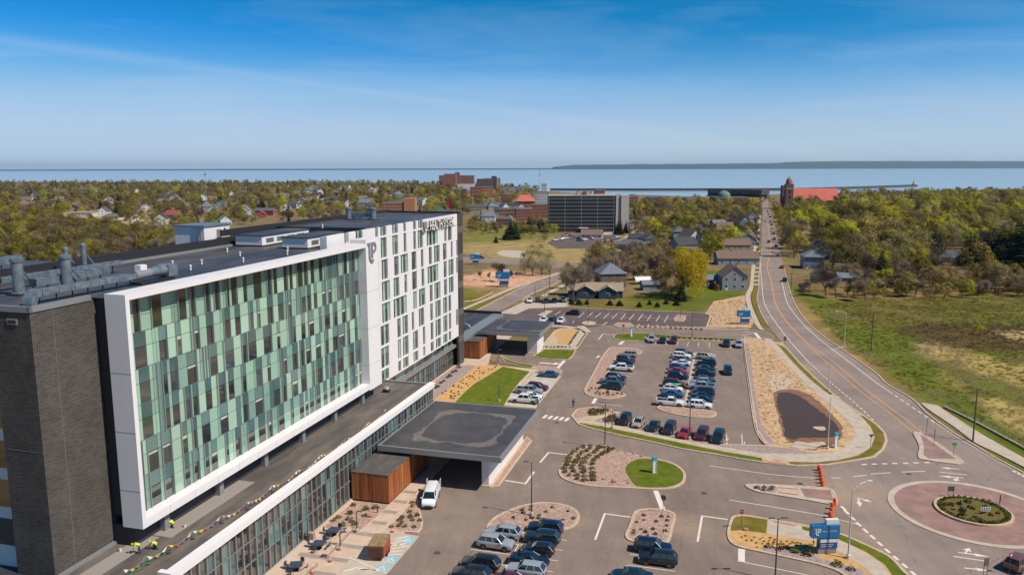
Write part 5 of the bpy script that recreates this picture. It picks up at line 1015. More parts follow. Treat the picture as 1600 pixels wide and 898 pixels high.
# canoe-like green and yellow board on the white hatchback
kx, ky = W(68.2, 41.0); kb = thing('roof_board', 'green, white and yellow paddle board strapped on a white car roof', 'paddle board', (kx, ky, 1.58), OUT)
bp_ = [(1.5 * math.cos(a) * 1.0, .38 * math.sin(a)) for a in [R(15 * i) for i in range(24)]]
MB().prism(bp_, 0, .09, 0, True).build('deck', mat('board_green', (.05, .38, .2), rough=.3), kb); MB().prism([(x * .35 + .95, y * .75) for x, y in bp_], .09, .105).build('nose_patch', mat('board_yellow', (.7, .6, .08), rough=.3), kb); MB().prism([(x * .3 - .9, y * .8) for x, y in bp_], .09, .105).build('tail_patch', PAINT['white'], kb)
for (s, t, k, c, h, l) in ((115.4, 31.7, 'suv', 'silver', DWN, 'silver suv leftmost in the far row of the main lot'), (115.4, 34.7, 'sedan', 'black', DWN, 'black sedan between the silver and maroon suvs in the far row'), (115.6, 37.7, 'suv', 'maroon', DWN, 'maroon suv third in the far row of the main lot'), (115.4, 51.6, 'suv', 'black', DWN, 'black suv second from the right in the far row of the main lot'), (115.2, 54.8, 'suv', 'silver', DWN, 'silver suv at the right end of the far row by the sand'), (86.3, 52.1, 'suv', 'dark teal', DWN, 'dark teal suv driving down the empty right aisle')):
    x, y = W(s, t); car(k, c, x, y, h + random.uniform(-.03, .03), l, 'cars in the far row of the main lot' if t < 55 and s > 100 else None)
for (s, t, k, c) in ((44.6, 33.5, 'suv', 'black'), (43.4, 36.2, 'hatchback', 'beige'), (42.4, 39.1, 'sedan', 'dark teal'), (41.6, 42.0, 'minivan', 'purple'), (40.2, 44.8, 'sedan', 'red'), (40.0, 47.8, 'minivan', 'maroon'), (39.2, 50.6, 'minivan', 'dark teal')):
    x, y = W(s, t); car(k, c, x, y, DWN + R(-8) + random.uniform(-.04, .04), '%s %s with its nose at the gravel strip below the double row' % (c, k), 'cars in the bottom row of the main lot')
for (s, t, k, c, h, l) in ((72.6, 12.4, 'sedan', 'blue', INN, 'bright blue sedan on the concrete stalls by the gravel wedge'), (61.6, 12.5, 'suv', 'maroon', OUT, 'maroon suv beyond the silver pickup beside the lawn'), (58.5, 11.4, 'crew pickup', 'silver', OUT, 'silver pickup between maroon suv and white car beside the lawn'), (55.0, 12.8, 'sedan', 'white', OUT, 'white sedan behind the white pickup beside the lawn'), (52.0, 12.2, 'crew pickup', 'white', INN, 'white pickup nearest the near canopy beside the lawn')):
    x, y = W(s, t); car(k, c, x, y, h, l, 'cars beside the lawn')
for (s, t, k, c, h, l) in ((134.4, -3.3, 'suv', 'white', DWN, 'left white suv in the dark far lot'), (135.4, -.6, 'suv', 'navy', UPR, 'navy suv between two white ones in the far lot'), (134.6, 2.2, 'suv', 'white', DWN, 'right white suv in the dark far lot'), (148.5, 3.3, 'suv', 'black', R(160), 'black suv with a person beside it in the far lot')):
    x, y = W(s, t); car(k, c, x, y, h, l, 'cars in the far lot')
for (s, t, k, c, h, l) in ((-5.5, 24.2, 'suv', 'silver', INN, 'silver suv with its tail to the dark row, beyond its twin'), (-8.4, 24.1, 'suv', 'silver', OUT, 'silver suv with sunroof beside an empty near stall'), (-2.7, 29.2, 'suv', 'navy', INN, 'big dark navy suv at the gravel island, nearest lot'), (-5.5, 29.4, 'suv', 'dark teal', INN, 'dark teal suv second in the dark row of the nearest lot'), (-8.5, 29.6, 'hatchback', 'black', INN, 'black hatchback third in the dark row of the nearest lot'), (-11.3, 29.2, 'sedan', 'navy', OUT, 'navy car with roof rails fourth in the dark row'), (-13.9, 29.5, 'suv', 'silver', INN, 'pale suv with sunroofs at the bottom edge of the picture'), (-13.8, 23.8, 'suv', 'black', INN, 'black suv left of the pale one, nearest lot'), (-16.5, 23.5, 'suv', 'black', INN, 'black suv cut by the bottom edge of the picture'), (-16.6, 28.6, 'sedan', 'maroon', OUT, 'maroon sedan just showing at the bottom edge'), (-4.2, 43.3, 'suv', 'navy', OUT, 'navy suv against the gravel island near the bottom middle'), (-7.0, 44.2, 'suv', 'black', INN, 'black suv beside the navy one near the bottom middle'), (-11.8, 41.6, 'sedan', 'dark teal', INN, 'dark teal car at the bottom edge of the picture')):
    x, y = W(s, t); car(k, c, x, y, h + random.uniform(-.03, .03), l, 'cars in the nearest lot')
x, y = W(2.3, 11.1); vn = car('van', 'white', x, y, R(-92), 'white cargo van with rear doors open at the near canopy')
for s in (1, -1): MB().box(-3.75, s * .98 - .04, .5, -2.85, s * .98 + .04, 2.0).build('rear_door', PAINT['white'], vn)
x, y = gp(1592, 886); car('suv', 'brown', x, y, R(35), 'rusty brown car entering the roundabout at the right edge')
for (u, v, k, c, h) in ((828, 472, 'pickup', 'white', -95), (853, 472.5, 'sedan', 'grey', -95), (866, 472, 'sedan', 'black', -95), (880, 471, 'suv', 'silver', -80), (896, 470.5, 'pickup', 'navy', -75)):
    x, y = gp(u, v); car(k, c, x, y, R(h), '%s %s in the yard left of the dark blue house' % (c, k), 'vehicles in the house yard', 0.03)
tr = thing('utility_trailer', 'small red box trailer between the parked vehicles in the house yard', 'trailer', (*gp(840, 472), .03), R(-95)); MB().box(-1.3, -.8, .4, 1.3, .8, 1.9).build('box', PAINT['maroon'], tr); MB().tube((0, -.85, .3), (0, .85, .3), .3, .3, 12).build('wheels', M_TYRE, tr); MB().box(1.3, -.05, .4, 2.2, .05, .5).build('tow_bar', M_TRIM, tr)
# small cars far off: apartment lot, road side, side street
random.seed(9)
cl = ['white', 'silver', 'grey', 'black', 'navy', 'maroon', 'red', 'beige', 'blue']
for (u0, v0, u1, v1, n, w_) in ((866, 376.5, 896, 371, 8, 'back left'), (880, 370, 895, 368, 3, 'far left'), (905, 377, 935, 371, 9, 'middle'), (918, 374, 930, 371.5, 4, 'inner'), (940, 379, 966, 371, 6, 'right')):
    for i in range(n):
        k = (i + .5) / n; x, y = gp(u0 + (u1 - u0) * k, v0 + (v1 - v0) * k); c = random.choice(cl); kd = random.choice(['sedan', 'suv', 'hatchback', 'minivan', 'sedan'])
        car(kd, c, x, y, R(20) + random.uniform(-.1, .1), '%s %s, %s in the %s row of the apartment lot' % (c, kd, ORD[i], w_), 'cars in the apartment lot', 0.02, False)
for i, (u, v, c, k) in enumerate(((1226, 439.5, 'black', 'suv'), (1221.5, 419, 'red', 'sedan'), (1216, 400, 'white', 'sedan'), (1212.5, 386, 'black', 'suv'), (1210, 374, 'grey', 'sedan'), (1208.5, 366, 'blue', 'sedan'), (1207, 358, 'white', 'suv'), (1205.5, 352, 'navy', 'sedan'), (1204, 346, 'silver', 'sedan'), (1203.4, 340, 'black', 'suv'), (1201, 379, 'black', 'sedan'), (1196, 346, 'white', 'suv'), (1200.8, 335, 'red', 'sedan'), (1199, 331, 'silver', 'suv'))):
    x, y = gp(u, v); car(k, c, x, y, R(72.6), '%s %s, %s along the straight far road' % (c, k, ORD[i] if i < 12 else 'last'), 'cars along the far road', 0.02, False)
for u, v, c, k, h in ((744, 404.5, 'blue', 'sedan', 5), (750, 404, 'black', 'suv', 5), (958, 390, 'red', 'sedan', 60), (962, 387, 'maroon', 'suv', 60), (1012, 352, 'white', 'minivan', 60), (137, 349, 'black', 'sedan', -25)):
    x, y = gp(u, v); car(k, c, x, y, R(h), '%s %s driving on a side street' % (c, k), 'cars on the side streets', 0.02, False)
# ---------------------------------------------------------------- lamps, signs, street furniture
random.seed(33)
M_BLUE = mat('sign_blue', px(28, 116, 178), rough=0.4); M_BLUE2 = mat('sign_deep_blue', px(20, 92, 150), rough=0.4); M_CYAN = mat('sign_cyan', px(60, 160, 196), rough=0.4); M_SIGNW = mat('sign_white', px(225, 226, 228), rough=0.5)
M_RED = mat('sign_red', px(170, 28, 40), rough=0.45); M_GREENS = mat('sign_green', px(40, 160, 110), rough=0.45); M_POLEW = mat('weathered_wood', px(104, 92, 80), rough=0.9); M_ORANGE = mat('safety_orange', px(225, 92, 40), rough=0.6); M_HYD = mat('hydrant_yellow', px(225, 185, 40), rough=0.5)
M_DPOLE = mat('dark_pole', px(92, 96, 100), rough=0.45, metal=0.3); M_SIGNBACK = mat('sign_back', px(110, 112, 114), rough=0.5, metal=0.5)
def ht(u, v, Y): r = ray(u, v); return H + r.z * Y / r.y
M_LAMP = mat('pale_lamp_paint', px(205, 206, 208), rough=0.4)
def lamp(u, v, utop, vtop, arms, label, m=M_LAMP, group='road lamps', basez=0.0, h=None):
    x, y = gp(u, v); h = h or ht(utop, vtop, y); o = thing('street_lamp', label, 'lamp', (x, y, basez), 0, group)
    MB().tube((0, 0, .3), (0, 0, h), .11, .06, 8).build('pole', m, o, 40); MB().lathe([(.26, 0), (.26, .5), (.2, .55)], n=10).build('base', M_CONC if m is M_DPOLE else m, o)
    for (dx, dy, L, rise) in arms:
        d = Vector((dx, dy)).normalized(); e = (d.x * L, d.y * L, h + rise)
        MB().path([(0, 0, h - .1), (d.x * L * .5, d.y * L * .5, h + rise * .75), e], .045, 6).build('arm', m, o)
        hd = MB(); n = Vector((d.y, -d.x)); q = lambda a, b, z: (e[0] + d.x * a + n.x * b, e[1] + d.y * a + n.y * b, e[2] + z)
        hd.add([q(-.1, -.13, .02), q(.65, -.16, .0), q(.65, .16, .0), q(-.1, .13, .02), q(-.1, -.1, .12), q(.6, -.12, .08), q(.6, .12, .08), q(-.1, .1, .12)], [(3, 2, 1, 0), (4, 5, 6, 7), (0, 1, 5, 4), (1, 2, 6, 5), (2, 3, 7, 6), (3, 0, 4, 7)]); hd.build('lamp_head', m, o)
    return o
lamp(1319, 542, 1322, 489, [(-1, .05, 2.2, .5)], 'pale road lamp right of the curving road, arm to the left')
lamp(1294, 611, 1298, 547, [(1, .3, 2.6, .45)], 'pale road lamp by the pond walk, arm over the road')
lamp(1293, 702, 1298, 622, [(1, .1, .9, .1)], 'pale lamp standing at the near end of the pond')
lamp(1325, 873, 1334, 766, [(1, .25, 2.0, .9)], 'tall pale lamp beside the blue entrance sign', basez=.1)
lamp(1184, 477, 1186, 455, [(1, 0, 1.8, .4)], 'pale road lamp on the left verge where the road bends', h=7)
lot_l = 'dark lot lamps'
lamp(830.5, 806, 829, 723, [(-1, .1, .5, .05)], 'grey lamp on the gravel island above the silver cars', M_DPOLE, lot_l, .1)
lamp(945, 700, 945, 668, [(-1, .1, .4, .0)], 'grey lamp at the far rim of the shrub island', M_DPOLE, lot_l, .1, 8.0)
lamp(1077, 687, 1079, 612, [(1, .1, .5, .0)], 'grey lamp between red and maroon cars in the bottom row', M_DPOLE, lot_l, .1, 8.2)
lamp(1081, 531, 1082, 506, [(1, 0, .5, 0)], 'grey lamp on the grass island of the far row', M_DPOLE, lot_l, .1, 8.0)
lamp(1211, 906, 1216, 809, [(-1, -.05, .5, .05), (1, .05, .5, .05)], 'grey twin headed lamp at the bottom edge left of the sign', M_DPOLE, lot_l, .0, 7.6)
lamp(1064, 495, 1064, 457, [(1, 0, .5, 0)], 'lamp on the six sided island of the far lot', M_DPOLE, lot_l, .1, 8.5)
lamp(919, 505, 919, 480, [(1, 0, .5, 0)], 'lamp on the small oval island of the far lot', M_DPOLE, lot_l, .1, 7.5)
lamp(851, 489, 851, 460, [(1, 0, .5, 0)], 'lamp on the concrete island behind the white cars', M_DPOLE, lot_l, .1, 7.5)
lamp(956.5, 670, 956.5, 647, [(1, 0, .3, 0)], 'short lamp at the left end of the bottom row walk', M_DPOLE, 'short path lamps', .1, 3.4)
lamp(780, 628, 780, 601, [(1, 0, .35, 0)], 'short path lamp on the lawn between the canopies', M_DPOLE, 'short path lamps', .1, 4.0)
lamp(778, 572, 778, 549, [(1, 0, .35, 0)], 'short path lamp in front of the far timber box', M_DPOLE, 'short path lamps', .1, 4.0)
lamp(558, 832, 557, 805, [(1, 0, .2, 0)], 'short path lamp at the corner of the plaza bed', M_DPOLE, 'short path lamps', .1, 2.9)
lamp(532, 860, 532, 838, [(1, 0, .2, 0)], 'short path lamp beside the long seat wall', M_DPOLE, 'short path lamps', .1, 2.4)
for (u, v, ut, vt, lb) in ((1361, 548, 1364, 487, 'wooden utility pole standing in the green field'), (1520, 689, 1528, 607, 'wooden utility pole beside the right hand sidewalk'), (859, 451, 858, 419, 'wooden utility pole beside the side street'), (836, 461, 836, 449, 'short pole by the side street driveway'), (1532, 521, 1533, 507, 'small post in the brown marsh'), (1236, 452, 1235, 425, 'wooden pole at the bend of the far road')):
    x, y = gp(u, v); h = max(3.5, ht(ut, vt, y)); o = thing('utility_pole', lb, 'pole', (x, y, 0), R(random.uniform(-20, 20)), 'wooden poles')
    MB().tube((0, 0, 0), (0, 0, h), .15, .10, 8).build('pole', M_POLEW, o, 40)
    if h > 6:
        MB().box(-1.1, -.05, h - .75, 1.1, .05, h - .62).build('crossarm', M_POLEW, o)
        for k in (-1, -.4, .4, 1): MB().lathe([(.05, 0), (.05, .18), (.02, .22)], (k, 0, h - .62), 6).build('insulator', M_COPE, o)
def post_sign(u, v, h, plate, label, cat='sign', rz=0, m=M_DPOLE):
    x, y = gp(u, v); o = thing('road_sign', label, cat, (x, y, .12), R(rz)); MB().tube((0, .04, 0), (0, .04, h), .035, .035, 6).build('post', m, o); plate(o, h); return o
def octa(o, h, front=True):
    P = [(.42 * math.cos(R(22.5 + 45 * i)), .42 * math.sin(R(22.5 + 45 * i))) for i in range(8)]
    mb = MB(); n = 8; v = [(a, 0, h - .35 + b) for a, b in P] + [(a, -.02, h - .35 + b) for a, b in P]; mb.add(v, [list(range(8)), [8 + i for i in range(8)][::-1]] + [[i, 8 + i, 8 + (i + 1) % 8, (i + 1) % 8] for i in range(8)])
    p = mb.build('plate', M_SIGNW if front else M_SIGNBACK, o)
    if front:
        m2 = MB(); m2.add([(a * .9, -.024, h - .35 + b * .9) for a, b in P], [list(range(8))[::-1]]); m2.build('face', M_RED, p); text('STOP', .26, (0, -.03, h - .44), (R(90), 0, 0), M_SIGNW, p, .002, 0, 'lettering', 1, 'CENTER')
post_sign(1158, 826, 2.7, octa, 'red stop sign on the grass of the sign island', 'stop sign'); post_sign(974, 521, 2.6, octa, 'red stop sign at the tip of the thin grass island', 'stop sign', -10)
post_sign(1036, 801, 2.5, lambda o, h: octa(o, h, False), 'stop sign seen from behind above the dark car pair', 'stop sign', 150)
def rect(w_, h_, m, txt=None, tm=None):
    def f(o, h):
        p = MB().box(-w_ / 2, -.02, h - h_, w_ / 2, .02, h).build('plate', m, o)
        if txt: text(txt, h_ * .55, (0, -.03, h - h_ * .72), (R(90), 0, 0), tm, p, .002, 0, 'lettering', 1, 'CENTER')
    return f
def tri(o, h):
    mb = MB(); mb.add([(-.42, -.02, h), (.42, -.02, h), (0, -.02, h - .72), (-.42, .02, h), (.42, .02, h), (0, .02, h - .72)], [(0, 1, 2), (5, 4, 3), (0, 3, 4, 1), (1, 4, 5, 2), (2, 5, 3, 0)]); p = mb.build('plate', M_RED, o)
    m2 = MB(); m2.add([(-.2, -.024, h - .13), (.2, -.024, h - .13), (0, -.024, h - .48)], [(0, 1, 2)]); m2.build('face', M_SIGNW, p)
def triback(o, h):
    mb = MB(); mb.add([(-.42, -.02, h), (.42, -.02, h), (0, -.02, h - .72), (-.42, .02, h), (.42, .02, h), (0, .02, h - .72)], [(0, 1, 2), (5, 4, 3), (0, 3, 4, 1), (1, 4, 5, 2), (2, 5, 3, 0)]); mb.build('plate', M_SIGNBACK, o)
post_sign(1360, 702, 2.6, triback, 'yield sign seen from behind on the grass of the pond corner'); post_sign(1577, 897, 2.6, tri, 'red and white yield sign at the right edge of the roundabout', rz=20)
post_sign(1226, 541, 2.6, rect(.75, 1.2, M_SIGNBACK), 'grey sign seen from behind at the lot driveway'); post_sign(1490, 712, 2.2, rect(.75, .5, M_GREENS), 'small green sign on the splitter island'); post_sign(1459, 697, 3.0, rect(.12, 1.6, M_SIGNBACK), 'thin grey sign edge on the splitter island'); post_sign(1447, 684, 3.6, rect(.1, 1.4, M_SIGNBACK), 'second thin grey sign edge on the splitter island')
def two_post(u, v, w_, h_, zt, m, label, rz=0, chev=False):
    x, y = gp(u, v); o = thing('road_sign', label, 'sign', (x, y, .25), R(rz))
    for s in (-1, 1): MB().tube((s * w_ * .42, .05, 0), (s * w_ * .42, .05, zt), .035, .035, 6).build('post', M_DPOLE, o)
    p = MB().box(-w_ / 2, -.02, zt - h_, w_ / 2, .02, zt).build('plate', m, o)
    if chev:
        for k in range(4):
            c = -w_ / 2 + w_ * (k + .6) / 4.4; q = w_ * .09; mb = MB(); zc = zt - h_ / 2
            mb.add([(c - q, -.025, zc + h_ * .42), (c, -.025, zc + h_ * .42), (c + q, -.025, zc), (c, -.025, zc - h_ * .42), (c - q, -.025, zc - h_ * .42), (c, -.025, zc)], [(0, 5, 2, 1), (5, 4, 3, 2)]); mb.build('chevron', M_TRIM, p)
two_post(1539, 806, 1.35, .62, 1.1, M_SIGNW, 'white sign with black chevrons in the roundabout centre', 0, True); two_post(1485, 777, .95, .75, 1.5, M_SIGNBACK, 'grey sign back at the far left rim of the roundabout island', 0); two_post(1562, 792, .6, .8, 1.5, M_DPOLE, 'dark chevron back at the right rim of the roundabout island', 60); two_post(1500, 800, .5, .7, 1.5, M_DPOLE, 'dark sign edge left in the roundabout planting', 70)
two_post(1539, 905, .7, .9, 2.4, M_SIGNBACK, 'pair of grey sign posts at the bottom edge by the arrows', 20)
def monument(u, v, sc, label, rz, big=False):
    x, y = gp(u, v); o = thing('monument_sign', label, 'sign', (x, y, .1), R(rz), 'blue hospital signs'); b = lambda n, a, m: MB().box(*[q * sc for q in a]).build(n, m, o)
    b('base', (-1.15, -.32, 0, 1.15, .32, .75), M_COPE); b('lower_panel', (-1.05, -.38, .75, 1.25, .38, 2.15), M_BLUE2); b('upper_panel', (-2.05, -.42, 2.15, 1.45, .42, 3.75), M_BLUE); b('white_band', (-.95, -.40, 1.55, 1.2, .0, 1.95), M_SIGNW); b('cap', (-.1, .0, 3.3, 1.5, .55, 4.3), M_SIGNW)
    if big:
        lg = up_logo(o, 0, 0, 0, .85 * sc, M_SIGNW, .02); lg.rotation_euler = (0, 0, R(-90)); lg.location = (-1.75 * sc, -.445 * sc, 2.55 * sc)
        text('HEALTH SYSTEM', .24 * sc, (-.75 * sc, -.43 * sc, 2.95 * sc), (R(90), 0, 0), M_SIGNW, o, .004, 0, 'lettering')
        for k in range(2): b('printed_line', (-.85, -.386, .98 + .26 * k, .55 + .2 * k, -.37, 1.04 + .26 * k), M_SIGNW)
    else: text('UP', .9 * sc, (-1.7 * sc, -.43 * sc, 2.55 * sc), (R(90), 0, 0), M_SIGNW, o, .004, 0, 'lettering')
monument(1290, 864, 1.0, 'blue and white entrance sign on the mulched island', 4, True); monument(1163, 506.5, 1.12, 'blue sign on the sand slope by the bend of the road', 0); monument(787, 448, 1.6, 'blue sign on the dirt beside the side street', 0); monument(743, 413, 1.3, 'small blue sign by the cross street at the tower corner', 0)
def pylon(u, v, h, label):
    x, y = gp(u, v); o = thing('wayfinding_pylon', label, 'pylon', (x, y, .13), R(18), 'white pylons with blue tops')
    MB().box(-.33, -.2, 0, .33, .2, h).build('post', M_SIGNW, o); MB().box(-.36, -.23, h, .36, .23, h + .55).build('cap', M_CYAN, o); MB().box(.12, -.215, .2, .3, -.2, h - .1).build('stripe', M_COPE, o)
pylon(1022, 739, 2.0, 'white pylon with blue top on the oval lawn'); pylon(1305.5, 700, 2.1, 'white pylon with blue top at the pond end'); pylon(986.5, 526, 2.2, 'white pylon with blue top on the thin grass island')
def cone(u, v, label, barrel=True, z=.01, i=0):
    x, y = gp(u, v); o = thing('traffic_barrel' if barrel else 'traffic_cone', label, 'barrel' if barrel else 'cone', (x, y, z), 0, 'orange construction barrels' if barrel else 'orange cones')
    if barrel:
        MB().lathe([(.36, 0), (.36, .08), (.28, .1), (.2, .95), (.12, 1.0)], n=12).build('drum', M_ORANGE, o, 40)
        for k in (.35, .65): MB().lathe([(.275 - k * .075, k), (.26 - k * .075, k + .13)], n=12).build('stripe', M_SIGNW, o)
    else: MB().box(-.2, -.2, 0, .2, .2, .04).build('base', M_TRIM, o); MB().lathe([(.15, .04), (.04, .72)], n=10).build('cone', M_ORANGE, o); MB().lathe([(.108, .35), (.082, .5)], n=10).build('stripe', M_SIGNW, o)
for i, (u, v) in enumerate(((1279, 735), (1281, 739), (1282, 744), (1283, 749), (1283.5, 755), (1285, 760), (1304, 788), (1300, 795), (1299, 803), (1297, 809), (1300, 816))): cone(u, v, 'orange barrel, %s in the line closing the entry lanes' % ORD[i])
for u, v, l in ((613, 832, 'orange cone beside the gravel bed by the orange trailer'), (515.5, 878, 'orange cone at the end of the seat wall'), (488, 897, 'orange cone at the bottom edge of the plaza'), (750, 475, 'orange cone left in the side street'), (795, 471, 'orange cone on the side street crossing'), (798, 470, 'orange cone right in the side street')): cone(u, v, l, False, .1)
def hydrant(u, v, label):
    x, y = gp(u, v); o = thing('fire_hydrant', label, 'hydrant', (x, y, .12)); MB().lathe([(.16, 0), (.16, .06), (.11, .08), (.11, .55), (.14, .57), (.13, .68), (.04, .76)], n=10).build('barrel', M_HYD, o, 40)
    MB().tube((-.2, 0, .42), (.2, 0, .42), .06, .06, 8).build('outlet', M_HYD, o)
hydrant(1270, 594, 'yellow fire hydrant on the roadside verge'); hydrant(1271.5, 852, 'yellow fire hydrant left of the entrance sign'); hydrant(1165.5, 459, 'yellow fire hydrant by the bend of the sidewalk')
# fence on the low wall, right edge
fn = thing('wire_fence', 'wire mesh fence on a low concrete wall beside the right sidewalk', 'fence', (*gp(1475, 636), 0))
FP = smooth_poly(gps([(1475, 636), (1522, 659), (1569, 684), (1600, 701), (1680, 748)]), False, 5); o0 = Vector(gp(1475, 636)); FL = [(Vector(p) - o0) for p in FP]
mb = MB(); ring(mb, offset([tuple(p) for p in FL], .14, False), offset([tuple(p) for p in FL], -.14, False), 0, .32, False); mb.build('wall', M_CONC, fn)
M_WIRE = mat('galvanised_wire', px(150, 150, 146), rough=.5, metal=.4); mb = MB()
for a, b in zip(FL, FL[1:]):
    MB().tube((a.x, a.y, .3), (a.x, a.y, 1.55), .03, .03, 5).build('post', M_WIRE, fn); mb.tube((a.x, a.y, 1.5), (b.x, b.y, 1.5), .018, .018, 4, False)
    L = (b - a).length; n = max(1, int(L / .28))
    for k in range(n):
        p, q = a + (b - a) * (k / n), a + (b - a) * min(1, (k + 3) / n); mb.tube((p.x, p.y, .34), (q.x, q.y, 1.48), .007, .007, 3, False); mb.tube((q.x, q.y, .34), (p.x, p.y, 1.48), .007, .007, 3, False)
mb.build('mesh', M_WIRE, fn)
# ---------------------------------------------------------------- plaza
M_TABLE = mat('table_blue', px(62, 72, 96), rough=.5); M_STONE = mat('grey_stone', px(170, 160, 152), c2=px(140, 130, 124), scale=2, rough=.9)
for i, (u, v, l) in enumerate(((522, 836, 'dark blue patio table and chairs nearest the plaza bed'), (499, 857, 'dark blue patio table and chairs in the middle of the plaza'), (463, 891, 'dark blue patio table and chairs at the bottom edge'))):
    o = thing('patio_table', l, 'table', (*gp(u, v), .1), ROT + .2 * i, 'patio tables'); MB().box(-.75, -.75, .7, .75, .75, .76).build('top', M_TABLE, o); MB().tube((0, 0, 0), (0, 0, .7), .06, .06, 8).build('stem', M_TRIM, o); MB().lathe([(.35, 0), (.35, .04)], n=12).build('foot', M_TRIM, o)
    for k in range(4):
        a = k * math.pi / 2; c = thing('patio_chair', 'dark metal chair at the %s patio table, %s side' % (('far', 'middle', 'near')[i], ('right', 'far', 'left', 'near')[k]), 'chair', (o.location.x + 1.25 * math.cos(a + ROT), o.location.y + 1.25 * math.sin(a + ROT), .1), a + ROT + random.uniform(-.3, .3), 'patio chairs')
        MB().box(-.25, -.25, .42, .25, .25, .46).build('seat', M_TABLE, c); MB().box(.21, -.25, .46, .26, .25, .92).build('backrest', M_TABLE, c)
        for sx_ in (-.21, .21):
            for sy_ in (-.21, .21): MB().box(sx_ - .02, sy_ - .02, 0, sx_ + .02, sy_ + .02, .42).build('leg', M_TRIM, c)
def seat_wall(a, b, label):
    p, q = Vector(gp(*a)), Vector(gp(*b)); d = q - p; o = thing('seat_wall', label, 'seat wall', (p.x, p.y, .1), math.atan2(d.y, d.x), 'stone seat walls'); L = d.length
    MB().box(0, -.3, 0, L, .3, .45).build('wall', M_STONE, o); MB().box(-.05, -.36, .45, L + .05, .36, .55).build('cap', M_KERB, o)
seat_wall((548, 830), (508, 872), 'long stone seat wall between tables and walk'); seat_wall((493, 884), (470, 905), 'stone seat wall at the bottom edge of the plaza')
o = thing('litter_bin', 'black bin against the glass front', 'bin', (*gp(478, 845), .1), ROT); MB().lathe([(.32, 0), (.34, .8), (.36, .85), (.2, 1.0)], n=12).build('drum', M_TRIM, o, 40); MB().box(.1, .3, 0, .9, .9, .9).build('planter', M_STONE, o)
o = thing('bollard_light', 'dark bollard on the gravel beside the timber box', 'bollard', (*gp(590, 802), .1)); MB().lathe([(.09, 0), (.09, .95), (.12, .97), (.12, 1.1)], n=8).build('post', M_DPOLE, o); MB().lathe([(.22, 0), (.22, .05)], n=10).build('base', M_CONC, o)
tr = thing('construction_trailer', 'rusty orange box trailer parked on the accessible stalls', 'trailer', (*gp(593, 868), .11), ROT + R(100)); M_RUST = mat('rusty_orange', px(190, 84, 44), c2=px(128, 66, 44), scale=1.5, rough=.7); M_TBROWN = mat('weathered_brown', px(96, 66, 50), c2=px(70, 50, 42), scale=2, rough=.8)
MB().box(-1.6, -1.0, .55, 1.6, 1.0, 1.95).build('box', M_RUST, tr); MB().box(-1.62, -1.02, 1.95, 1.62, 1.02, 2.05).build('lid', mat('weathered_lid', px(160, 136, 104), c2=px(120, 100, 78), scale=1.5, rough=.8), tr); MB().box(-1.64, -.9, .7, -1.6, .9, 1.8).build('end_panel', M_TBROWN, tr); MB().box(-1.5, 1.0, .65, .4, 1.03, 1.85).build('side_panel', M_TBROWN, tr)
for s in (-1, 1): MB().tube((0, s * .8, .38), (0, s * 1.05, .38), .38, .38, 14).build('wheel', M_TYRE, tr); MB().tube((.9, s * .8, .38), (.9, s * 1.05, .38), .38, .38, 14).build('wheel', M_TYRE, tr); MB().box(-.45, s * 1.05, .72, 1.35, s * 1.1 + .05 * s, .84).build('mudguard', M_RUST, tr)
MB().box(1.6, -.06, .5, 2.7, .06, .62).build('tow_bar', M_TRIM, tr)
# ---------------------------------------------------------------- low roof: pennants, tools, workers
pn_c = [mat('pennant_' + n, px(*c), rough=.7) for n, c in (('white', (235, 235, 235)), ('yellow', (235, 205, 60)), ('red', (190, 90, 80)), ('blue', (90, 110, 165)), ('cream', (220, 215, 200)), ('orange', (225, 150, 100)))]
def pennants(P, z, label, step=.7):
    o = thing('pennant_string', label, 'pennants', (*gp(*P[0], z), 8.2), 0, 'pennant strings on the low roof'); ob = Vector(gp(*P[0], z)); pts = [Vector(gp(*p, z)) - ob for p in P]; mb = MB(); i = 0
    for a, b in zip(pts, pts[1:]):
        L = (b - a).length; n = max(2, int(L / step)); pv = None
        for k in range(n + 1):
            t = k / n; q = a + (b - a) * t; zz = z - 8.2 - .55 * math.sin(math.pi * t); c = Vector((q.x, q.y, zz))
            if pv is not None:
                mb.tube(pv, c, .012, .012, 3, False); d = (c - pv); m_ = (pv + c) / 2
                f = MB().add([pv + d * .1, c - d * .1, m_ + Vector((random.uniform(-.1, .1), random.uniform(-.1, .1), -.30)), pv + d * .1 + Vector((.012, .012, 0)), c - d * .1 + Vector((.012, .012, 0)), m_ + Vector((.012, .012, -.30))], [(0, 1, 2), (5, 4, 3)]); f.build('pennant', pn_c[i % 6], o); i += 1
            pv = c
        MB().tube((a.x, a.y, 0), (a.x, a.y, z - 8.15), .025, .025, 5).build('stanchion', M_STEEL, o); MB().lathe([(.25, 0), (.25, .05)], (a.x, a.y, 0), 8).build('foot', M_TRIM, o)
    mb.build('cord', M_SIGNW, o)
pennants([(192, 889), (228, 868), (262, 851), (300, 829)], 9.1, 'nearest string of coloured pennants on the low roof'); pennants([(300, 829), (345, 805), (385, 784), (425, 758)], 9.1, 'second string of coloured pennants on the low roof'); pennants([(425, 758), (465, 734), (500, 711)], 9.1, 'third string of coloured pennants on the low roof'); pennants([(500, 711), (540, 685), (575, 660), (603, 638)], 9.1, 'farthest string of coloured pennants on the low roof')
o = thing('roof_sheet', 'pale grey sheet of new membrane lying on the low roof', 'membrane sheet', (*gp(330, 790, 8.2), 8.205), ROT); MB().prism([(-1.6, -8), (.9, -8), (.9, 7.5), (-1.6, 7.5)], .0, .02).build('sheet', mat('new_membrane', px(150, 146, 144), rough=.8), o)
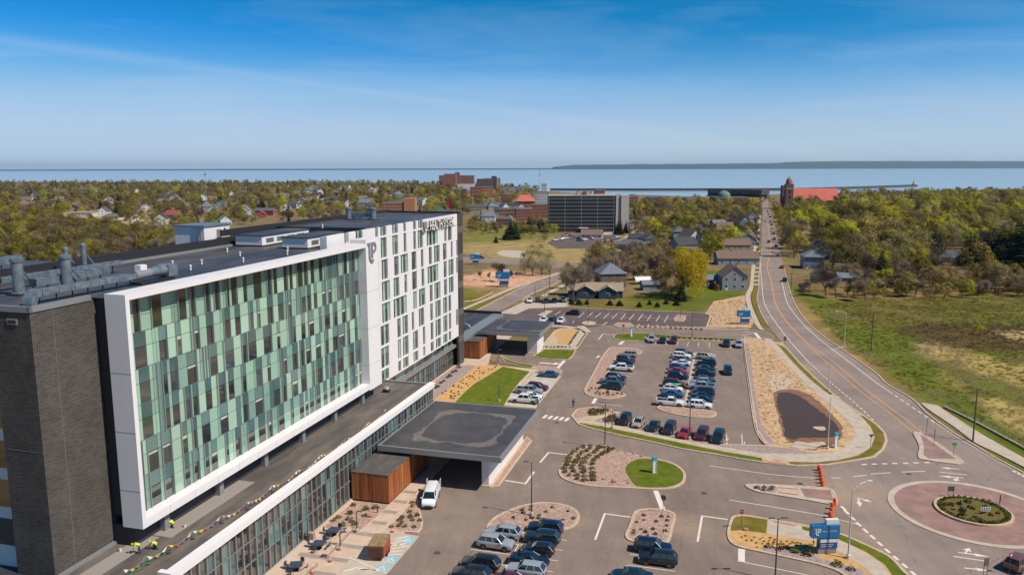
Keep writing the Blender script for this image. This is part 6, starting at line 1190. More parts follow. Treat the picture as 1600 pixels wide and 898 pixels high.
o = thing('roof_sheet', 'grey sheet of new membrane beside the brick wall on the low roof', 'membrane sheet', (*gp(190, 868, 8.2), 8.205), ROT); MB().prism([(-1.2, -6), (.9, -6), (.9, 4.5), (-1.2, 4.5)], .0, .02).build('sheet', MATS['new_membrane'], o)
o = thing('green_hose', 'bright green line lying in loops on the low roof', 'hose', (*gp(222, 884, 8.2), 8.23), ROT); MB().path([(.25 * math.sin(i * 1.9), -3.2 + i * .35, .02 + .03 * (i % 2)) for i in range(20)], .05, 5).build('line', mat('hose_green', px(60, 170, 70), rough=.6), o)
M_SKIN = mat('skin', (.45, .26, .18), rough=.6); M_HIVIS = mat('hi_vis_yellow', px(205, 225, 60), rough=.7); M_JEANS = mat('jeans', (.03, .05, .1), rough=.9); M_BLACKC = mat('black_cloth', (.02, .022, .03), rough=.9); M_NAVYC = mat('navy_cloth', (.02, .04, .12), rough=.9); M_SKYC = mat('blue_cloth', (.08, .22, .42), rough=.9)
def person(label, loc, rz, pose, top, legs, hat=None, hair=(.05, .03, .02)):
    J = {  # joints x forward, y left, z up
     'stand': dict(pel=(0, 0, .92), ch=(0, 0, 1.32), nk=(0, 0, 1.5), hd=(.02, 0, 1.66), lk=(.06, .1, .5), la=(0, .1, .09), rk=(.16, -.1, .52), ra=(.02, -.1, .09), ls=(0, .2, 1.42), le=(-.02, .27, 1.13), lh=(.12, .27, .9), rs=(0, -.2, 1.42), re=(.02, -.27, 1.13), rh=(.18, -.26, .92)),
     'bend': dict(pel=(-.15, 0, .88), ch=(.22, 0, 1.08), nk=(.4, 0, 1.12), hd=(.53, 0, 1.12), lk=(.1, .12, .48), la=(-.05, .12, .09), rk=(.02, -.12, .46), ra=(-.18, -.12, .09), ls=(.32, .2, 1.1), le=(.42, .25, .8), lh=(.55, .16, .55), rs=(.32, -.2, 1.1), re=(.42, -.25, .8), rh=(.56, -.14, .55)),
     'kneel': dict(pel=(-.1, 0, .48), ch=(.22, 0, .74), nk=(.38, 0, .82), hd=(.52, 0, .86), lk=(.28, .12, .12), la=(-.22, .12, .09), rk=(.3, -.14, .42), ra=(.28, -.14, .09), ls=(.3, .2, .8), le=(.48, .25, .5), lh=(.66, .14, .2), rs=(.3, -.2, .8), re=(.48, -.25, .5), rh=(.68, -.12, .18))}[pose]
    names = ['pel', 'ch', 'nk', 'hd', 'lk', 'la', 'rk', 'ra', 'ls', 'le', 'lh', 'rs', 're', 'rh']; rad = dict(pel=.17, ch=.19, nk=.065, hd=.105, lk=.075, la=.055, rk=.075, ra=.055, ls=.075, le=.05, lh=.04, rs=.075, re=.05, rh=.04)
    vs = [Vector(J[n]) for n in names]; E = [(0, 1), (1, 2), (2, 3), (0, 4), (4, 5), (0, 6), (6, 7), (1, 8), (8, 9), (9, 10), (1, 11), (11, 12), (12, 13)]; rr = [rad[n] for n in names]; mi_ = []
    for a in (5, 7): vs.append(vs[a] + Vector((.17, 0, -.045))); rr.append(.042); E.append((a, len(vs) - 1))      # feet
    for a in (10, 13):                                                                                              # palm, fingers, thumb
        d = (vs[a] - vs[a - 1]).normalized(); sd = Vector((0, 1, 0)); vs.append(vs[a] + d * .07); rr.append(.032); p = len(vs) - 1; E.append((a, p))
        for k, L in enumerate((.07, .085, .08, .06)): vs.append(vs[p] + d * L + sd * (k - 1.5) * .022 + Vector((.015, 0, -.01))); rr.append(.009); E.append((p, len(vs) - 1))
        vs.append(vs[a] + d * .05 + sd * (.045 if a == 13 else -.045) + Vector((.02, 0, 0))); rr.append(.010); E.append((a, len(vs) - 1))
    up_ = (vs[3] - vs[2]).normalized(); fwd = Vector((1, 0, 0)) - up_ * up_.x; fwd = fwd.normalized() if fwd.length > .2 else Vector((0, 0, -1))
    vs.append(vs[3] + up_ * .09); rr.append(.085); E.append((3, len(vs) - 1)); vs.append(vs[3] + fwd * .1); rr.append(.022); E.append((3, len(vs) - 1))
    me = bpy.data.meshes.new('body'); me.from_pydata(vs, E, []); ob = bpy.data.objects.new('tmp', me); col.objects.link(ob); sk = ob.modifiers.new('s', 'SKIN'); ob.modifiers.new('d', 'SUBSURF').levels = 1
    for i, r_ in enumerate(rr): me.skin_vertices[0].data[i].radius = (r_, r_)
    me.skin_vertices[0].data[0].use_root = True
    dg = bpy.context.evaluated_depsgraph_get(); m2 = bpy.data.meshes.new_from_object(ob.evaluated_get(dg)); bpy.data.objects.remove(ob)
    m2.materials.clear()
    for m_ in (M_SKIN, top, legs, M_TRIM): m2.materials.append(m_)
    segs = [(vs[a], vs[b], 2 if (a, b) in ((0, 4), (4, 5), (0, 6), (6, 7)) else (1 if (a, b) in ((0, 1), (1, 8), (8, 9), (1, 11), (11, 12), (9, 10), (12, 13)) else 0)) for a, b in E]
    for a in (14, 15): segs[13 + a - 14] = (segs[13 + a - 14][0], segs[13 + a - 14][1], 3)
    for p in m2.polygons:
        c = p.center; best = min(segs, key=lambda s: (c - (s[0] + (s[1] - s[0]) * max(0, min(1, (c - s[0]).dot(s[1] - s[0]) / (s[1] - s[0]).length_squared)))).length); p.material_index = best[2]; p.use_smooth = True
    o = thing('person', label, 'person', loc, rz); link('body', m2, o)
    hc = vs[3] + up_ * .06; mb = MB(); mb.lathe([(.135, -.01), (.13, .06), (.09, .12), (.03, .145)], (0, 0, 0), 12); h_ = mb.build('hard_hat' if hat else 'hair', hat or mat('hair_%d' % len(MATS), hair, rough=.8), o, 60); h_.location = hc; h_.rotation_euler = up_.to_track_quat('Z', 'Y').to_euler()
    if hat: MB().lathe([(.175, -.015), (.17, .0)], n=12).build('brim', hat, h_)
    return o
rf = lambda u, v: (*gp(u, v, 8.2), 8.205)
person('worker in yellow vest and jeans bending near the brick wall', rf(218, 864), R(200), 'bend', M_HIVIS, M_JEANS, M_HIVIS); person('worker in yellow vest and white hat kneeling by the pennants', rf(245, 857), R(190), 'kneel', M_HIVIS, M_BLACKC, M_SIGNW); person('worker in yellow vest kneeling under the white frame corner', rf(271, 824), R(170), 'kneel', M_HIVIS, M_BLACKC, M_HIVIS)
person('person in dark blue clothes walking across the asphalt', (*gp(896, 636), .012), R(240), 'stand', M_NAVYC, M_BLACKC); person('person in pale blue standing behind the white pickup', (*gp(840, 633), .012), R(20), 'stand', M_SKYC, M_NAVYC); person('person in dark clothes beside the black far lot suv', (*gp(902, 490), .02), R(180), 'stand', M_BLACKC, M_BLACKC)
for (u, v, l) in ((188, 861, 'white bucket beside the brick wall on the low roof'), (289, 823, 'white bucket beside the kneeling worker')):
    o = thing('bucket', l, 'bucket', rf(u, v)); MB().lathe([(.13, 0), (.16, .36), (.17, .36), (.17, .39)], n=10).build('pail', M_SIGNW, o); MB().lathe([(.15, .39), (.15, .4)], n=10).build('lid', M_COPE, o)
# ---------------------------------------------------------------- shrubs, boulders
def leafmesh(name, n, rad, hgt, size, m, seed, flat=.8):
    rs = random.Random(seed); mb = MB()
    for _ in range(n):
        a = rs.uniform(0, 6.283); r_ = rad * math.sqrt(rs.random()); z = hgt * (.08 + .92 * rs.random()) * math.sqrt(max(.05, 1 - (r_ / rad) ** 2)); c = Vector((r_ * math.cos(a), r_ * math.sin(a), z)); u_ = Vector((rs.gauss(0, 1), rs.gauss(0, 1), rs.gauss(0, .6))).normalized(); w_ = u_.orthogonal().normalized(); s = size * rs.uniform(.6, 1.3)
        mb.add([c - u_ * s - w_ * s * .5, c + u_ * s * .2 - w_ * s * .6, c + u_ * s, c - u_ * s * .2 + w_ * s * .6], [(0, 1, 2, 3)])
    return mb.mesh(name, m)
M_SHRUB = mat('shrub_leaf', (.075, .085, .018), c2=(.13, .12, .03), scale=2.0, rough=.7, spec=.2, rnd=.3, trans=.25); M_SHRUBD = mat('dark_shrub_leaf', (.03, .04, .014), c2=(.06, .05, .02), scale=2, rough=.8, spec=.2, rnd=.3); M_BOULDER = mat('boulder', px(190, 150, 128), c2=px(150, 116, 104), scale=2, rough=.9, bump=.4)
SH = [leafmesh('shrub_foliage', 70, .42, .5, .11, M_SHRUB, k) for k in range(3)]; SHD = [leafmesh('dark_shrub_foliage', 50, .34, .34, .10, M_SHRUBD, k + 10) for k in range(3)]; STEM = MB().tube((0, 0, 0), (0, 0, .3), .03, .015, 5).mesh('shrub_stem', M_POLEW)
def shrub(x, y, label, group, dark=False, sc=1.0, z=.125):
    o = thing('shrub', label, 'shrub', (x, y, z), random.uniform(0, 6.28), group); o.scale = [sc * random.uniform(.8, 1.2)] * 3; link('foliage', random.choice(SHD if dark else SH), o); link('stem', STEM, o)
Z9 = lambda x, y: (860 + x / 6.4, 680 + y / 6.4)
for p in ((210, 195), (240, 170), (275, 148), (325, 128), (400, 115), (480, 117), (560, 128), (185, 235), (175, 268), (160, 302), (135, 340), (145, 375), (190, 410), (315, 185), (285, 218), (275, 250), (250, 278), (230, 308), (212, 335), (230, 370), (268, 410), (265, 445), (360, 165), (395, 140), (435, 180), (390, 208), (357, 235), (330, 280), (300, 310), (320, 340), (330, 375), (343, 415), (340, 458), (465, 155), (495, 130), (545, 180), (510, 200), (470, 225), (435, 258), (417, 295), (415, 337), (425, 385), (425, 415), (425, 455), (590, 160), (620, 145)):
    shrub(*gp(*Z9(*p)), 'low green shrub in the curved rows on the large gravel island', 'shrubs of the large island', sc=1.15)
def scatter(P, n, label, group, dark=False, sc=1.0, z=.125, mind=.8):
    Pw = gps(P); xs = [p[0] for p in Pw]; ys = [p[1] for p in Pw]; got = []; tries = 0
    while len(got) < n and tries < 3000:
        tries += 1; q = (random.uniform(min(xs), max(xs)), random.uniform(min(ys), max(ys)))
        if inpoly(q, Pw) and all((q[0] - g[0]) ** 2 + (q[1] - g[1]) ** 2 > mind ** 2 for g in got): got.append(q); shrub(*q, label, group, dark, sc, z)
scatter([(780, 815), (820, 794), (850, 789), (890, 797), (898, 810), (880, 822)], 16, 'small dark shrub on the gravel island above the silver cars', 'shrubs of the near island', True, .9)
scatter([(985, 835), (993, 806), (1045, 806), (1048, 820), (1040, 842)], 16, 'small dark shrub on the gravel island above the dark car pair', 'shrubs of the middle island', True, .8)
scatter([(515, 818), (552, 787), (590, 793), (555, 826)], 11, 'yellow-green shrub in the gravel bed by the timber box', 'shrubs of the plaza bed', False, 1.1, .13)
scatter([(606, 826), (648, 782), (657, 812), (652, 829)], 14, 'yellow-green shrub in the gravel bed beside the white van', 'shrubs of the van bed', False, .95, .14)
scatter([(918, 612), (926, 605), (972, 616), (948, 621)], 16, 'small dark shrub at the near end of the left island', 'shrubs of the left island', True, .9)
scatter([(922, 640), (950, 642), (940, 648), (920, 650)], 14, 'yellow-green shrub at the pointed tip of the bottom row island', 'shrubs of the pointed tip', False, 1.1)
scatter([(942, 655), (962, 650), (966, 660), (950, 661)], 9, 'yellow-green shrub beside the black suv of the bottom row', 'shrubs beside the black suv', False, 1.1)
for i in range(13): shrub(*gp(966 + i * 13.2, 663.5 + i * 2.75 if i < 9 else 688 + (i - 9) * 1.2), 'small shrub in the gravel strip before the bottom row cars', 'shrubs before the bottom row', False, .8)
for i in range(18): shrub(*gp(1012 + i * 8.2, 526.8 + i * .38), 'dark shrub in the thin island behind the far row', 'shrubs of the thin island', True, 1.2)
for i in range(14): shrub(*gp(992 + i * 8, 511.5 + i * .28), 'dark shrub in the strip beside the far lot', 'shrubs beside the far lot', True, 1.2)
scatter([(1180, 762), (1206, 761), (1208, 768), (1190, 767)], 7, 'green shrub in the gravel tip of the entry median', 'shrubs of the median', False, .9)
for u, v in ((1202, 855), (1221, 859), (1242, 863.5), (1262, 868), (1309, 884), (1330, 891)): shrub(*gp(u, v), 'round shrub along the kerb below the entrance sign', 'shrubs below the sign', False, 1.5)
scatter([(1150, 838), (1195, 838), (1265, 852), (1265, 862), (1180, 856)], 32, 'tiny sprout in the mulch left of the entrance sign', 'sprouts of the sign bed', True, .45, .13, .5)
scatter([(690, 616), (725, 590), (745, 576), (775, 574), (735, 602), (708, 625)], 40, 'tiny sprout in the mulch between building and lawn', 'sprouts of the mulch bed', True, .7, .135, .7)
for i in range(9): shrub(*gp(680 + i * 4.6, 607 - i * 4.0 + (i % 2) * 1.6), 'dark shrub along the gravel by the far glass front', 'shrubs by the far front', True, 1.6)
for i in range(9): shrub(*gp(889 + i * 1.8, 539 - i * 2.5), 'dark shrub lining the walk by the far canopy bed', 'shrubs of the canopy bed', True, 1.2)
for i in range(8): shrub(*gp(848 + i * 6, 543.5 - abs(i - 3) * .2), 'dark shrub above the small lawn of the far canopy', 'shrubs above the small lawn', True, 1.2)
for i in range(34):
    a = i * 2 * math.pi / 34; shrub(rb_c.x + 4.1 * math.cos(a), rb_c.y + 4.1 * math.sin(a), 'green shrub in the rim of the roundabout island', 'shrubs round the roundabout', False, .9, .3)
for i in range(16):
    a = random.uniform(0, 6.28); r_ = 3.4 * math.sqrt(random.random()); shrub(rb_c.x + r_ * math.cos(a), rb_c.y + r_ * math.sin(a), 'brownish shrub inside the roundabout island', 'shrubs inside the roundabout', True, 1.2, .3)
def boulder(u, v, s, label):
    rs = random.Random(int(u * 7)); bm = bmesh.new(); bmesh.ops.create_icosphere(bm, subdivisions=2, radius=s)
    for q in bm.verts: q.co = Vector((q.co.x * 1.3, q.co.y, q.co.z * .75)) * rs.uniform(.82, 1.12)
    me = bpy.data.meshes.new('boulder'); bm.to_mesh(me); bm.free(); me.materials.append(M_BOULDER); tag(link('boulder', me, None, (*gp(u, v), .12 + s * .4)), label, 'boulder', 'boulders on the islands')
for x, y, s in ((640, 470, .38), (465, 420, .22), (530, 445, .22), (780, 480, .22), (680, 160, .22), (750, 175, .2), (835, 190, .24), (910, 215, .24)): boulder(*Z9(x, y), s, 'pinkish boulder on the rim of the large gravel island')
boulder(578, 808, .35, 'tan boulder in the gravel bed by the timber box'); boulder(1165, 829, .3, 'grey boulder on the grass by the stop sign')
for u, v, l in ((683, 863, 'rusty round drain cover in the aisle by the silver cars'), (905, 752, 'round cover in the drive left of the shrub island'), (1100, 770, 'round cover in the wide drive right of the oval lawn'), (870, 660, 'round cover in the drive by the crosswalk'), (1250, 755, 'round cover in the entry lane'), (1420, 740, 'round cover at the roundabout mouth')):
    o = thing('drain_cover', l, 'drain cover', (*gp(u, v), .006), 0, 'drain covers'); MB().lathe([(.42, 0), (.42, .008)], n=20).build('frame', MATS['weathered_brown'], o); MB().lathe([(.34, .008), (.34, .012)], n=20).build('lid', M_DPOLE, o)
# ---------------------------------------------------------------- trees
def leafmat(name, c, c2, rnd=.22): return mat(name, c, rough=.8, spec=.12, c2=c2, scale=.9, rnd=rnd, trans=.4, detail=3)
M_BARK = mat('bark', (.085, .065, .052), c2=(.13, .11, .095), scale=3, rough=.95, spec=.1)
M_TWIG = mat('bare_twigs', (.19, .14, .112), c2=(.25, .195, .155), scale=1.2, rough=.95, spec=.1, rnd=.22)
L_OLIVE = leafmat('olive_leaf', (.28, .235, .05), (.37, .30, .08)); L_YG = leafmat('yellow_green_leaf', (.43, .42, .035), (.55, .49, .055)); L_BROWN = leafmat('budding_leaf', (.27, .19, .095), (.33, .25, .12)); L_GREY = leafmat('pale_bud_leaf', (.28, .27, .11), (.34, .32, .15)); L_FIR = leafmat('fir_needle', (.026, .042, .02), (.045, .062, .024)); L_WILLOW = leafmat('willow_leaf', (.50, .37, .025), (.60, .46, .04), .05)
NORM = {}
def set_normals(me, nv):
    """leaf cards shade as parts of a rounded clump"""
    me.polygons.foreach_set('use_smooth', [True] * len(me.polygons)); me.normals_split_custom_set_from_vertices(nv); NORM[me.name] = nv
def limbs(rs, mb, hh, R_, n, trunk_top):
    mb.tube((0, 0, -.3), (rs.uniform(-.2, .2), rs.uniform(-.2, .2), trunk_top), hh * .022, hh * .014, 6, False); tips = []
    for k in range(n):
        a = k * 2.4 + rs.uniform(-.4, .4); el = rs.uniform(.35, 1.25); L = hh * rs.uniform(.28, .45); s = Vector((0, 0, trunk_top * rs.uniform(.75, 1.0))); e = s + Vector((math.cos(a) * math.cos(el) * L, math.sin(a) * math.cos(el) * L, math.sin(el) * L)); mb.tube(s, e, hh * .010, hh * .004, 4, False); tips.append(e)
        for j in range(2): e2 = e + Vector((rs.gauss(0, .09), rs.gauss(0, .09), rs.uniform(.02, .12))) * hh; mb.tube(e, e2, hh * .005, hh * .002, 3, False); tips.append(e2)
    return tips
def decid(name, seed, leaf, n_leaf=1500, hh=10.0, rx=.5, size=.27, dens=1.0, trunk=.16):
    rs = random.Random(seed); tb = MB(); limbs(rs, tb, hh, rx, 7, hh * trunk); lf = MB(); cl = []; nv = []
    nc = rs.randint(20, 26)
    for k in range(nc):
        a = rs.uniform(0, 6.283); z = rs.uniform(-.9, 1); r_ = math.sqrt(1 - z * z) * rs.uniform(.45, .95); cl.append((Vector((r_ * math.cos(a) * rx * hh, r_ * math.sin(a) * rx * hh, hh * (trunk + (1 - trunk) * .5 + z * (1 - trunk) * .43))), hh * rs.uniform(.07, .14)))
    for k in range(n_leaf):
        c, r_ = rs.choice(cl); p = c + Vector((rs.gauss(0, .62), rs.gauss(0, .62), rs.gauss(0, .5))) * r_; u_ = Vector((rs.gauss(0, 1), rs.gauss(0, 1), rs.gauss(0, 1))).normalized(); w_ = u_.orthogonal().normalized(); s = size * rs.uniform(.5, 1.25)
        lf.add([p - u_ * s, p + w_ * s * .55, p + u_ * s, p - w_ * s * .55], [(0, 1, 2, 3)]); nv += [((p - c) / r_ * .6 + (p - Vector((0, 0, hh * .5))) / (hh * .4) * .7 + Vector((rs.gauss(0, .25), rs.gauss(0, .25), rs.gauss(0, .25)))).normalized()] * 4
    cm_ = lf.mesh(name + '_crown', leaf); set_normals(cm_, nv); return tb.mesh(name + '_trunk', M_BARK), cm_
def bare(name, seed, hh=10.0, leaf=None, n_twig=1500, spread=.36):
    rs = random.Random(seed); tb = MB(); lf = MB(); ends = []
    def grow(p, d, L, r_, dep):
        q = p + d * L; tb.tube(p, q, r_, r_ * .65, 4 if dep < 2 else 3, False)
        if dep >= 3: ends.append((q, d)); return
        for k in range(rs.choice([2, 3, 3]) if dep else 4):
            nd = (d + Vector((rs.gauss(0, .5), rs.gauss(0, .5), rs.gauss(.08, .25)))).normalized(); grow(q - d * L * rs.uniform(0, .3), nd, L * rs.uniform(.62, .85), r_ * .6, dep + 1)
    grow(Vector((0, 0, -.2)), Vector((rs.gauss(0, .05), rs.gauss(0, .05), 1)).normalized(), hh * .30, hh * .019, 0)
    for k in range(n_twig):
        p, d = rs.choice(ends); q = p + Vector((rs.gauss(0, .05), rs.gauss(0, .05), rs.gauss(0, .05))) * hh - d * rs.uniform(0, .15) * hh; nd = (d + Vector((rs.gauss(0, .7), rs.gauss(0, .7), rs.gauss(.2, .5)))).normalized(); L = hh * rs.uniform(.04, .10); w_ = nd.orthogonal().normalized() * .027
        lf.add([q - w_, q + w_, q + nd * L], [(0, 1, 2)])
        if leaf and rs.random() < .5: s = .13; lf.add([q + nd * L, q + nd * L + Vector((s, 0, s)), q + nd * L + Vector((0, s, s * .5))], [(0, 1, 2)], 1)
    return tb.mesh(name + '_trunk', M_BARK), lf.mesh(name + '_crown', [M_TWIG, leaf or M_TWIG])
def fir(name, seed, hh=10.0, rx=.2):
    rs = random.Random(seed); tb = MB().tube((0, 0, -.2), (0, 0, hh * .95), hh * .018, .03, 6, False); lf = MB(); lev = 19
    for i in range(lev):
        z = hh * (.08 + .9 * i / lev); rr_ = hh * rx * (1 - (i / lev) ** 1.1) * rs.uniform(.8, 1.15) + .15; nb = max(6, int(15 * (1 - i / lev) + 5))
        for k in range(nb):
            a = k * 6.283 / nb + rs.uniform(-.25, .25); L = rr_ * rs.uniform(.75, 1.1); dz = -L * rs.uniform(.15, .45); d = Vector((math.cos(a), math.sin(a), 0)); n = Vector((-d.y, d.x, 0)); p = Vector((0, 0, z)); w_ = L * .44
            for m_ in range(3):
                f0, f1 = m_ / 3, (m_ + 1.25) / 3; b0 = p + d * L * f0 + Vector((0, 0, dz * f0)); b1 = p + d * L * min(1, f1) + Vector((0, 0, dz * f1 + rs.uniform(-.1, .12))); s = w_ * (1.15 - f0 * .7) * rs.uniform(.7, 1.2)
                lf.add([b0, b0 * .4 + b1 * .6 + n * s + Vector((0, 0, -s * .35)), b1, b0 * .4 + b1 * .6 - n * s + Vector((0, 0, -s * .35))], [(0, 1, 2, 3)])
    return tb.mesh(name + '_trunk', M_BARK), lf.mesh(name + '_crown', L_FIR)
def willow(name, seed, hh=18.0):
    rs = random.Random(seed); tb = MB(); limbs(rs, tb, hh, .45, 9, hh * .3); lf = MB()
    cl = [(Vector((math.cos(a) * r_, math.sin(a) * r_, 0)) * hh * .42, rs.uniform(.62, .9)) for a, r_ in [(rs.uniform(0, 6.283), math.sqrt(rs.random())) for _ in range(26)]]
    for k in range(9000):
        c, zt = rs.choice(cl); rr_ = c.length / (hh * .42); zt = zt * (1.12 - .38 * rr_ ** 2); p = c + Vector((rs.gauss(0, .05), rs.gauss(0, .05), 0)) * hh; z = hh * (zt - rs.random() ** 1.6 * (.24 + .40 * rr_)); p.z = max(1.2, z); L = rs.uniform(.3, .8); a = rs.uniform(0, 6.283); n = Vector((math.cos(a), math.sin(a), 0)) * .13
        lf.add([p - n, p + n, p + n * .5 + Vector((rs.gauss(0, .06), rs.gauss(0, .06), -L)), p - n * .5 + Vector((0, 0, -L))], [(0, 1, 2, 3)])
    return tb.mesh(name + '_trunk', M_BARK), lf.mesh(name + '_crown', L_WILLOW)
TREES = {'olive': [decid('olive', s, L_OLIVE, 4200, size=.21) for s in range(4)], 'yg': [decid('yellow_green', 10 + s, L_YG, 4800, rx=.54, size=.21) for s in range(4)], 'bud': [decid('budding', 20 + s, L_BROWN, 3800, size=.16) for s in range(3)], 'pale': [decid('pale', 30 + s, L_GREY, 2800, size=.15) for s in range(2)],
         'bare': [bare('bare', 40 + s, 10, L_BROWN if s % 2 else None, 4600) for s in range(4)], 'fir': [fir('fir', 50 + s, 10, .21 + .04 * s) for s in range(4)]}
NAME = {'olive': ('olive_tree', 'olive green budding tree'), 'yg': ('leafy_tree', 'bright yellow-green leafy tree'), 'bud': ('budding_tree', 'brown budding tree'), 'pale': ('pale_tree', 'pale sparse tree in first leaf'), 'bare': ('bare_tree', 'bare brown tree'), 'fir': ('fir_tree', 'dark green fir tree')}
random.seed(77)
TREE_N = [0]
def tree(kind, x, y, h, where, label=None, wide=1.0, z=-.06):
    nm, lb = NAME[kind]; tm, cm_ = random.choice(TREES[kind]); lb = label or lb + ' ' + where
    o = thing(nm, lb, 'tree', (x, y, z), random.uniform(0, 6.28), lb if label is None else None); s = h / 10; o.scale = (s * wide, s * wide, s); link('trunk', tm, o); link('crown', cm_, o); TREE_N[0] += 1; return o
wl = thing('willow_tree', 'great golden yellow weeping willow behind the far lot lawn', 'tree', (*gp(1068, 465), -.06)); a_, b_ = willow('willow', 4, 18.5); link('trunk', a_, wl); link('crown', b_, wl); wl.scale = (1.12, 1.12, 1.08)
def T(kind, u, v, vtop, label=None, where='', wide=1.0):
    x, y = gp(u, v); tree(kind, x, y, max(1.5, ht(u, vtop, y)), where, label, wide)
T('bud', 1040, 466, 415, 'russet budding tree left of the golden willow', wide=1.15); T('bud', 1028, 452, 420, 'smaller russet tree at the foot of the willow'); T('fir', 1064, 470, 436, 'single dark fir in front of the golden willow', wide=1.6)
T('bare', 896, 474, 392, 'tall bare tree left of the dark blue house', wide=.8); T('bare', 885, 452, 396, 'tall bare tree by the side street bend', wide=.7); T('bare', 908, 462, 394, 'tall bare tree over the low house roof', wide=.9); T('bare', 890, 462, 402, 'leaning bare tree at the house yard edge', wide=.7); T('bare', 918, 440, 388, 'bare tree left of the peaked roof house'); T('bare', 930, 436, 392, 'bare tree right behind the peaked roof house')
T('pale', 832, 430, 381, 'tall pale green tree on the field by the cross street', wide=.8); T('pale', 846, 430, 380, 'second tall pale green tree on the field by the cross street', wide=.8); T('pale', 820, 427, 394, 'lower pale green tree at the field edge', wide=.7); T('pale', 858, 428, 396, 'right hand pale green tree by the cross street', wide=.7)
T('bare', 778, 440, 400, 'lone bare tree on the pink dirt', wide=.9); T('bare', 752, 437, 418, 'small bare tree left on the pink dirt', wide=.8); T('bare', 765, 438, 420, 'small bare sapling on the pink dirt', wide=.8); T('bare', 795, 438, 416, 'small bare tree right on the pink dirt', wide=.8); T('bare', 808, 434, 420, 'low bare bush at the side street')
T('fir', 798, 374, 341, 'big dark fir left of the apartment block', wide=1.5); T('fir', 806, 373, 344, 'second big dark fir left of the apartment block', wide=1.5); T('fir', 775, 379, 366, 'low dark fir on the field', wide=1.8)
for u, v, t_ in ((826, 352, 334), (836, 352, 335), (846, 353, 337), (830, 358, 340), (842, 358, 340), (852, 360, 345), (838, 347, 331)): T('fir' if u % 4 == 2 else 'olive', u, v, t_, None, 'in the dark clump before the apartment block', 1.2)
for u, v, t_, k in ((812, 367, 352, 'yg'), (822, 364, 350, 'yg'), (835, 366, 352, 'bud'), (855, 364, 350, 'yg'), (865, 365, 349, 'yg'), (850, 378, 362, 'bud'), (890, 360, 350, 'olive'), (940, 362, 353, 'olive'), (951, 360, 349, 'yg'), (965, 366, 343, 'fir'), (970, 366, 340, 'fir'), (978, 364, 342, 'fir'), (987, 350, 332, 'fir'), (993, 348, 330, 'fir'), (984, 364, 346, 'bud'), (997, 362, 344, 'olive'), (955, 385, 376, 'fir'), (932, 386, 379, 'fir')): T(k, u, v, t_, None, 'round the apartment block', 1.1)
for u, v in ((999, 479), (1015, 475.5), (1027, 479), (1041, 474.5), (1057, 476.5), (968, 477), (953, 476), (917, 475), (905, 475.5), (893, 475)): tree('fir', *gp(u, v), 2.2, 'sapling on the lawn strip behind the far lot', None, 2.2); 
for (u, v, t_, k, w_) in ((1442, 387, 357, 'fir', 1.4), (1458, 396, 353, 'fir', 1.5), (1466, 392, 356, 'fir', 1.5), (1480, 385, 352, 'fir', 1.4), (1512, 415, 357, 'fir', 1.7), (1520, 410, 362, 'fir', 1.5), (1542, 405, 352, 'fir', 1.5), (1552, 402, 348, 'fir', 1.6), (1563, 410, 344, 'fir', 1.7), (1575, 412, 346, 'fir', 1.7), (1588, 418, 340, 'fir', 1.7), (1598, 424, 338, 'fir', 1.7), (1606, 424, 338, 'fir', 1.7), (1585, 400, 345, 'fir', 1.6)): T(k, u, v, t_, None, 'in the dark stand on the right', w_)
for (u, v, t_, k, w_) in ((1243, 366, 330, 'yg', 1.15), (1262, 358, 322, 'yg', 1.2), (1280, 358, 318, 'yg', 1.2), (1296, 356, 332, 'yg', 1.0), (1310, 340, 315, 'olive', 1.1), (1350, 352, 318, 'yg', 1.2), (1372, 350, 313, 'yg', 1.3), (1388, 352, 320, 'yg', 1.2), (1360, 362, 332, 'olive', 1.2), (1325, 395, 352, 'yg', 1.2), (1342, 392, 350, 'olive', 1.2), (1310, 405, 362, 'olive', 1.2), (1355, 412, 372, 'olive', 1.1), (1300, 420, 375, 'olive', 1.1), (1405, 385, 352, 'bud', 1.3), (1420, 392, 354, 'olive', 1.2), (1385, 402, 360, 'pale', 1.1), (1240, 395, 358, 'bud', 1.1), (1252, 388, 352, 'bud', 1.1), (1285, 395, 356, 'bud', 1.1), (1400, 432, 385, 'pale', 1.1), (1415, 440, 395, 'bare', 1.2), (1437, 425, 385, 'olive', 1.1), (1320, 440, 400, 'bare', 1.1), (1345, 450, 405, 'bare', 1.1), (1290, 462, 405, 'bare', 1.0), (1288, 455, 408, 'bud', .9), (1306, 466, 420, 'bare', 1.0), (1352, 470, 425, 'bare', 1.0), (1335, 462, 420, 'bud', 1.0), (1384, 452, 418, 'yg', .8), (1470, 455, 412, 'bud', 1.2), (1545, 450, 408, 'olive', 1.4), (1555, 458, 412, 'bud', 1.3), (1580, 455, 420, 'bare', 1.3), (1500, 450, 415, 'bud', 1.2), (1430, 462, 428, 'bare', 1.2), (1528, 462, 430, 'bare', 1.2), (1452, 448, 410, 'bare', 1.2), (1400, 458, 424, 'bud', 1.1), (1374, 460, 432, 'bare', 1.0), (1253, 462, 435, 'bare', .9), (1264, 456, 430, 'bare', .9), (1530, 523, 507, 'yg', 1.0), (1600, 462, 420, 'bud', 1.2), (1620, 455, 415, 'olive', 1.3)): T(k, u, v, t_, None, 'between road and field on the right', w_)
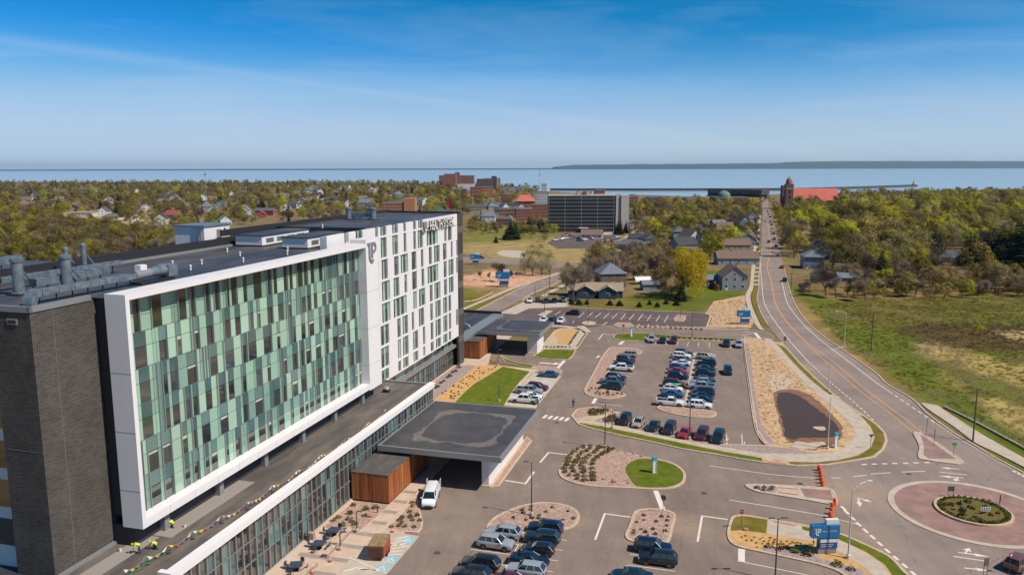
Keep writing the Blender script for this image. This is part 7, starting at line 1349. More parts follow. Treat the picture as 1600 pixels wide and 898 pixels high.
# street trees along the far road
for u, v, t_, k in ((1212, 330, 314, 'bud'), (1215, 338, 318, 'olive'), (1219, 348, 325, 'yg'), (1186, 328, 312, 'bare'), (1183, 336, 318, 'bud'), (1190, 318, 307, 'olive'), (1208, 320, 308, 'bud'), (1196, 314, 306, 'bare'), (1202, 313, 305, 'bud'), (1178, 326, 309, 'yg'), (1222, 362, 338, 'olive'), (1226, 376, 350, 'bud')): T(k, u, v, t_, None, 'at the far end of the road', 1.0)
for i in range(9): T(random.choice(['bud', 'bare', 'olive']), 1184 - i * .2, 405 - i * 8, 392 - i * 9.2, None, 'along the left sidewalk of the far road', .8)
PLACED = []                                         # keep-out circles: houses, buildings
# ---------------------------------------------------------------- houses
WALLC = {'white': (.62, .62, .60), 'cream': (.55, .50, .38), 'grey': (.28, .29, .30), 'dark blue': (.035, .06, .085), 'brown': (.16, .11, .075), 'red': (.28, .045, .035), 'green': (.10, .20, .13), 'blue grey': (.20, .25, .30), 'tan': (.36, .29, .2), 'brick': (.26, .11, .075)}
ROOFC = {'dark grey': (.07, .075, .08), 'brown': (.13, .085, .06), 'black': (.035, .037, .042), 'slate': (.11, .125, .15), 'red': (.24, .045, .045), 'green': (.09, .16, .11), 'tan': (.22, .17, .12)}
M_WALL = {k: mat('siding_' + k.replace(' ', '_'), c, c2=tuple(x * .8 for x in c), scale=.7, rough=.85, stretch=(0, (.3, .3, 6))) for k, c in WALLC.items()}; M_ROOFS = {k: mat('shingle_' + k.replace(' ', '_'), c, c2=tuple(x * 1.5 for x in c), scale=2.2, rough=.9, bump=.3) for k, c in ROOFC.items()}
M_HGLASS = mat('house_window', (.03, .04, .05), rough=.1, spec=.8); M_FRAMEW = mat('window_frame', (.6, .6, .58), rough=.5)
def house(x, y, w_, d_, eave, ridge, rz, wall, roof, label, hip=False, group=None, windows=True, dormer=False, z=-.06, chimney=True):
    o = thing('house', label, 'house', (x, y, z), rz, group); mb = MB(); W2, D2 = w_ / 2, d_ / 2       # ridge runs along local y; gables face -y and +y
    if hip:
        mb.box(-W2, -D2, 0, W2, D2, eave); r_ = MB(); e = .45; rl = max(.3, D2 - W2 * .8)
        P = [(-W2 - e, -D2 - e, eave), (W2 + e, -D2 - e, eave), (W2 + e, D2 + e, eave), (-W2 - e, D2 + e, eave), (0, -rl, ridge), (0, rl, ridge)]
        r_.add(P + [(p[0], p[1], p[2] - .15) for p in P[:4]], [(0, 1, 4), (1, 2, 5, 4), (2, 3, 5), (3, 0, 4, 5), (6, 9, 8, 7), (0, 6, 7, 1), (1, 7, 8, 2), (2, 8, 9, 3), (3, 9, 6, 0)])
    else:
        v = [(-W2, -D2, 0), (W2, -D2, 0), (W2, -D2, eave), (0, -D2, ridge - .12), (-W2, -D2, eave), (-W2, D2, 0), (W2, D2, 0), (W2, D2, eave), (0, D2, ridge - .12), (-W2, D2, eave)]
        mb.add(v, [(0, 1, 2, 3, 4), (9, 8, 7, 6, 5), (1, 6, 7, 2), (5, 0, 4, 9)]); r_ = MB(); e = .4; sl = (ridge - eave) / W2
        for s in (-1, 1): r_.add([(0, -D2 - e, ridge), (s * (W2 + e), -D2 - e, eave - e * sl), (s * (W2 + e), D2 + e, eave - e * sl), (0, D2 + e, ridge), (0, -D2 - e, ridge - .16), (s * (W2 + e), -D2 - e, eave - e * sl - .16), (s * (W2 + e), D2 + e, eave - e * sl - .16), (0, D2 + e, ridge - .16)], [(0, 1, 2, 3), (4, 7, 6, 5), (0, 4, 5, 1), (1, 5, 6, 2), (2, 6, 7, 3)])
    mb.build('wall', M_WALL[wall], o); rf_ = r_.build('roof', M_ROOFS[roof], o)
    if chimney: MB().box(W2 * .3, D2 * .2, eave, W2 * .3 + .6, D2 * .2 + .6, ridge + .7).build('chimney', M_WALL['brick'], rf_)
    if windows:
        nst = max(1, round(eave / 2.9))
        for st in range(nst):
            zc = 1.0 + st * 2.8
            for k in range(max(1, int(w_ // 3))):
                xx = -W2 + w_ * (k + .5) / max(1, int(w_ // 3)); wn = bx('window', xx - .5, -D2 - .05, zc, xx + .5, -D2 + .02, zc + 1.3, M_FRAMEW, o); bx('pane', xx - .4, -D2 - .07, zc + .1, xx + .4, -D2, zc + 1.2, M_HGLASS, o)
            for s in (-1, 1):
                for k in range(max(1, int(d_ // 3.5))): yy = -D2 + d_ * (k + .5) / max(1, int(d_ // 3.5)); bx('window', s * W2 - .05, yy - .5, zc, s * W2 + .05, yy + .5, zc + 1.3, M_FRAMEW, o); bx('pane', s * W2 - .07, yy - .4, zc + .1, s * W2 + .07, yy + .4, zc + 1.2, M_HGLASS, o)
        if not hip and ridge - eave > 2: bx('window', -.4, -D2 - .05, eave + .3, .4, -D2 + .02, eave + 1.3, M_FRAMEW, o); bx('pane', -.3, -D2 - .07, eave + .4, .3, -D2, eave + 1.2, M_HGLASS, o)
        bx('door', -W2 * .75, -D2 - .06, 0, -W2 * .75 + .95, -D2 + .01, 2.1, M_FRAMEW, o)
    PLACED.append((x, y, max(w_, d_) * .72)); return o
P_ = lambda u, v: gp(u, v)
# the houses behind the far lot
hb = house(*P_(930, 462), 9, 20, 3.0, 5.2, R(98), 'dark blue', 'tan', 'long dark blue house with tan roof behind the far lot'); 
for s, lb in ((-4.6, 'left'), (3.2, 'right')):
    mb = MB(); mb.add([(3.2, s - 3, 0), (3.2, s + 3, 0), (6.6, s + 3, 0), (6.6, s - 3, 0), (3.2, s - 3, 3), (3.2, s + 3, 3), (6.6, s + 3, 3), (6.6, s - 3, 3), (3.2, s, 4.9), (6.6, s, 4.9)], [(3, 2, 6, 9, 7), (2, 1, 5, 6), (0, 3, 7, 4)]); 
    mb2 = MB(); mb2.add([(x_, yy, z_) for x_ in (1.5, 7.0) for yy, z_ in ((s - 3.4, 2.85), (s, 5.1), (s + 3.4, 2.85))], [(0, 3, 4, 1), (1, 4, 5, 2)])
# wings face the camera: rotate so local +x looks at it
hb.rotation_euler = (0, 0, R(-96 + 90)); hb.rotation_euler = (0, 0, R(84))
for yy in (-4.5, 3.6):
    g = MB(); g.add([(-6.8, yy - 3.2, 0), (-6.8, yy + 3.2, 0), (-6.8, yy + 3.2, 2.95), (-6.8, yy, 4.6), (-6.8, yy - 3.2, 2.95), (-4.4, yy - 3.2, 0), (-4.4, yy + 3.2, 0), (-4.4, yy + 3.2, 2.95), (-3.0, yy, 4.6), (-4.4, yy - 3.2, 2.95)], [(0, 4, 3, 2, 1), (1, 2, 7, 6), (5, 9, 4, 0)]); g.build('gable_wing', M_WALL['dark blue'], hb)
    g = MB(); 
    for s in (-1, 1): g.add([(-7.2, yy, 4.85), (-7.2, yy + s * 3.6, 2.8), (-2.2, yy + s * 3.6, 2.8), (-1.2, yy, 4.85), (-7.2, yy, 4.7), (-7.2, yy + s * 3.6, 2.65), (-2.2, yy + s * 3.6, 2.65), (-1.2, yy, 4.7)], [(0, 1, 2, 3), (4, 7, 6, 5), (0, 4, 5, 1), (1, 5, 6, 2)])
    g.build('gable_roof', M_ROOFS['tan'], hb); bx('window', -6.86, yy - .7, 1.1, -6.78, yy + .7, 2.3, M_FRAMEW, hb); bx('pane', -6.9, yy - .6, 1.2, -6.8, yy + .6, 2.2, M_HGLASS, hb)
house(*P_(953, 446), 10.5, 10.5, 5.6, 9.6, R(8), 'brown', 'slate', 'two storey house with slate peaked hip roof behind the dark blue one', True)
o = thing('white_tent', 'white arched tent cover behind the dark blue house', 'tent', (*P_(1003, 443), 0), R(100)); mb = MB(); ar = [(2.2 * math.cos(R(20 * i)), 1.2 + 1.8 * math.sin(R(20 * i))) for i in range(10)]; mb.add([(x_, y_, z_) for y_ in (-3.5, 3.5) for x_, z_ in ar], [(i, i + 1, 11 + i, 10 + i) for i in range(9)]); mb.build('cover', M_FRAMEW, o)
for x_ in (-2.2, 2.2):
    for y_ in (-3.4, 3.4): MB().tube((x_, y_, 0), (x_, y_, 1.3), .05).build('pole', M_STEEL, o)
house(*P_(1018, 452), 5, 8, 2.6, 3.8, R(95), 'blue grey', 'slate', 'small blue grey shed left of the willow', windows=False, chimney=False)
rh = house(*P_(1143, 450), 9.5, 11, 5.6, 9.4, R(-4), 'grey', 'brown', 'dark grey two storey house with stairs beside the road')
MB().box(-7.4, -4.6, 2.5, -4.75, -1.0, 2.7).build('deck', M_WOOD, rh)
for k in range(7): MB().box(-7.0 - .0 * k, -5.0 - k * .45, 2.3 - k * .33, -5.8, -4.6 - k * .45, 2.38 - k * .33).build('stair_tread', M_WOOD, rh)
for s in (-7.3, -4.9): MB().tube((s, -4.5, 0), (s, -4.5, 3.6), .07).build('post', M_FRAMEW, rh)
house(*P_(1100, 446), 8, 13, 3.2, 4.6, R(92), 'brown', 'slate', 'brown garage with flat grey roof left of the dark grey house', windows=True)
for (u, v, w_, d_, e, r_, rz, wc, rc, hip, lb) in (
 (925, 372, 10, 14, 3, 6, 80, 'white', 'brown', False, 'white house roof by the town street'), (1000, 378, 9, 14, 3, 5.5, 70, 'blue grey', 'black', False, 'low house with black roof left of the woods'), (1014, 380, 9, 12, 3.2, 6.2, 10, 'blue grey', 'black', True, 'dark hip roofed house left of the woods'), (985, 388, 12, 18, 3, 5.5, 75, 'grey', 'dark grey', True, 'wide grey roofed house behind the bare trees'),
 (1145, 390, 10, 18, 3.5, 6.5, 88, 'tan', 'brown', False, 'long brown roofed house left of the far road'), (1150, 412, 10, 20, 3.5, 6.4, 88, 'grey', 'brown', False, 'long dark house in the trees left of the far road'), (1165, 362, 9, 12, 5.2, 8.4, 5, 'green', 'slate', False, 'pale green gabled house left of the far road'), (1160, 352, 9, 14, 4, 8, 5, 'grey', 'black', False, 'black roofed house left of the far road'), (1120, 353, 9, 14, 3, 5, 80, 'white', 'slate', False, 'white house in the woods left of the far road'),
 (1268, 418, 9, 11, 5.8, 8.6, -12, 'blue grey', 'slate', True, 'tall blue grey house on the right of the road'), (1282, 407, 8, 10, 5.6, 9.2, -10, 'grey', 'black', True, 'dark roofed house behind the blue grey one'), (1283, 440, 7, 9, 3, 5.6, -8, 'cream', 'brown', False, 'cream cottage right of the road'), (1262, 376, 10, 12, 5, 7, -10, 'cream', 'tan', True, 'cream flat roofed house right of the road'), (1330, 441, 6, 12, 2.6, 4.2, 84, 'grey', 'slate', False, 'low grey garage among bare trees on the right'), (1328, 352, 9, 12, 4.5, 7.8, 20, 'grey', 'slate', False, 'grey house between the yellow-green trees on the right'),
 (1413, 345, 10, 13, 4.5, 8.2, 30, 'tan', 'tan', True, 'tan house with orange brown roof on the right'), (1432, 350, 9, 12, 4, 7.5, 10, 'white', 'brown', True, 'white house right of the tan one'), (1488, 348, 11, 22, 4, 7.5, 85, 'grey', 'dark grey', False, 'long dark roofed house on the right'), (1520, 350, 11, 14, 4, 7.8, 20, 'grey', 'brown', True, 'grey hip roofed house on the right'), (1551, 358, 11, 26, 3.5, 6.5, 85, 'brown', 'brown', False, 'long low brown roofed building at the right'), (1492, 410, 8, 10, 3, 6, 30, 'white', 'slate', False, 'small pale cottage below the dark firs'), (1436, 330, 9, 12, 5, 8.5, 10, 'blue grey', 'slate', False, 'blue grey house far right'), (1462, 348, 9, 11, 4, 7, 60, 'white', 'dark grey', False, 'white house between dark roofs on the right'),
 (133, 338, 12, 22, 4, 5.5, 85, 'white', 'tan', True, 'wide low white building on the left hillside'), (163, 337, 10, 14, 5, 9, 15, 'white', 'dark grey', False, 'white gabled house on the left hillside'), (178, 343, 10, 16, 3.2, 6, 82, 'white', 'brown', True, 'white cottage with brown roof on the left hillside'), (215, 345, 9, 12, 4, 7.5, 20, 'white', 'black', False, 'white gable in front of dark trees, left'), (253, 350, 10, 13, 5.5, 9.5, 15, 'cream', 'black', False, 'cream house with black roof left of the red roof'), (272, 342, 10, 14, 4.5, 8.5, 75, 'tan', 'red', False, 'house with bright red roof on the left'), (317, 313, 11, 14, 6, 9.5, 20, 'white', 'green', False, 'white house with pale roof near the mast'), (333, 334, 9, 12, 5, 8.5, 15, 'white', 'dark grey', False, 'white house right below the mast'), (351, 350, 9, 13, 4, 7.5, 30, 'white', 'green', False, 'house with green roof left of the hospital roof'), (382, 336, 12, 15, 5.5, 10.5, 10, 'white', 'slate', False, 'large white gable with slate roof'), (170, 318, 10, 12, 5, 9, 10, 'white', 'slate', False, 'white gable high on the left hillside'), (228, 328, 9, 12, 4, 8, 20, 'white', 'brown', False, 'white house side in the trees, left'),
 (417, 336, 12, 20, 5, 7.5, 80, 'red', 'dark grey', False, 'red house above the hospital roof'), (408, 340, 9, 10, 4, 7, 10, 'red', 'red', False, 'small red house beside the red one'), (447, 330, 11, 14, 5.5, 9.5, 15, 'white', 'slate', False, 'white house right of the red one'), (462, 325, 9, 12, 5, 9, 60, 'white', 'dark grey', False, 'white house with dark roof over the hospital'), (480, 305, 14, 14, 9, 13, 10, 'cream', 'dark grey', True, 'tall cream house with hip roof'), (499, 304, 11, 14, 6, 10, 30, 'white', 'slate', False, 'white house with slate roof right of the tall cream one'), (545, 322, 10, 13, 5, 9, 15, 'white', 'brown', False, 'white gabled house in the middle trees'), (622, 309, 14, 18, 6, 10.5, 20, 'blue grey', 'slate', True, 'large blue grey house left of the brick tower block'), (648, 326, 10, 16, 7, 11, 5, 'white', 'slate', False, 'white house right behind the brick tower block'), (661, 320, 12, 15, 6, 10, 40, 'white', 'slate', False, 'slate roofed white house right of the brick tower block'), (688, 336, 10, 13, 6, 10, 15, 'green', 'green', False, 'green house behind the tower sign'), (580, 300, 12, 14, 6, 10, 20, 'white', 'dark grey', False, 'white house in the middle distance trees'), (540, 296, 14, 20, 7, 10, 80, 'white', 'dark grey', False, 'long white house on the ridge'), (120, 325, 10, 12, 5, 9, 15, 'tan', 'brown', False, 'tan house in brown trees, far left'), (88, 322, 10, 13, 5, 9, 20, 'cream', 'brown', False, 'cream gable in brown trees, far left')):
    x, y = P_(u, v); house(x, y, w_, d_, e, r_, R(rz), wc, rc, lb, hip, None, y < 520 or True)
# further houses half hidden in the trees
random.seed(123)
hz_poly = [([(-60, 330), (-60, 292), (640, 292), (700, 318), (560, 330), (300, 330), (230, 322)], 64, 'left'), ([(1240, 338), (1340, 310), (1700, 308), (1700, 350), (1560, 340), (1400, 338)], 12, 'right'), ([(1050, 372), (1176, 345), (1176, 400), (1080, 405)], 8, 'near side of the far road'), ([(1226, 425), (1224, 345), (1300, 340), (1335, 395), (1290, 430)], 8, 'far side of the far road'), ([(700, 345), (730, 322), (840, 322), (850, 345), (780, 350)], 14, 'middle')]
for P, n, side in hz_poly:
    Pw = gps(P); xs_ = [p[0] for p in Pw]; ys_ = [p[1] for p in Pw]; c = 0; tries = 0
    while c < n and tries < 4000:
        tries += 1; u = random.uniform(min(p[0] for p in P), max(p[0] for p in P)); v = random.uniform(min(p[1] for p in P), max(p[1] for p in P))
        if not inpoly((u, v), P): continue
        x, y = gp(u, v)
        if any((x - a) ** 2 + (y - b) ** 2 < (r_ + 9) ** 2 for a, b, r_ in PLACED): continue
        wc = random.choice(['white', 'white', 'cream', 'grey', 'blue grey', 'tan', 'brick']); rc = random.choice(['dark grey', 'black', 'slate', 'brown', 'brown'])
        house(x, y, random.uniform(8, 11), random.uniform(11, 16), random.uniform(3.2, 5.8), random.uniform(7.4, 9.6), R(random.choice([0, 90]) + random.uniform(-5, 25)), wc, rc, '%s house with %s roof in the trees, %s' % (wc, rc, side), random.random() < .3, 'houses in the trees'); c += 1
# ---------------------------------------------------------------- town buildings
random.seed(8)
M_TB = {k: mat('town_' + k.replace(' ', '_'), c, c2=tuple(q * .82 for q in c), scale=.15, rough=.85) for k, c in {'brick': (.30, .115, .075), 'orange brick': (.42, .17, .085), 'dark brick': (.16, .085, .065), 'concrete': (.45, .42, .37), 'white': (.58, .57, .54), 'tan': (.42, .34, .25), 'grey': (.25, .25, .26), 'red roof': (.52, .12, .08), 'dark': (.06, .06, .065), 'green copper': (.12, .2, .16), 'balcony': (.10, .105, .11), 'dock': (.085, .07, .06)}.items()}
def block(name, label, cat, u0, u1, vb, vt, depth, m, floors=3, bays=6, rz=0.0, roof=None, win=True, group=None, z=-.06, parapet=.6):
    x0, y = gp(u0, vb); x1, _ = gp(u1, vb); w_ = x1 - x0; h = ht((u0 + u1) / 2, vt, y); o = thing(name, label, cat, ((x0 + x1) / 2, y, z), R(rz), group)
    MB().box(-w_ / 2, 0, 0, w_ / 2, depth, h).build('wall', M_TB[m], o); MB().box(-w_ / 2 - .15, -.15, h, w_ / 2 + .15, depth + .15, h + parapet).build('roof_edge', M_TB[roof] if roof else M_TB['grey'], o); MB().flat([(-w_ / 2 + .3, .3), (w_ / 2 - .3, .3), (w_ / 2 - .3, depth - .3), (-w_ / 2 + .3, depth - .3)], h + parapet + .02).build('roof', M_ROOF2, o)
    if win:
        fh = h / floors; bw = w_ / bays
        for f_ in range(floors):
            for b_ in range(bays): bx('window', -w_ / 2 + bw * (b_ + .25), -.06, fh * f_ + fh * .3, -w_ / 2 + bw * (b_ + .75), .02, fh * f_ + fh * .78, M_HGLASS, o)
            for b_ in range(max(1, int(depth / bw))): 
                for s in (-1, 1): bx('window', s * w_ / 2 - .06, bw * (b_ + .25), fh * f_ + fh * .3, s * w_ / 2 + .06, bw * (b_ + .75), fh * f_ + fh * .78, M_HGLASS, o)
    PLACED.append(((x0 + x1) / 2, y + depth / 2, max(w_, depth) * .6)); return o, w_, h
# dark apartment slab
x0, y0 = gp(857, 363); x1, _ = gp(963, 363); aw = x1 - x0; ah = ht(900, 306, y0)
ap_ = thing('apartment_block', 'big dark ten storey apartment slab with pale end walls', 'building', (x0, y0, -.06), 0); MB().box(0, 0, 0, aw, 16, ah).build('wall', M_TB['dark'], ap_); MB().box(-.2, -.3, ah, aw + .2, 16, ah + .6).build('roof_edge', M_TB['concrete'], ap_); MB().box(aw * .42, 4, ah, aw * .62, 11, ah + 3).build('lift_house', M_TB['tan'], ap_); MB().box(aw * .52, 2, ah + .6, aw * .56, 5, ah + 3.2).build('roof_hut', M_TB['dark brick'], ap_)
fh = ah / 10
for f_ in range(10):
    bx('balcony_band', .1, -.7, fh * f_ + .1, aw - .6, -.05, fh * f_ + fh * .40, M_TB['balcony'], ap_); bx('window_band', .2, -.1, fh * f_ + fh * .45, aw - .7, .03, fh * f_ + fh * .95, M_HGLASS, ap_)
for k in range(25): bx('fin', aw * k / 25, -.72, .1, aw * k / 25 + .25, -.02, ah - .1, M_TB['dark'] if k % 6 else M_TB['grey'], ap_)
for a, b, d0 in ((aw - .5, aw + 1.2, -1.2), (aw + 3.8, aw + 9.5, 1.5)): bx('end_wall', a, d0, 0, b, 16, ah + .3, M_TB['concrete'], ap_)
bx('link', aw + 1.2, 4, 0, aw + 3.8, 14, ah - .2, M_TB['grey'], ap_); bx('entrance_canopy', aw * .44, -6, 3.2, aw * .58, -.6, 3.7, M_TB['concrete'], ap_); bx('entrance', aw * .46, -2, 0, aw * .56, -.6, 3.1, M_HGLASS, ap_); PLACED.append((x0 + aw / 2, y0 + 8, 34))
# orange brick tower block behind the hospital roof
o, w_, h = block('brick_apartments', 'orange brick block with a taller tower behind the hospital roof', 'building', 598, 632, 352, 318, 24, 'orange brick', 8, 8); bx('tower', w_ / 2, -1, 0, w_ / 2 + 9, 14, h + 4.2, M_TB['orange brick'], o)
block('old_hospital', 'large brick hospital on the skyline', 'building', 686, 740, 290, 274.5, 60, 'brick', 6, 14); block('old_hospital_tower', 'brick tower of the skyline hospital', 'building', 711, 718, 291, 269.5, 20, 'brick', 6, 2); block('old_hospital_wing', 'left brick wing of the skyline hospital', 'building', 694, 712, 292, 272, 40, 'brick', 6, 5); block('inn_block', 'tan brick hotel with dark roof house on the skyline', 'building', 756, 782, 296, 279, 40, 'tan', 6, 6); block('inn_wing', 'brown wing left of the tan hotel', 'building', 745, 768, 297, 280, 40, 'dark brick', 6, 6); block('inn_roof_house', 'dark roof house on the tan hotel', 'building', 768, 776, 296, 275.5, 12, 'dark', 1, 1, 0, None, False)
TB_ = [('brick', 735, 758, 308, 292.5, 'brick warehouse side in town'), ('orange brick', 756, 770, 309, 292, 'orange brick gable end in town'), ('white', 715, 740, 300, 287, 'pale flat building on the hill'), ('dark brick', 720, 728, 312, 296, 'narrow stone tower in town'), ('brick', 782, 798, 314, 303, 'low brick shop left of the red roof'), ('orange brick', 790, 800, 316, 304, 'orange brick shop end'), ('grey', 786, 818, 300, 292.5, 'grey flat roofed shops far in town'), ('white', 838, 858, 322, 301, 'white block beside the dark slab'), ('white', 846, 854, 306, 288, 'slim white theatre tower in town'), ('tan', 832, 850, 312, 300, 'tan block by the mast'), ('orange brick', 780, 810, 342, 327, 'low orange brick shop with white sign'), ('brick', 806, 832, 345, 327, 'brown brick shop beside the orange one'), ('brick', 832, 858, 340, 320, 'brick wall left of the dark slab'), ('grey', 722, 760, 330, 322, 'grey flat roofed workshop'), ('white', 760, 786, 326, 318, 'white flat shop roof'), ('tan', 738, 775, 345, 337, 'long tan shop row'), ('dark brick', 775, 800, 352, 342, 'dark low shops before the slab'), ('dark brick', 1012, 1046, 318, 309, 'long dark building near the harbour'), ('white', 1014, 1046, 316, 307.5, 'white edged harbour building'), ('brick', 983, 997, 318, 307, 'brick block right of the slab'), ('tan', 1072, 1090, 325, 310, 'tan block near the domed building'), ('grey', 1030, 1060, 335, 328, 'low grey roofs by the woods'), ('white', 985, 1002, 356, 347, 'white low shop at the end of the town street'), ('concrete', 1002, 1030, 348, 341, 'low concrete shop by the woods'), ('brick', 930, 945, 312, 297, 'brick corner of a harbour block'), ('tan', 905, 925, 312, 299, 'tan block over the slab roof')]
for m_, a, b, vb, vt, lb in TB_:
    block('town_building', lb, 'building', a, b, vb, vt, random.uniform(16, 26), m_, max(1, round((vb - vt) / 4.5)), max(3, int((b - a) / 3.5)), random.uniform(-4, 4), None, vb > 300)
o, w_, h = block('market_hall', 'brick hall with a big red hip roof in town', 'building', 806, 836, 326, 314.5, 30, 'brick', 2, 7, 0, None, True); mb = MB(); mb.add([(-w_ / 2 - 1, -1, h), (w_ / 2 + 1, -1, h), (w_ / 2 + 1, 31, h), (-w_ / 2 - 1, 31, h), (-w_ / 4, 12, h + 7), (w_ / 4, 12, h + 7)], [(0, 1, 5, 4), (1, 2, 5), (2, 3, 4, 5), (3, 0, 4)]); mb.build('hip_roof', M_TB['red roof'], o)
# domed building and ore dock at the harbour
o, w_, h = block('domed_hall', 'dark domed civic building near the harbour', 'building', 1118, 1170, 324, 309, 30, 'dark brick', 2, 10); MB().lathe([(7.5, 0), (7.5, 3), (6.8, 4.5), (5, 6.5), (2.5, 7.7), (.6, 8.2), (.4, 9.6)], (-6, 15, h), 20).build('dome', M_TB['green copper'], o, 60)
x0, y0 = gp(1110, 311, -1.5); od = thing('ore_dock', 'long dark ore dock standing in the lake', 'ore dock', (x0, 1560, -1.6), R(0)); xa, xb = 1112, 1196
X0 = ray(1112, 300).x / ray(1112, 300).y * 1330; X1 = ray(1196, 300).x / ray(1196, 300).y * 1230; od.location = (X0, 1330, -1.6); od.scale = (1, 1, .7); d = Vector((X1 - X0, -100)); od.rotation_euler = (0, 0, math.atan2(d.y, d.x)); L = d.length
MB().box(0, -9, 8, L, 9, 17.5).build('pockets', M_TB['dock'], od); MB().box(0, -6, 17.5, L, 6, 19).build('deck', M_TB['dark brick'], od); MB().box(-2, -11, 0, L + 2, 11, 2.2).build('pier', M_TB['concrete'], od)
for k in range(26): MB().box(L * k / 26, -9, 2.2, L * k / 26 + 1.2, 9, 8.1).build('bent', M_TB['dock'], od)
for k in range(25): MB().box(L * k / 25, -9.4, 8.6, L * k / 25 + .5, -9, 17).build('rib', M_TB['grey'], od)
# breakwater
bwk = MB(); Pb = [gp(860, 297.4, -1.5), gp(1010, 297.6, -1.5), gp(1250, 297.0, -1.5), gp(1350, 294.0, -1.5), gp(1428, 291.2, -1.5)]; ring(bwk, offset(Pb, 9, False), offset(Pb, -9, False), -2.5, 2.6, False); tag(bwk.build('breakwater', M_TB['dark']), 'long thin breakwater reaching out across the bay', 'breakwater')
o = thing('harbour_light', 'small white light at the tip of the breakwater', 'lighthouse', (*Pb[-1], 2.6)); MB().lathe([(5, 0), (5, 3), (2.2, 3.2), (1.8, 8), (2.4, 8.2), (1.2, 10)], n=10).build('tower', M_TB['white'], o); MB().lathe([(1.3, 10), (1.1, 11.5), (.2, 12.4)], n=8).build('lantern', M_TB['red roof'], o)
Pb2 = [gp(1560, 296.2, -1.5), gp(1330, 294.8, -1.5)]
# church
x0, y0 = gp(1227, 327); ch = thing('cathedral', 'stone church with long red roof and slender dark tower', 'church', (x0, y0, -.06), R(-3)); sc_ = y0 / F * 1.0
tw_, tl = 8.2, 60; th = ht(1232, 281, y0)
MB().box(0, 0, 0, tw_, tw_, th * .86).build('tower', M_TB['dark brick'], ch); MB().lathe([(3.9, 0), (3.7, 3), (2.9, 5.2), (1.4, 6.8), (.4, 7.4), (.25, 9)], (tw_ / 2, tw_ / 2, th * .86), 10).build('cupola', M_TB['brick'], ch, 50); MB().box(-.3, -.3, th * .68, tw_ + .3, tw_ + .3, th * .71).build('cornice', M_TB['tan'], ch)
for k in range(3): bx('window', tw_ * .35, -.08, 6 + k * 6, tw_ * .65, .02, 9.5 + k * 6, M_HGLASS, ch)
MB().box(0, tw_ + 6, 0, tw_, tw_ * 2 + 6, th * .8).build('tower', M_TB['dark brick'], ch)
eh, rgh = 10.5, ht(1270, 294.5, y0); mb = MB().box(tw_, 2, 0, tl, 20, eh); mb.add([(tl, 2, eh), (tl, 20, eh), (tl, 11, rgh)], [(0, 1, 2)]); mb.build('nave_wall', M_TB['dark brick'], ch)
mb = MB()
for s in (-1, 1): mb.add([(tw_ - .2, 11, rgh), (tl + .4, 11, rgh), (tl + .4, 11 + s * 9.8, eh - .6), (tw_ - .2, 11 + s * 9.8, eh - .6), (tw_ - .2, 11, rgh - .3), (tl + .4, 11, rgh - .3), (tl + .4, 11 + s * 9.8, eh - .9), (tw_ - .2, 11 + s * 9.8, eh - .9)], [(0, 1, 2, 3), (7, 6, 5, 4), (1, 5, 6, 2), (0, 3, 7, 4), (3, 2, 6, 7)])
mb.build('roof', M_TB['red roof'], ch); mb = MB(); mb.add([(28, -2, 0), (40, -2, 0), (40, -2, 9), (34, -2, 14.5), (28, -2, 9), (28, 6, 0), (40, 6, 0), (40, 6, 9), (34, 10, 14.5), (28, 6, 9)], [(0, 1, 2, 3, 4), (1, 6, 7, 2), (5, 0, 4, 9)]); mb.build('transept', M_TB['dark brick'], ch)
mb = MB()
for s in (-1, 1): mb.add([(34, -2.4, 15), (34 + s * 6.6, -2.4, 8.6), (34 + s * 6.6, 6, 8.6), (34, 11, 15)], [(0, 1, 2, 3)])
mb.build('transept_roof', M_TB['red roof'], ch)
for k in range(9): bx('window', 12 + k * 5, 1.93, 3, 13.6 + k * 5, 2.02, 8, M_HGLASS, ch)
PLACED.append((x0 + 30, y0 + 10, 36))
# masts
def mast(u, vb, vt, label, r_=.5, m=None):
    x, y = gp(u, vb); h = ht(u, vt, y); o = thing('radio_mast', label, 'mast', (x, y, 0), 0); mb = MB()
    for k in range(3): a = k * 2.094; mb.tube((r_ * math.cos(a), r_ * math.sin(a), 0), (r_ * .6 * math.cos(a), r_ * .6 * math.sin(a), h), .06, .05, 4, False)
    n = int(h / 2.5)
    for i in range(n):
        for k in range(3): a, b = k * 2.094, (k + 1) * 2.094; mb.tube((r_ * math.cos(a), r_ * math.sin(a), i * 2.5), (r_ * .8 * math.cos(b), r_ * .8 * math.sin(b), i * 2.5 + 2.5), .035, .035, 3, False)
    mb.build('lattice', m or M_STEEL, o); MB().tube((0, 0, h * .9), (0, 0, h * 1.03), .12, .05, 6).build('aerial', M_TB['white'], o)
    for zf in (.72, .88): MB().lathe([(.2, 0), (.9, .1), (.9, 1.6), (.2, 1.7)], (0, 0, h * zf), 8).build('antenna_ring', M_COPE, o)
mast(843, 312, 259, 'tall grey lattice mast in town', 1.1); mast(325, 345, 264, 'thin red and white mast over the left houses', .35, mat('mast_paint', (.5, .3, .26), rough=.6))
o = thing('flag', 'red banner on a pole behind the tower sign', 'flag', (*gp(700, 345), 0)); fhh = ht(700, 316, gp(700, 345)[1]); MB().tube((0, 0, 0), (0, 0, fhh + .5), .12, .08, 6).build('pole', M_STEEL, o); mb = MB(); mb.add([(.1 + i * .7, .25 * math.sin(i), fhh - (0 if k == 0 else 6) + .1 * i) for i in range(6) for k in range(2)], [(i * 2, i * 2 + 2, i * 2 + 3, i * 2 + 1) for i in range(5)]); mb.build('cloth', M_RED, o)
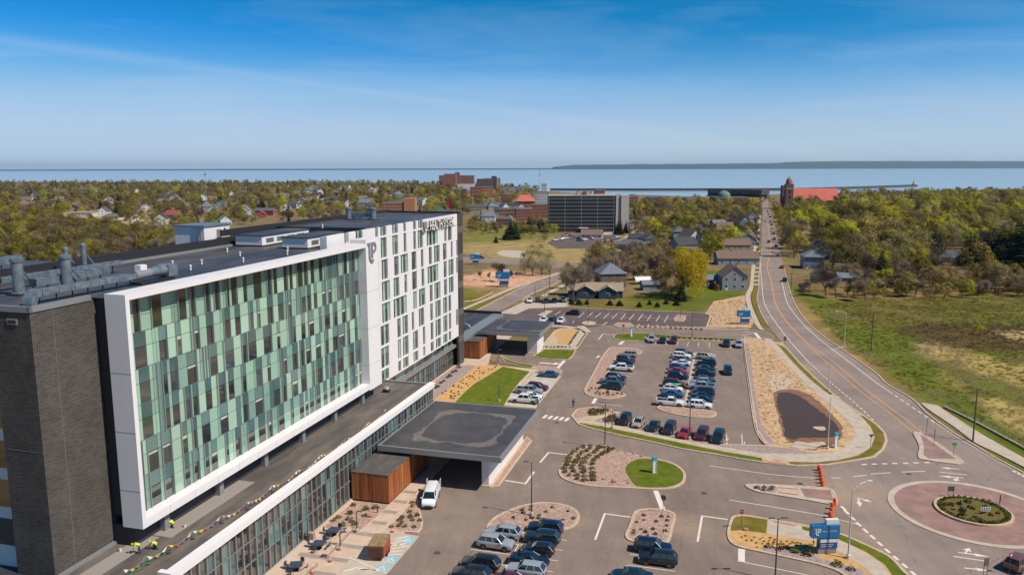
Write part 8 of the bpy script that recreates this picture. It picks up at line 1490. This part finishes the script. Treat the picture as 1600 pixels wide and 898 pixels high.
# ---------------------------------------------------------------- woods
random.seed(55)
ROADPX = [[(88, 336), (150, 344), (285, 369), (285, 378), (140, 353), (85, 346)], [(1183, 480), (1183, 330), (1195, 300), (1206, 300), (1240, 440), (1245, 480)], [(870, 430), (905, 408), (1010, 340), (1030, 345), (990, 378), (905, 430)]]
ZONES = [([(-80, 425), (-80, 338), (60, 332), (110, 347), (275, 376), (285, 392), (0, 436)], 8.5, (.26, .10, .28, .04, .30, .02), (6, 11.5), 'in the wood behind the hospital'),
         ([(-150, 334), (-150, 281), (640, 283), (700, 300), (715, 345), (400, 350), (285, 372), (110, 336)], 17, (.26, .17, .24, .04, .21, .08), (7, 14), 'in the left town woods'),
         ([(640, 286), (800, 288), (845, 296), (830, 312), (715, 345), (690, 310)], 20, (.30, .12, .26, .04, .22, .06), (7, 13), 'on the town hill'),
         ([(735, 366), (735, 350), (855, 350), (830, 372), (760, 366)], 9, (.2, .1, .35, .05, .3, 0), (5, 9), 'before the shops'),
         ([(988, 336), (1060, 322), (1182, 330), (1181, 385), (1165, 405), (1110, 414), (1040, 400), (1000, 398), (968, 374)], 11, (.26, .16, .22, .04, .28, .04), (9, 16), 'in the wood left of the far road'),
         ([(915, 412), (965, 398), (1035, 396), (1090, 415), (1060, 430), (1035, 442), (970, 438), (925, 432)], 7.5, (.10, .0, .25, .05, .60, 0), (8, 12.5), 'in the bare thicket behind the houses'),
         ([(1226, 336), (1320, 326), (1440, 318), (1600, 312), (1800, 312), (1800, 440), (1600, 438), (1440, 442), (1300, 452), (1248, 442)], 14, (.30, .22, .18, .06, .17, .07), (10, 20), 'in the wood right of the road'),
         ([(1316, 306), (1800, 300), (1800, 316), (1600, 316), (1320, 328)], 14, (.30, .14, .24, .04, .20, .08), (9, 14), 'along the right shore'),
         ([(860, 316), (1110, 314), (1110, 322), (990, 330), (860, 322)], 16, (.2, .1, .3, .05, .3, .05), (7, 11), 'by the harbour'),
         ([(1300, 446), (1440, 440), (1660, 436), (1660, 462), (1440, 468), (1300, 468)], 6.5, (.30, .08, .36, .08, .18, 0), (4, 8.5), 'in the scrub above the field')]
KINDS = ['olive', 'yg', 'bud', 'pale', 'bare', 'fir']; cand = []
for P, sp_, wts, hr, where in ZONES:
    Pw = gps(P); x0_, x1_ = min(p[0] for p in Pw), max(p[0] for p in Pw); y0_, y1_ = min(p[1] for p in Pw), max(p[1] for p in Pw); y = y0_
    while y < min(y1_, 2500):
        x = x0_; step = sp_ * (1 + max(0, y - 700) / 1400)
        while x < x1_:
            q = (x + random.uniform(-.48, .48) * step, y + random.uniform(-.48, .48) * step); x += step
            if not inpoly(q, Pw) or q[1] > shore(q[0]) - 8: continue
            pp = proj(q[0], q[1])
            if any(inpoly(pp, rp_) for rp_ in ROADPX): continue
            if any((q[0] - a) ** 2 + (q[1] - b) ** 2 < (r_ + 1.5) ** 2 for a, b, r_ in PLACED): continue
            # keep the view of houses a little open: thin out right in front of them
            if any(abs(q[0] - a * q[1] / b) < r_ * .8 and 0 < b - q[1] < 70 for a, b, r_ in PLACED) and random.random() < .88: continue
            if inpoly(pp, [(1430, 393), (1640, 393), (1640, 446), (1500, 440), (1430, 418)]) and random.random() < .8: continue
            ls = loc_st(*q)
            if -50 < ls[0] < 125 and -75 < ls[1] < 20: continue
            k = random.choices(KINDS, wts)[0]; h = random.uniform(*hr) * (1.25 if k == 'fir' else 1); cand.append((q[1], q, k, h, where))
        y += step
cand.sort(key=lambda c: c[0]); NI = max(0, 300 - TREE_N[0])
for _, q, k, h, where in cand[:NI]: tree(k, q[0], q[1], h, where)
rest = cand[NI:]
lib = bpy.data.collections.new('tree_library'); order = []
for k in KINDS:
    for i, (a, b) in enumerate(TREES[k]):
        bm = bmesh.new(); bm.from_mesh(a); nf = len(bm.faces); bm.from_mesh(b); bm.faces.ensure_lookup_table()
        for f in bm.faces[nf:]: f.material_index += 1
        me = bpy.data.meshes.new('tree_source'); bm.to_mesh(me); bm.free()
        for m_ in list(a.materials) + list(b.materials): me.materials.append(m_)
        if b.name in NORM: me.polygons.foreach_set('use_smooth', [p_.material_index > 0 for p_ in me.polygons]); me.normals_split_custom_set_from_vertices([v_.normal.copy() for v_ in me.vertices][:len(a.vertices)] + NORM[b.name])
        o = bpy.data.objects.new('tree_source_%02d' % len(order), me); lib.objects.link(o); order.append(k)
idx = {k: [i for i, q in enumerate(order) if q == k] for k in KINDS}
me = bpy.data.meshes.new('far_woodland'); me.from_pydata([(q[0], q[1], -.06) for _, q, k, h, w_ in rest], [], [])
for nm, typ, vals in (('tree_i', 'INT', [random.choice(idx[k]) for _, q, k, h, w_ in rest]), ('tree_s', 'FLOAT', [h / 10 for _, q, k, h, w_ in rest]), ('tree_r', 'FLOAT', [random.uniform(0, 6.28) for _ in rest])):
    me.attributes.new(nm, typ, 'POINT').data.foreach_set('value', vals)
fo = link('far_woodland', me); tag(fo, 'far spring woodland spreading through the town to the lake', None, None, 'stuff')
def scatter_on(obj, lib_):
    g = bpy.data.node_groups.new('scatter', 'GeometryNodeTree'); g.interface.new_socket('Geometry', in_out='INPUT', socket_type='NodeSocketGeometry'); g.interface.new_socket('Geometry', in_out='OUTPUT', socket_type='NodeSocketGeometry')
    gi, go = g.nodes.new('NodeGroupInput'), g.nodes.new('NodeGroupOutput'); ip = g.nodes.new('GeometryNodeInstanceOnPoints'); ci = g.nodes.new('GeometryNodeCollectionInfo'); ci.inputs['Collection'].default_value = lib_; ci.inputs['Separate Children'].default_value = True; ci.inputs['Reset Children'].default_value = True
    def attr(nm, typ): n = g.nodes.new('GeometryNodeInputNamedAttribute'); n.data_type = typ; n.inputs['Name'].default_value = nm; return n.outputs['Attribute']
    cx3 = g.nodes.new('ShaderNodeCombineXYZ'); g.links.new(attr('tree_r', 'FLOAT'), cx3.inputs[2]); ip.inputs['Pick Instance'].default_value = True
    g.links.new(gi.outputs[0], ip.inputs['Points']); g.links.new(ci.outputs[0], ip.inputs['Instance']); g.links.new(attr('tree_i', 'INT'), ip.inputs['Instance Index']); g.links.new(cx3.outputs[0], ip.inputs['Rotation']); g.links.new(attr('tree_s', 'FLOAT'), ip.inputs['Scale']); g.links.new(ip.outputs[0], go.inputs[0])
    obj.modifiers.new('scatter', 'NODES').node_group = g
scatter_on(fo, lib)
# ---------------------------------------------------------------- rough grass of the field, sprouts on the bank
def tuft(name, m, n, hgt, rad, wd, seed):
    rs = random.Random(seed); mb = MB()
    for _ in range(n):
        a = rs.uniform(0, 6.283); r_ = rad * math.sqrt(rs.random()); p = Vector((r_ * math.cos(a), r_ * math.sin(a), 0)); tip = p + Vector((rs.gauss(0, .35), rs.gauss(0, .35), rs.uniform(.5, 1))) * hgt; n_ = Vector((-math.sin(a), math.cos(a), 0)) * wd; mb.add([p - n_, p + n_, tip], [(0, 1, 2)])
    return mb.mesh(name, m)
def stuff(name, label, pts, meshes, smin, smax, z):
    lb = bpy.data.collections.new(name + '_library')
    for i, m_ in enumerate(meshes): lb.objects.link(bpy.data.objects.new('%s_source_%d' % (name, i), m_))
    me = bpy.data.meshes.new(name); me.from_pydata([(p[0], p[1], z) for p in pts], [], [])
    for nm, typ, vals in (('tree_i', 'INT', [p[2] for p in pts]), ('tree_s', 'FLOAT', [random.uniform(smin, smax) for _ in pts]), ('tree_r', 'FLOAT', [random.uniform(0, 6.28) for _ in pts])): me.attributes.new(nm, typ, 'POINT').data.foreach_set('value', vals)
    o = link(name, me); tag(o, label, None, None, 'stuff'); scatter_on(o, lb)
M_TGREEN = mat('field_grass_green', (.13, .15, .028), c2=(.19, .18, .045), scale=.3, rough=.9, spec=.1, rnd=.25, trans=.3); M_TSTRAW = mat('field_grass_straw', (.46, .37, .18), c2=(.36, .29, .14), scale=.3, rough=.9, spec=.1, rnd=.2, trans=.3); M_TBROWN2 = mat('field_sedge_brown', (.16, .115, .055), c2=(.11, .085, .042), scale=.3, rough=.9, spec=.1, rnd=.25)
FIELD = gps([(1262, 478), (1330, 470), (1440, 466), (1600, 462), (1720, 470), (1720, 770), (1600, 694), (1476, 628), (1430, 612), (1330, 548)]); fpts = []
while len(fpts) < 7000:
    q = (random.uniform(85, 330), random.uniform(110, 300))
    if not inpoly(q, FIELD): continue
    pp = proj(*q); n_ = mnoise.noise(Vector((q[0] * .09, q[1] * .06, 2))); st_ = inpoly(pp, TINT[3][0]) or inpoly(pp, TINT[5][0]); br_ = inpoly(pp, TINT[2][0])
    fpts.append((*q, 2 if br_ and random.random() < .85 else (1 if (st_ and n_ > -.1) or n_ > .32 else 0)))
stuff('field_grass', 'rough tufts of green, straw and brown grass in the right field', fpts, [tuft('grass_tuft', M_TGREEN, 26, .32, .55, .035, 1), tuft('straw_tuft', M_TSTRAW, 26, .45, .6, .035, 2), tuft('sedge_tuft', M_TBROWN2, 26, .4, .6, .035, 3)], .6, 1.3, -.06)
BANK = gps([(1168, 540), (1194, 540), (1216, 560), (1262, 608), (1304, 646), (1326, 676), (1318, 698), (1276, 706), (1240, 703), (1212, 690), (1192, 668), (1180, 610)]); POND = gps([(1208, 608), (1250, 608), (1300, 640), (1318, 668), (1314, 692), (1250, 704), (1220, 690), (1208, 640)]); SLOPE = gps([(1116, 474), (1162, 465), (1176, 506), (1110, 509), (1113, 496), (1106, 490)]); bpts = []
while len(bpts) < 900:
    q = (random.uniform(30, 110), random.uniform(115, 290))
    if (inpoly(q, BANK) and not inpoly(q, POND)) or inpoly(q, SLOPE): bpts.append((*q, random.choice([0, 0, 1])))
stuff('bank_sprouts', 'sparse dry sprouts on the bare sandy banks', bpts, [tuft('dry_sprout', M_TBROWN2, 14, .2, .22, .03, 4), tuft('straw_sprout', M_TSTRAW, 14, .2, .3, .03, 5)], .5, 1.3, .125)
# ---------------------------------------------------------------- air over the lake and town
hm = bpy.data.materials.new('haze_air'); hm.use_nodes = True; t = hm.node_tree; t.nodes.remove(t.nodes['Principled BSDF'])
pv_ = N(t, 'ShaderNodeVolumePrincipled'); pv_.inputs['Color'].default_value = (0.62, 0.82, 1.0, 1); pv_.inputs['Density'].default_value = 2.0e-5; pv_.inputs['Anisotropy'].default_value = 0.2
t.links.new(pv_.outputs[0], t.nodes['Material Output'].inputs['Volume'])
tag(MB().box(-46000, -600, -9, 46000, 43000, 300).build('haze', hm), 'faint blue haze over the lake and far shore', None, None, 'stuff')
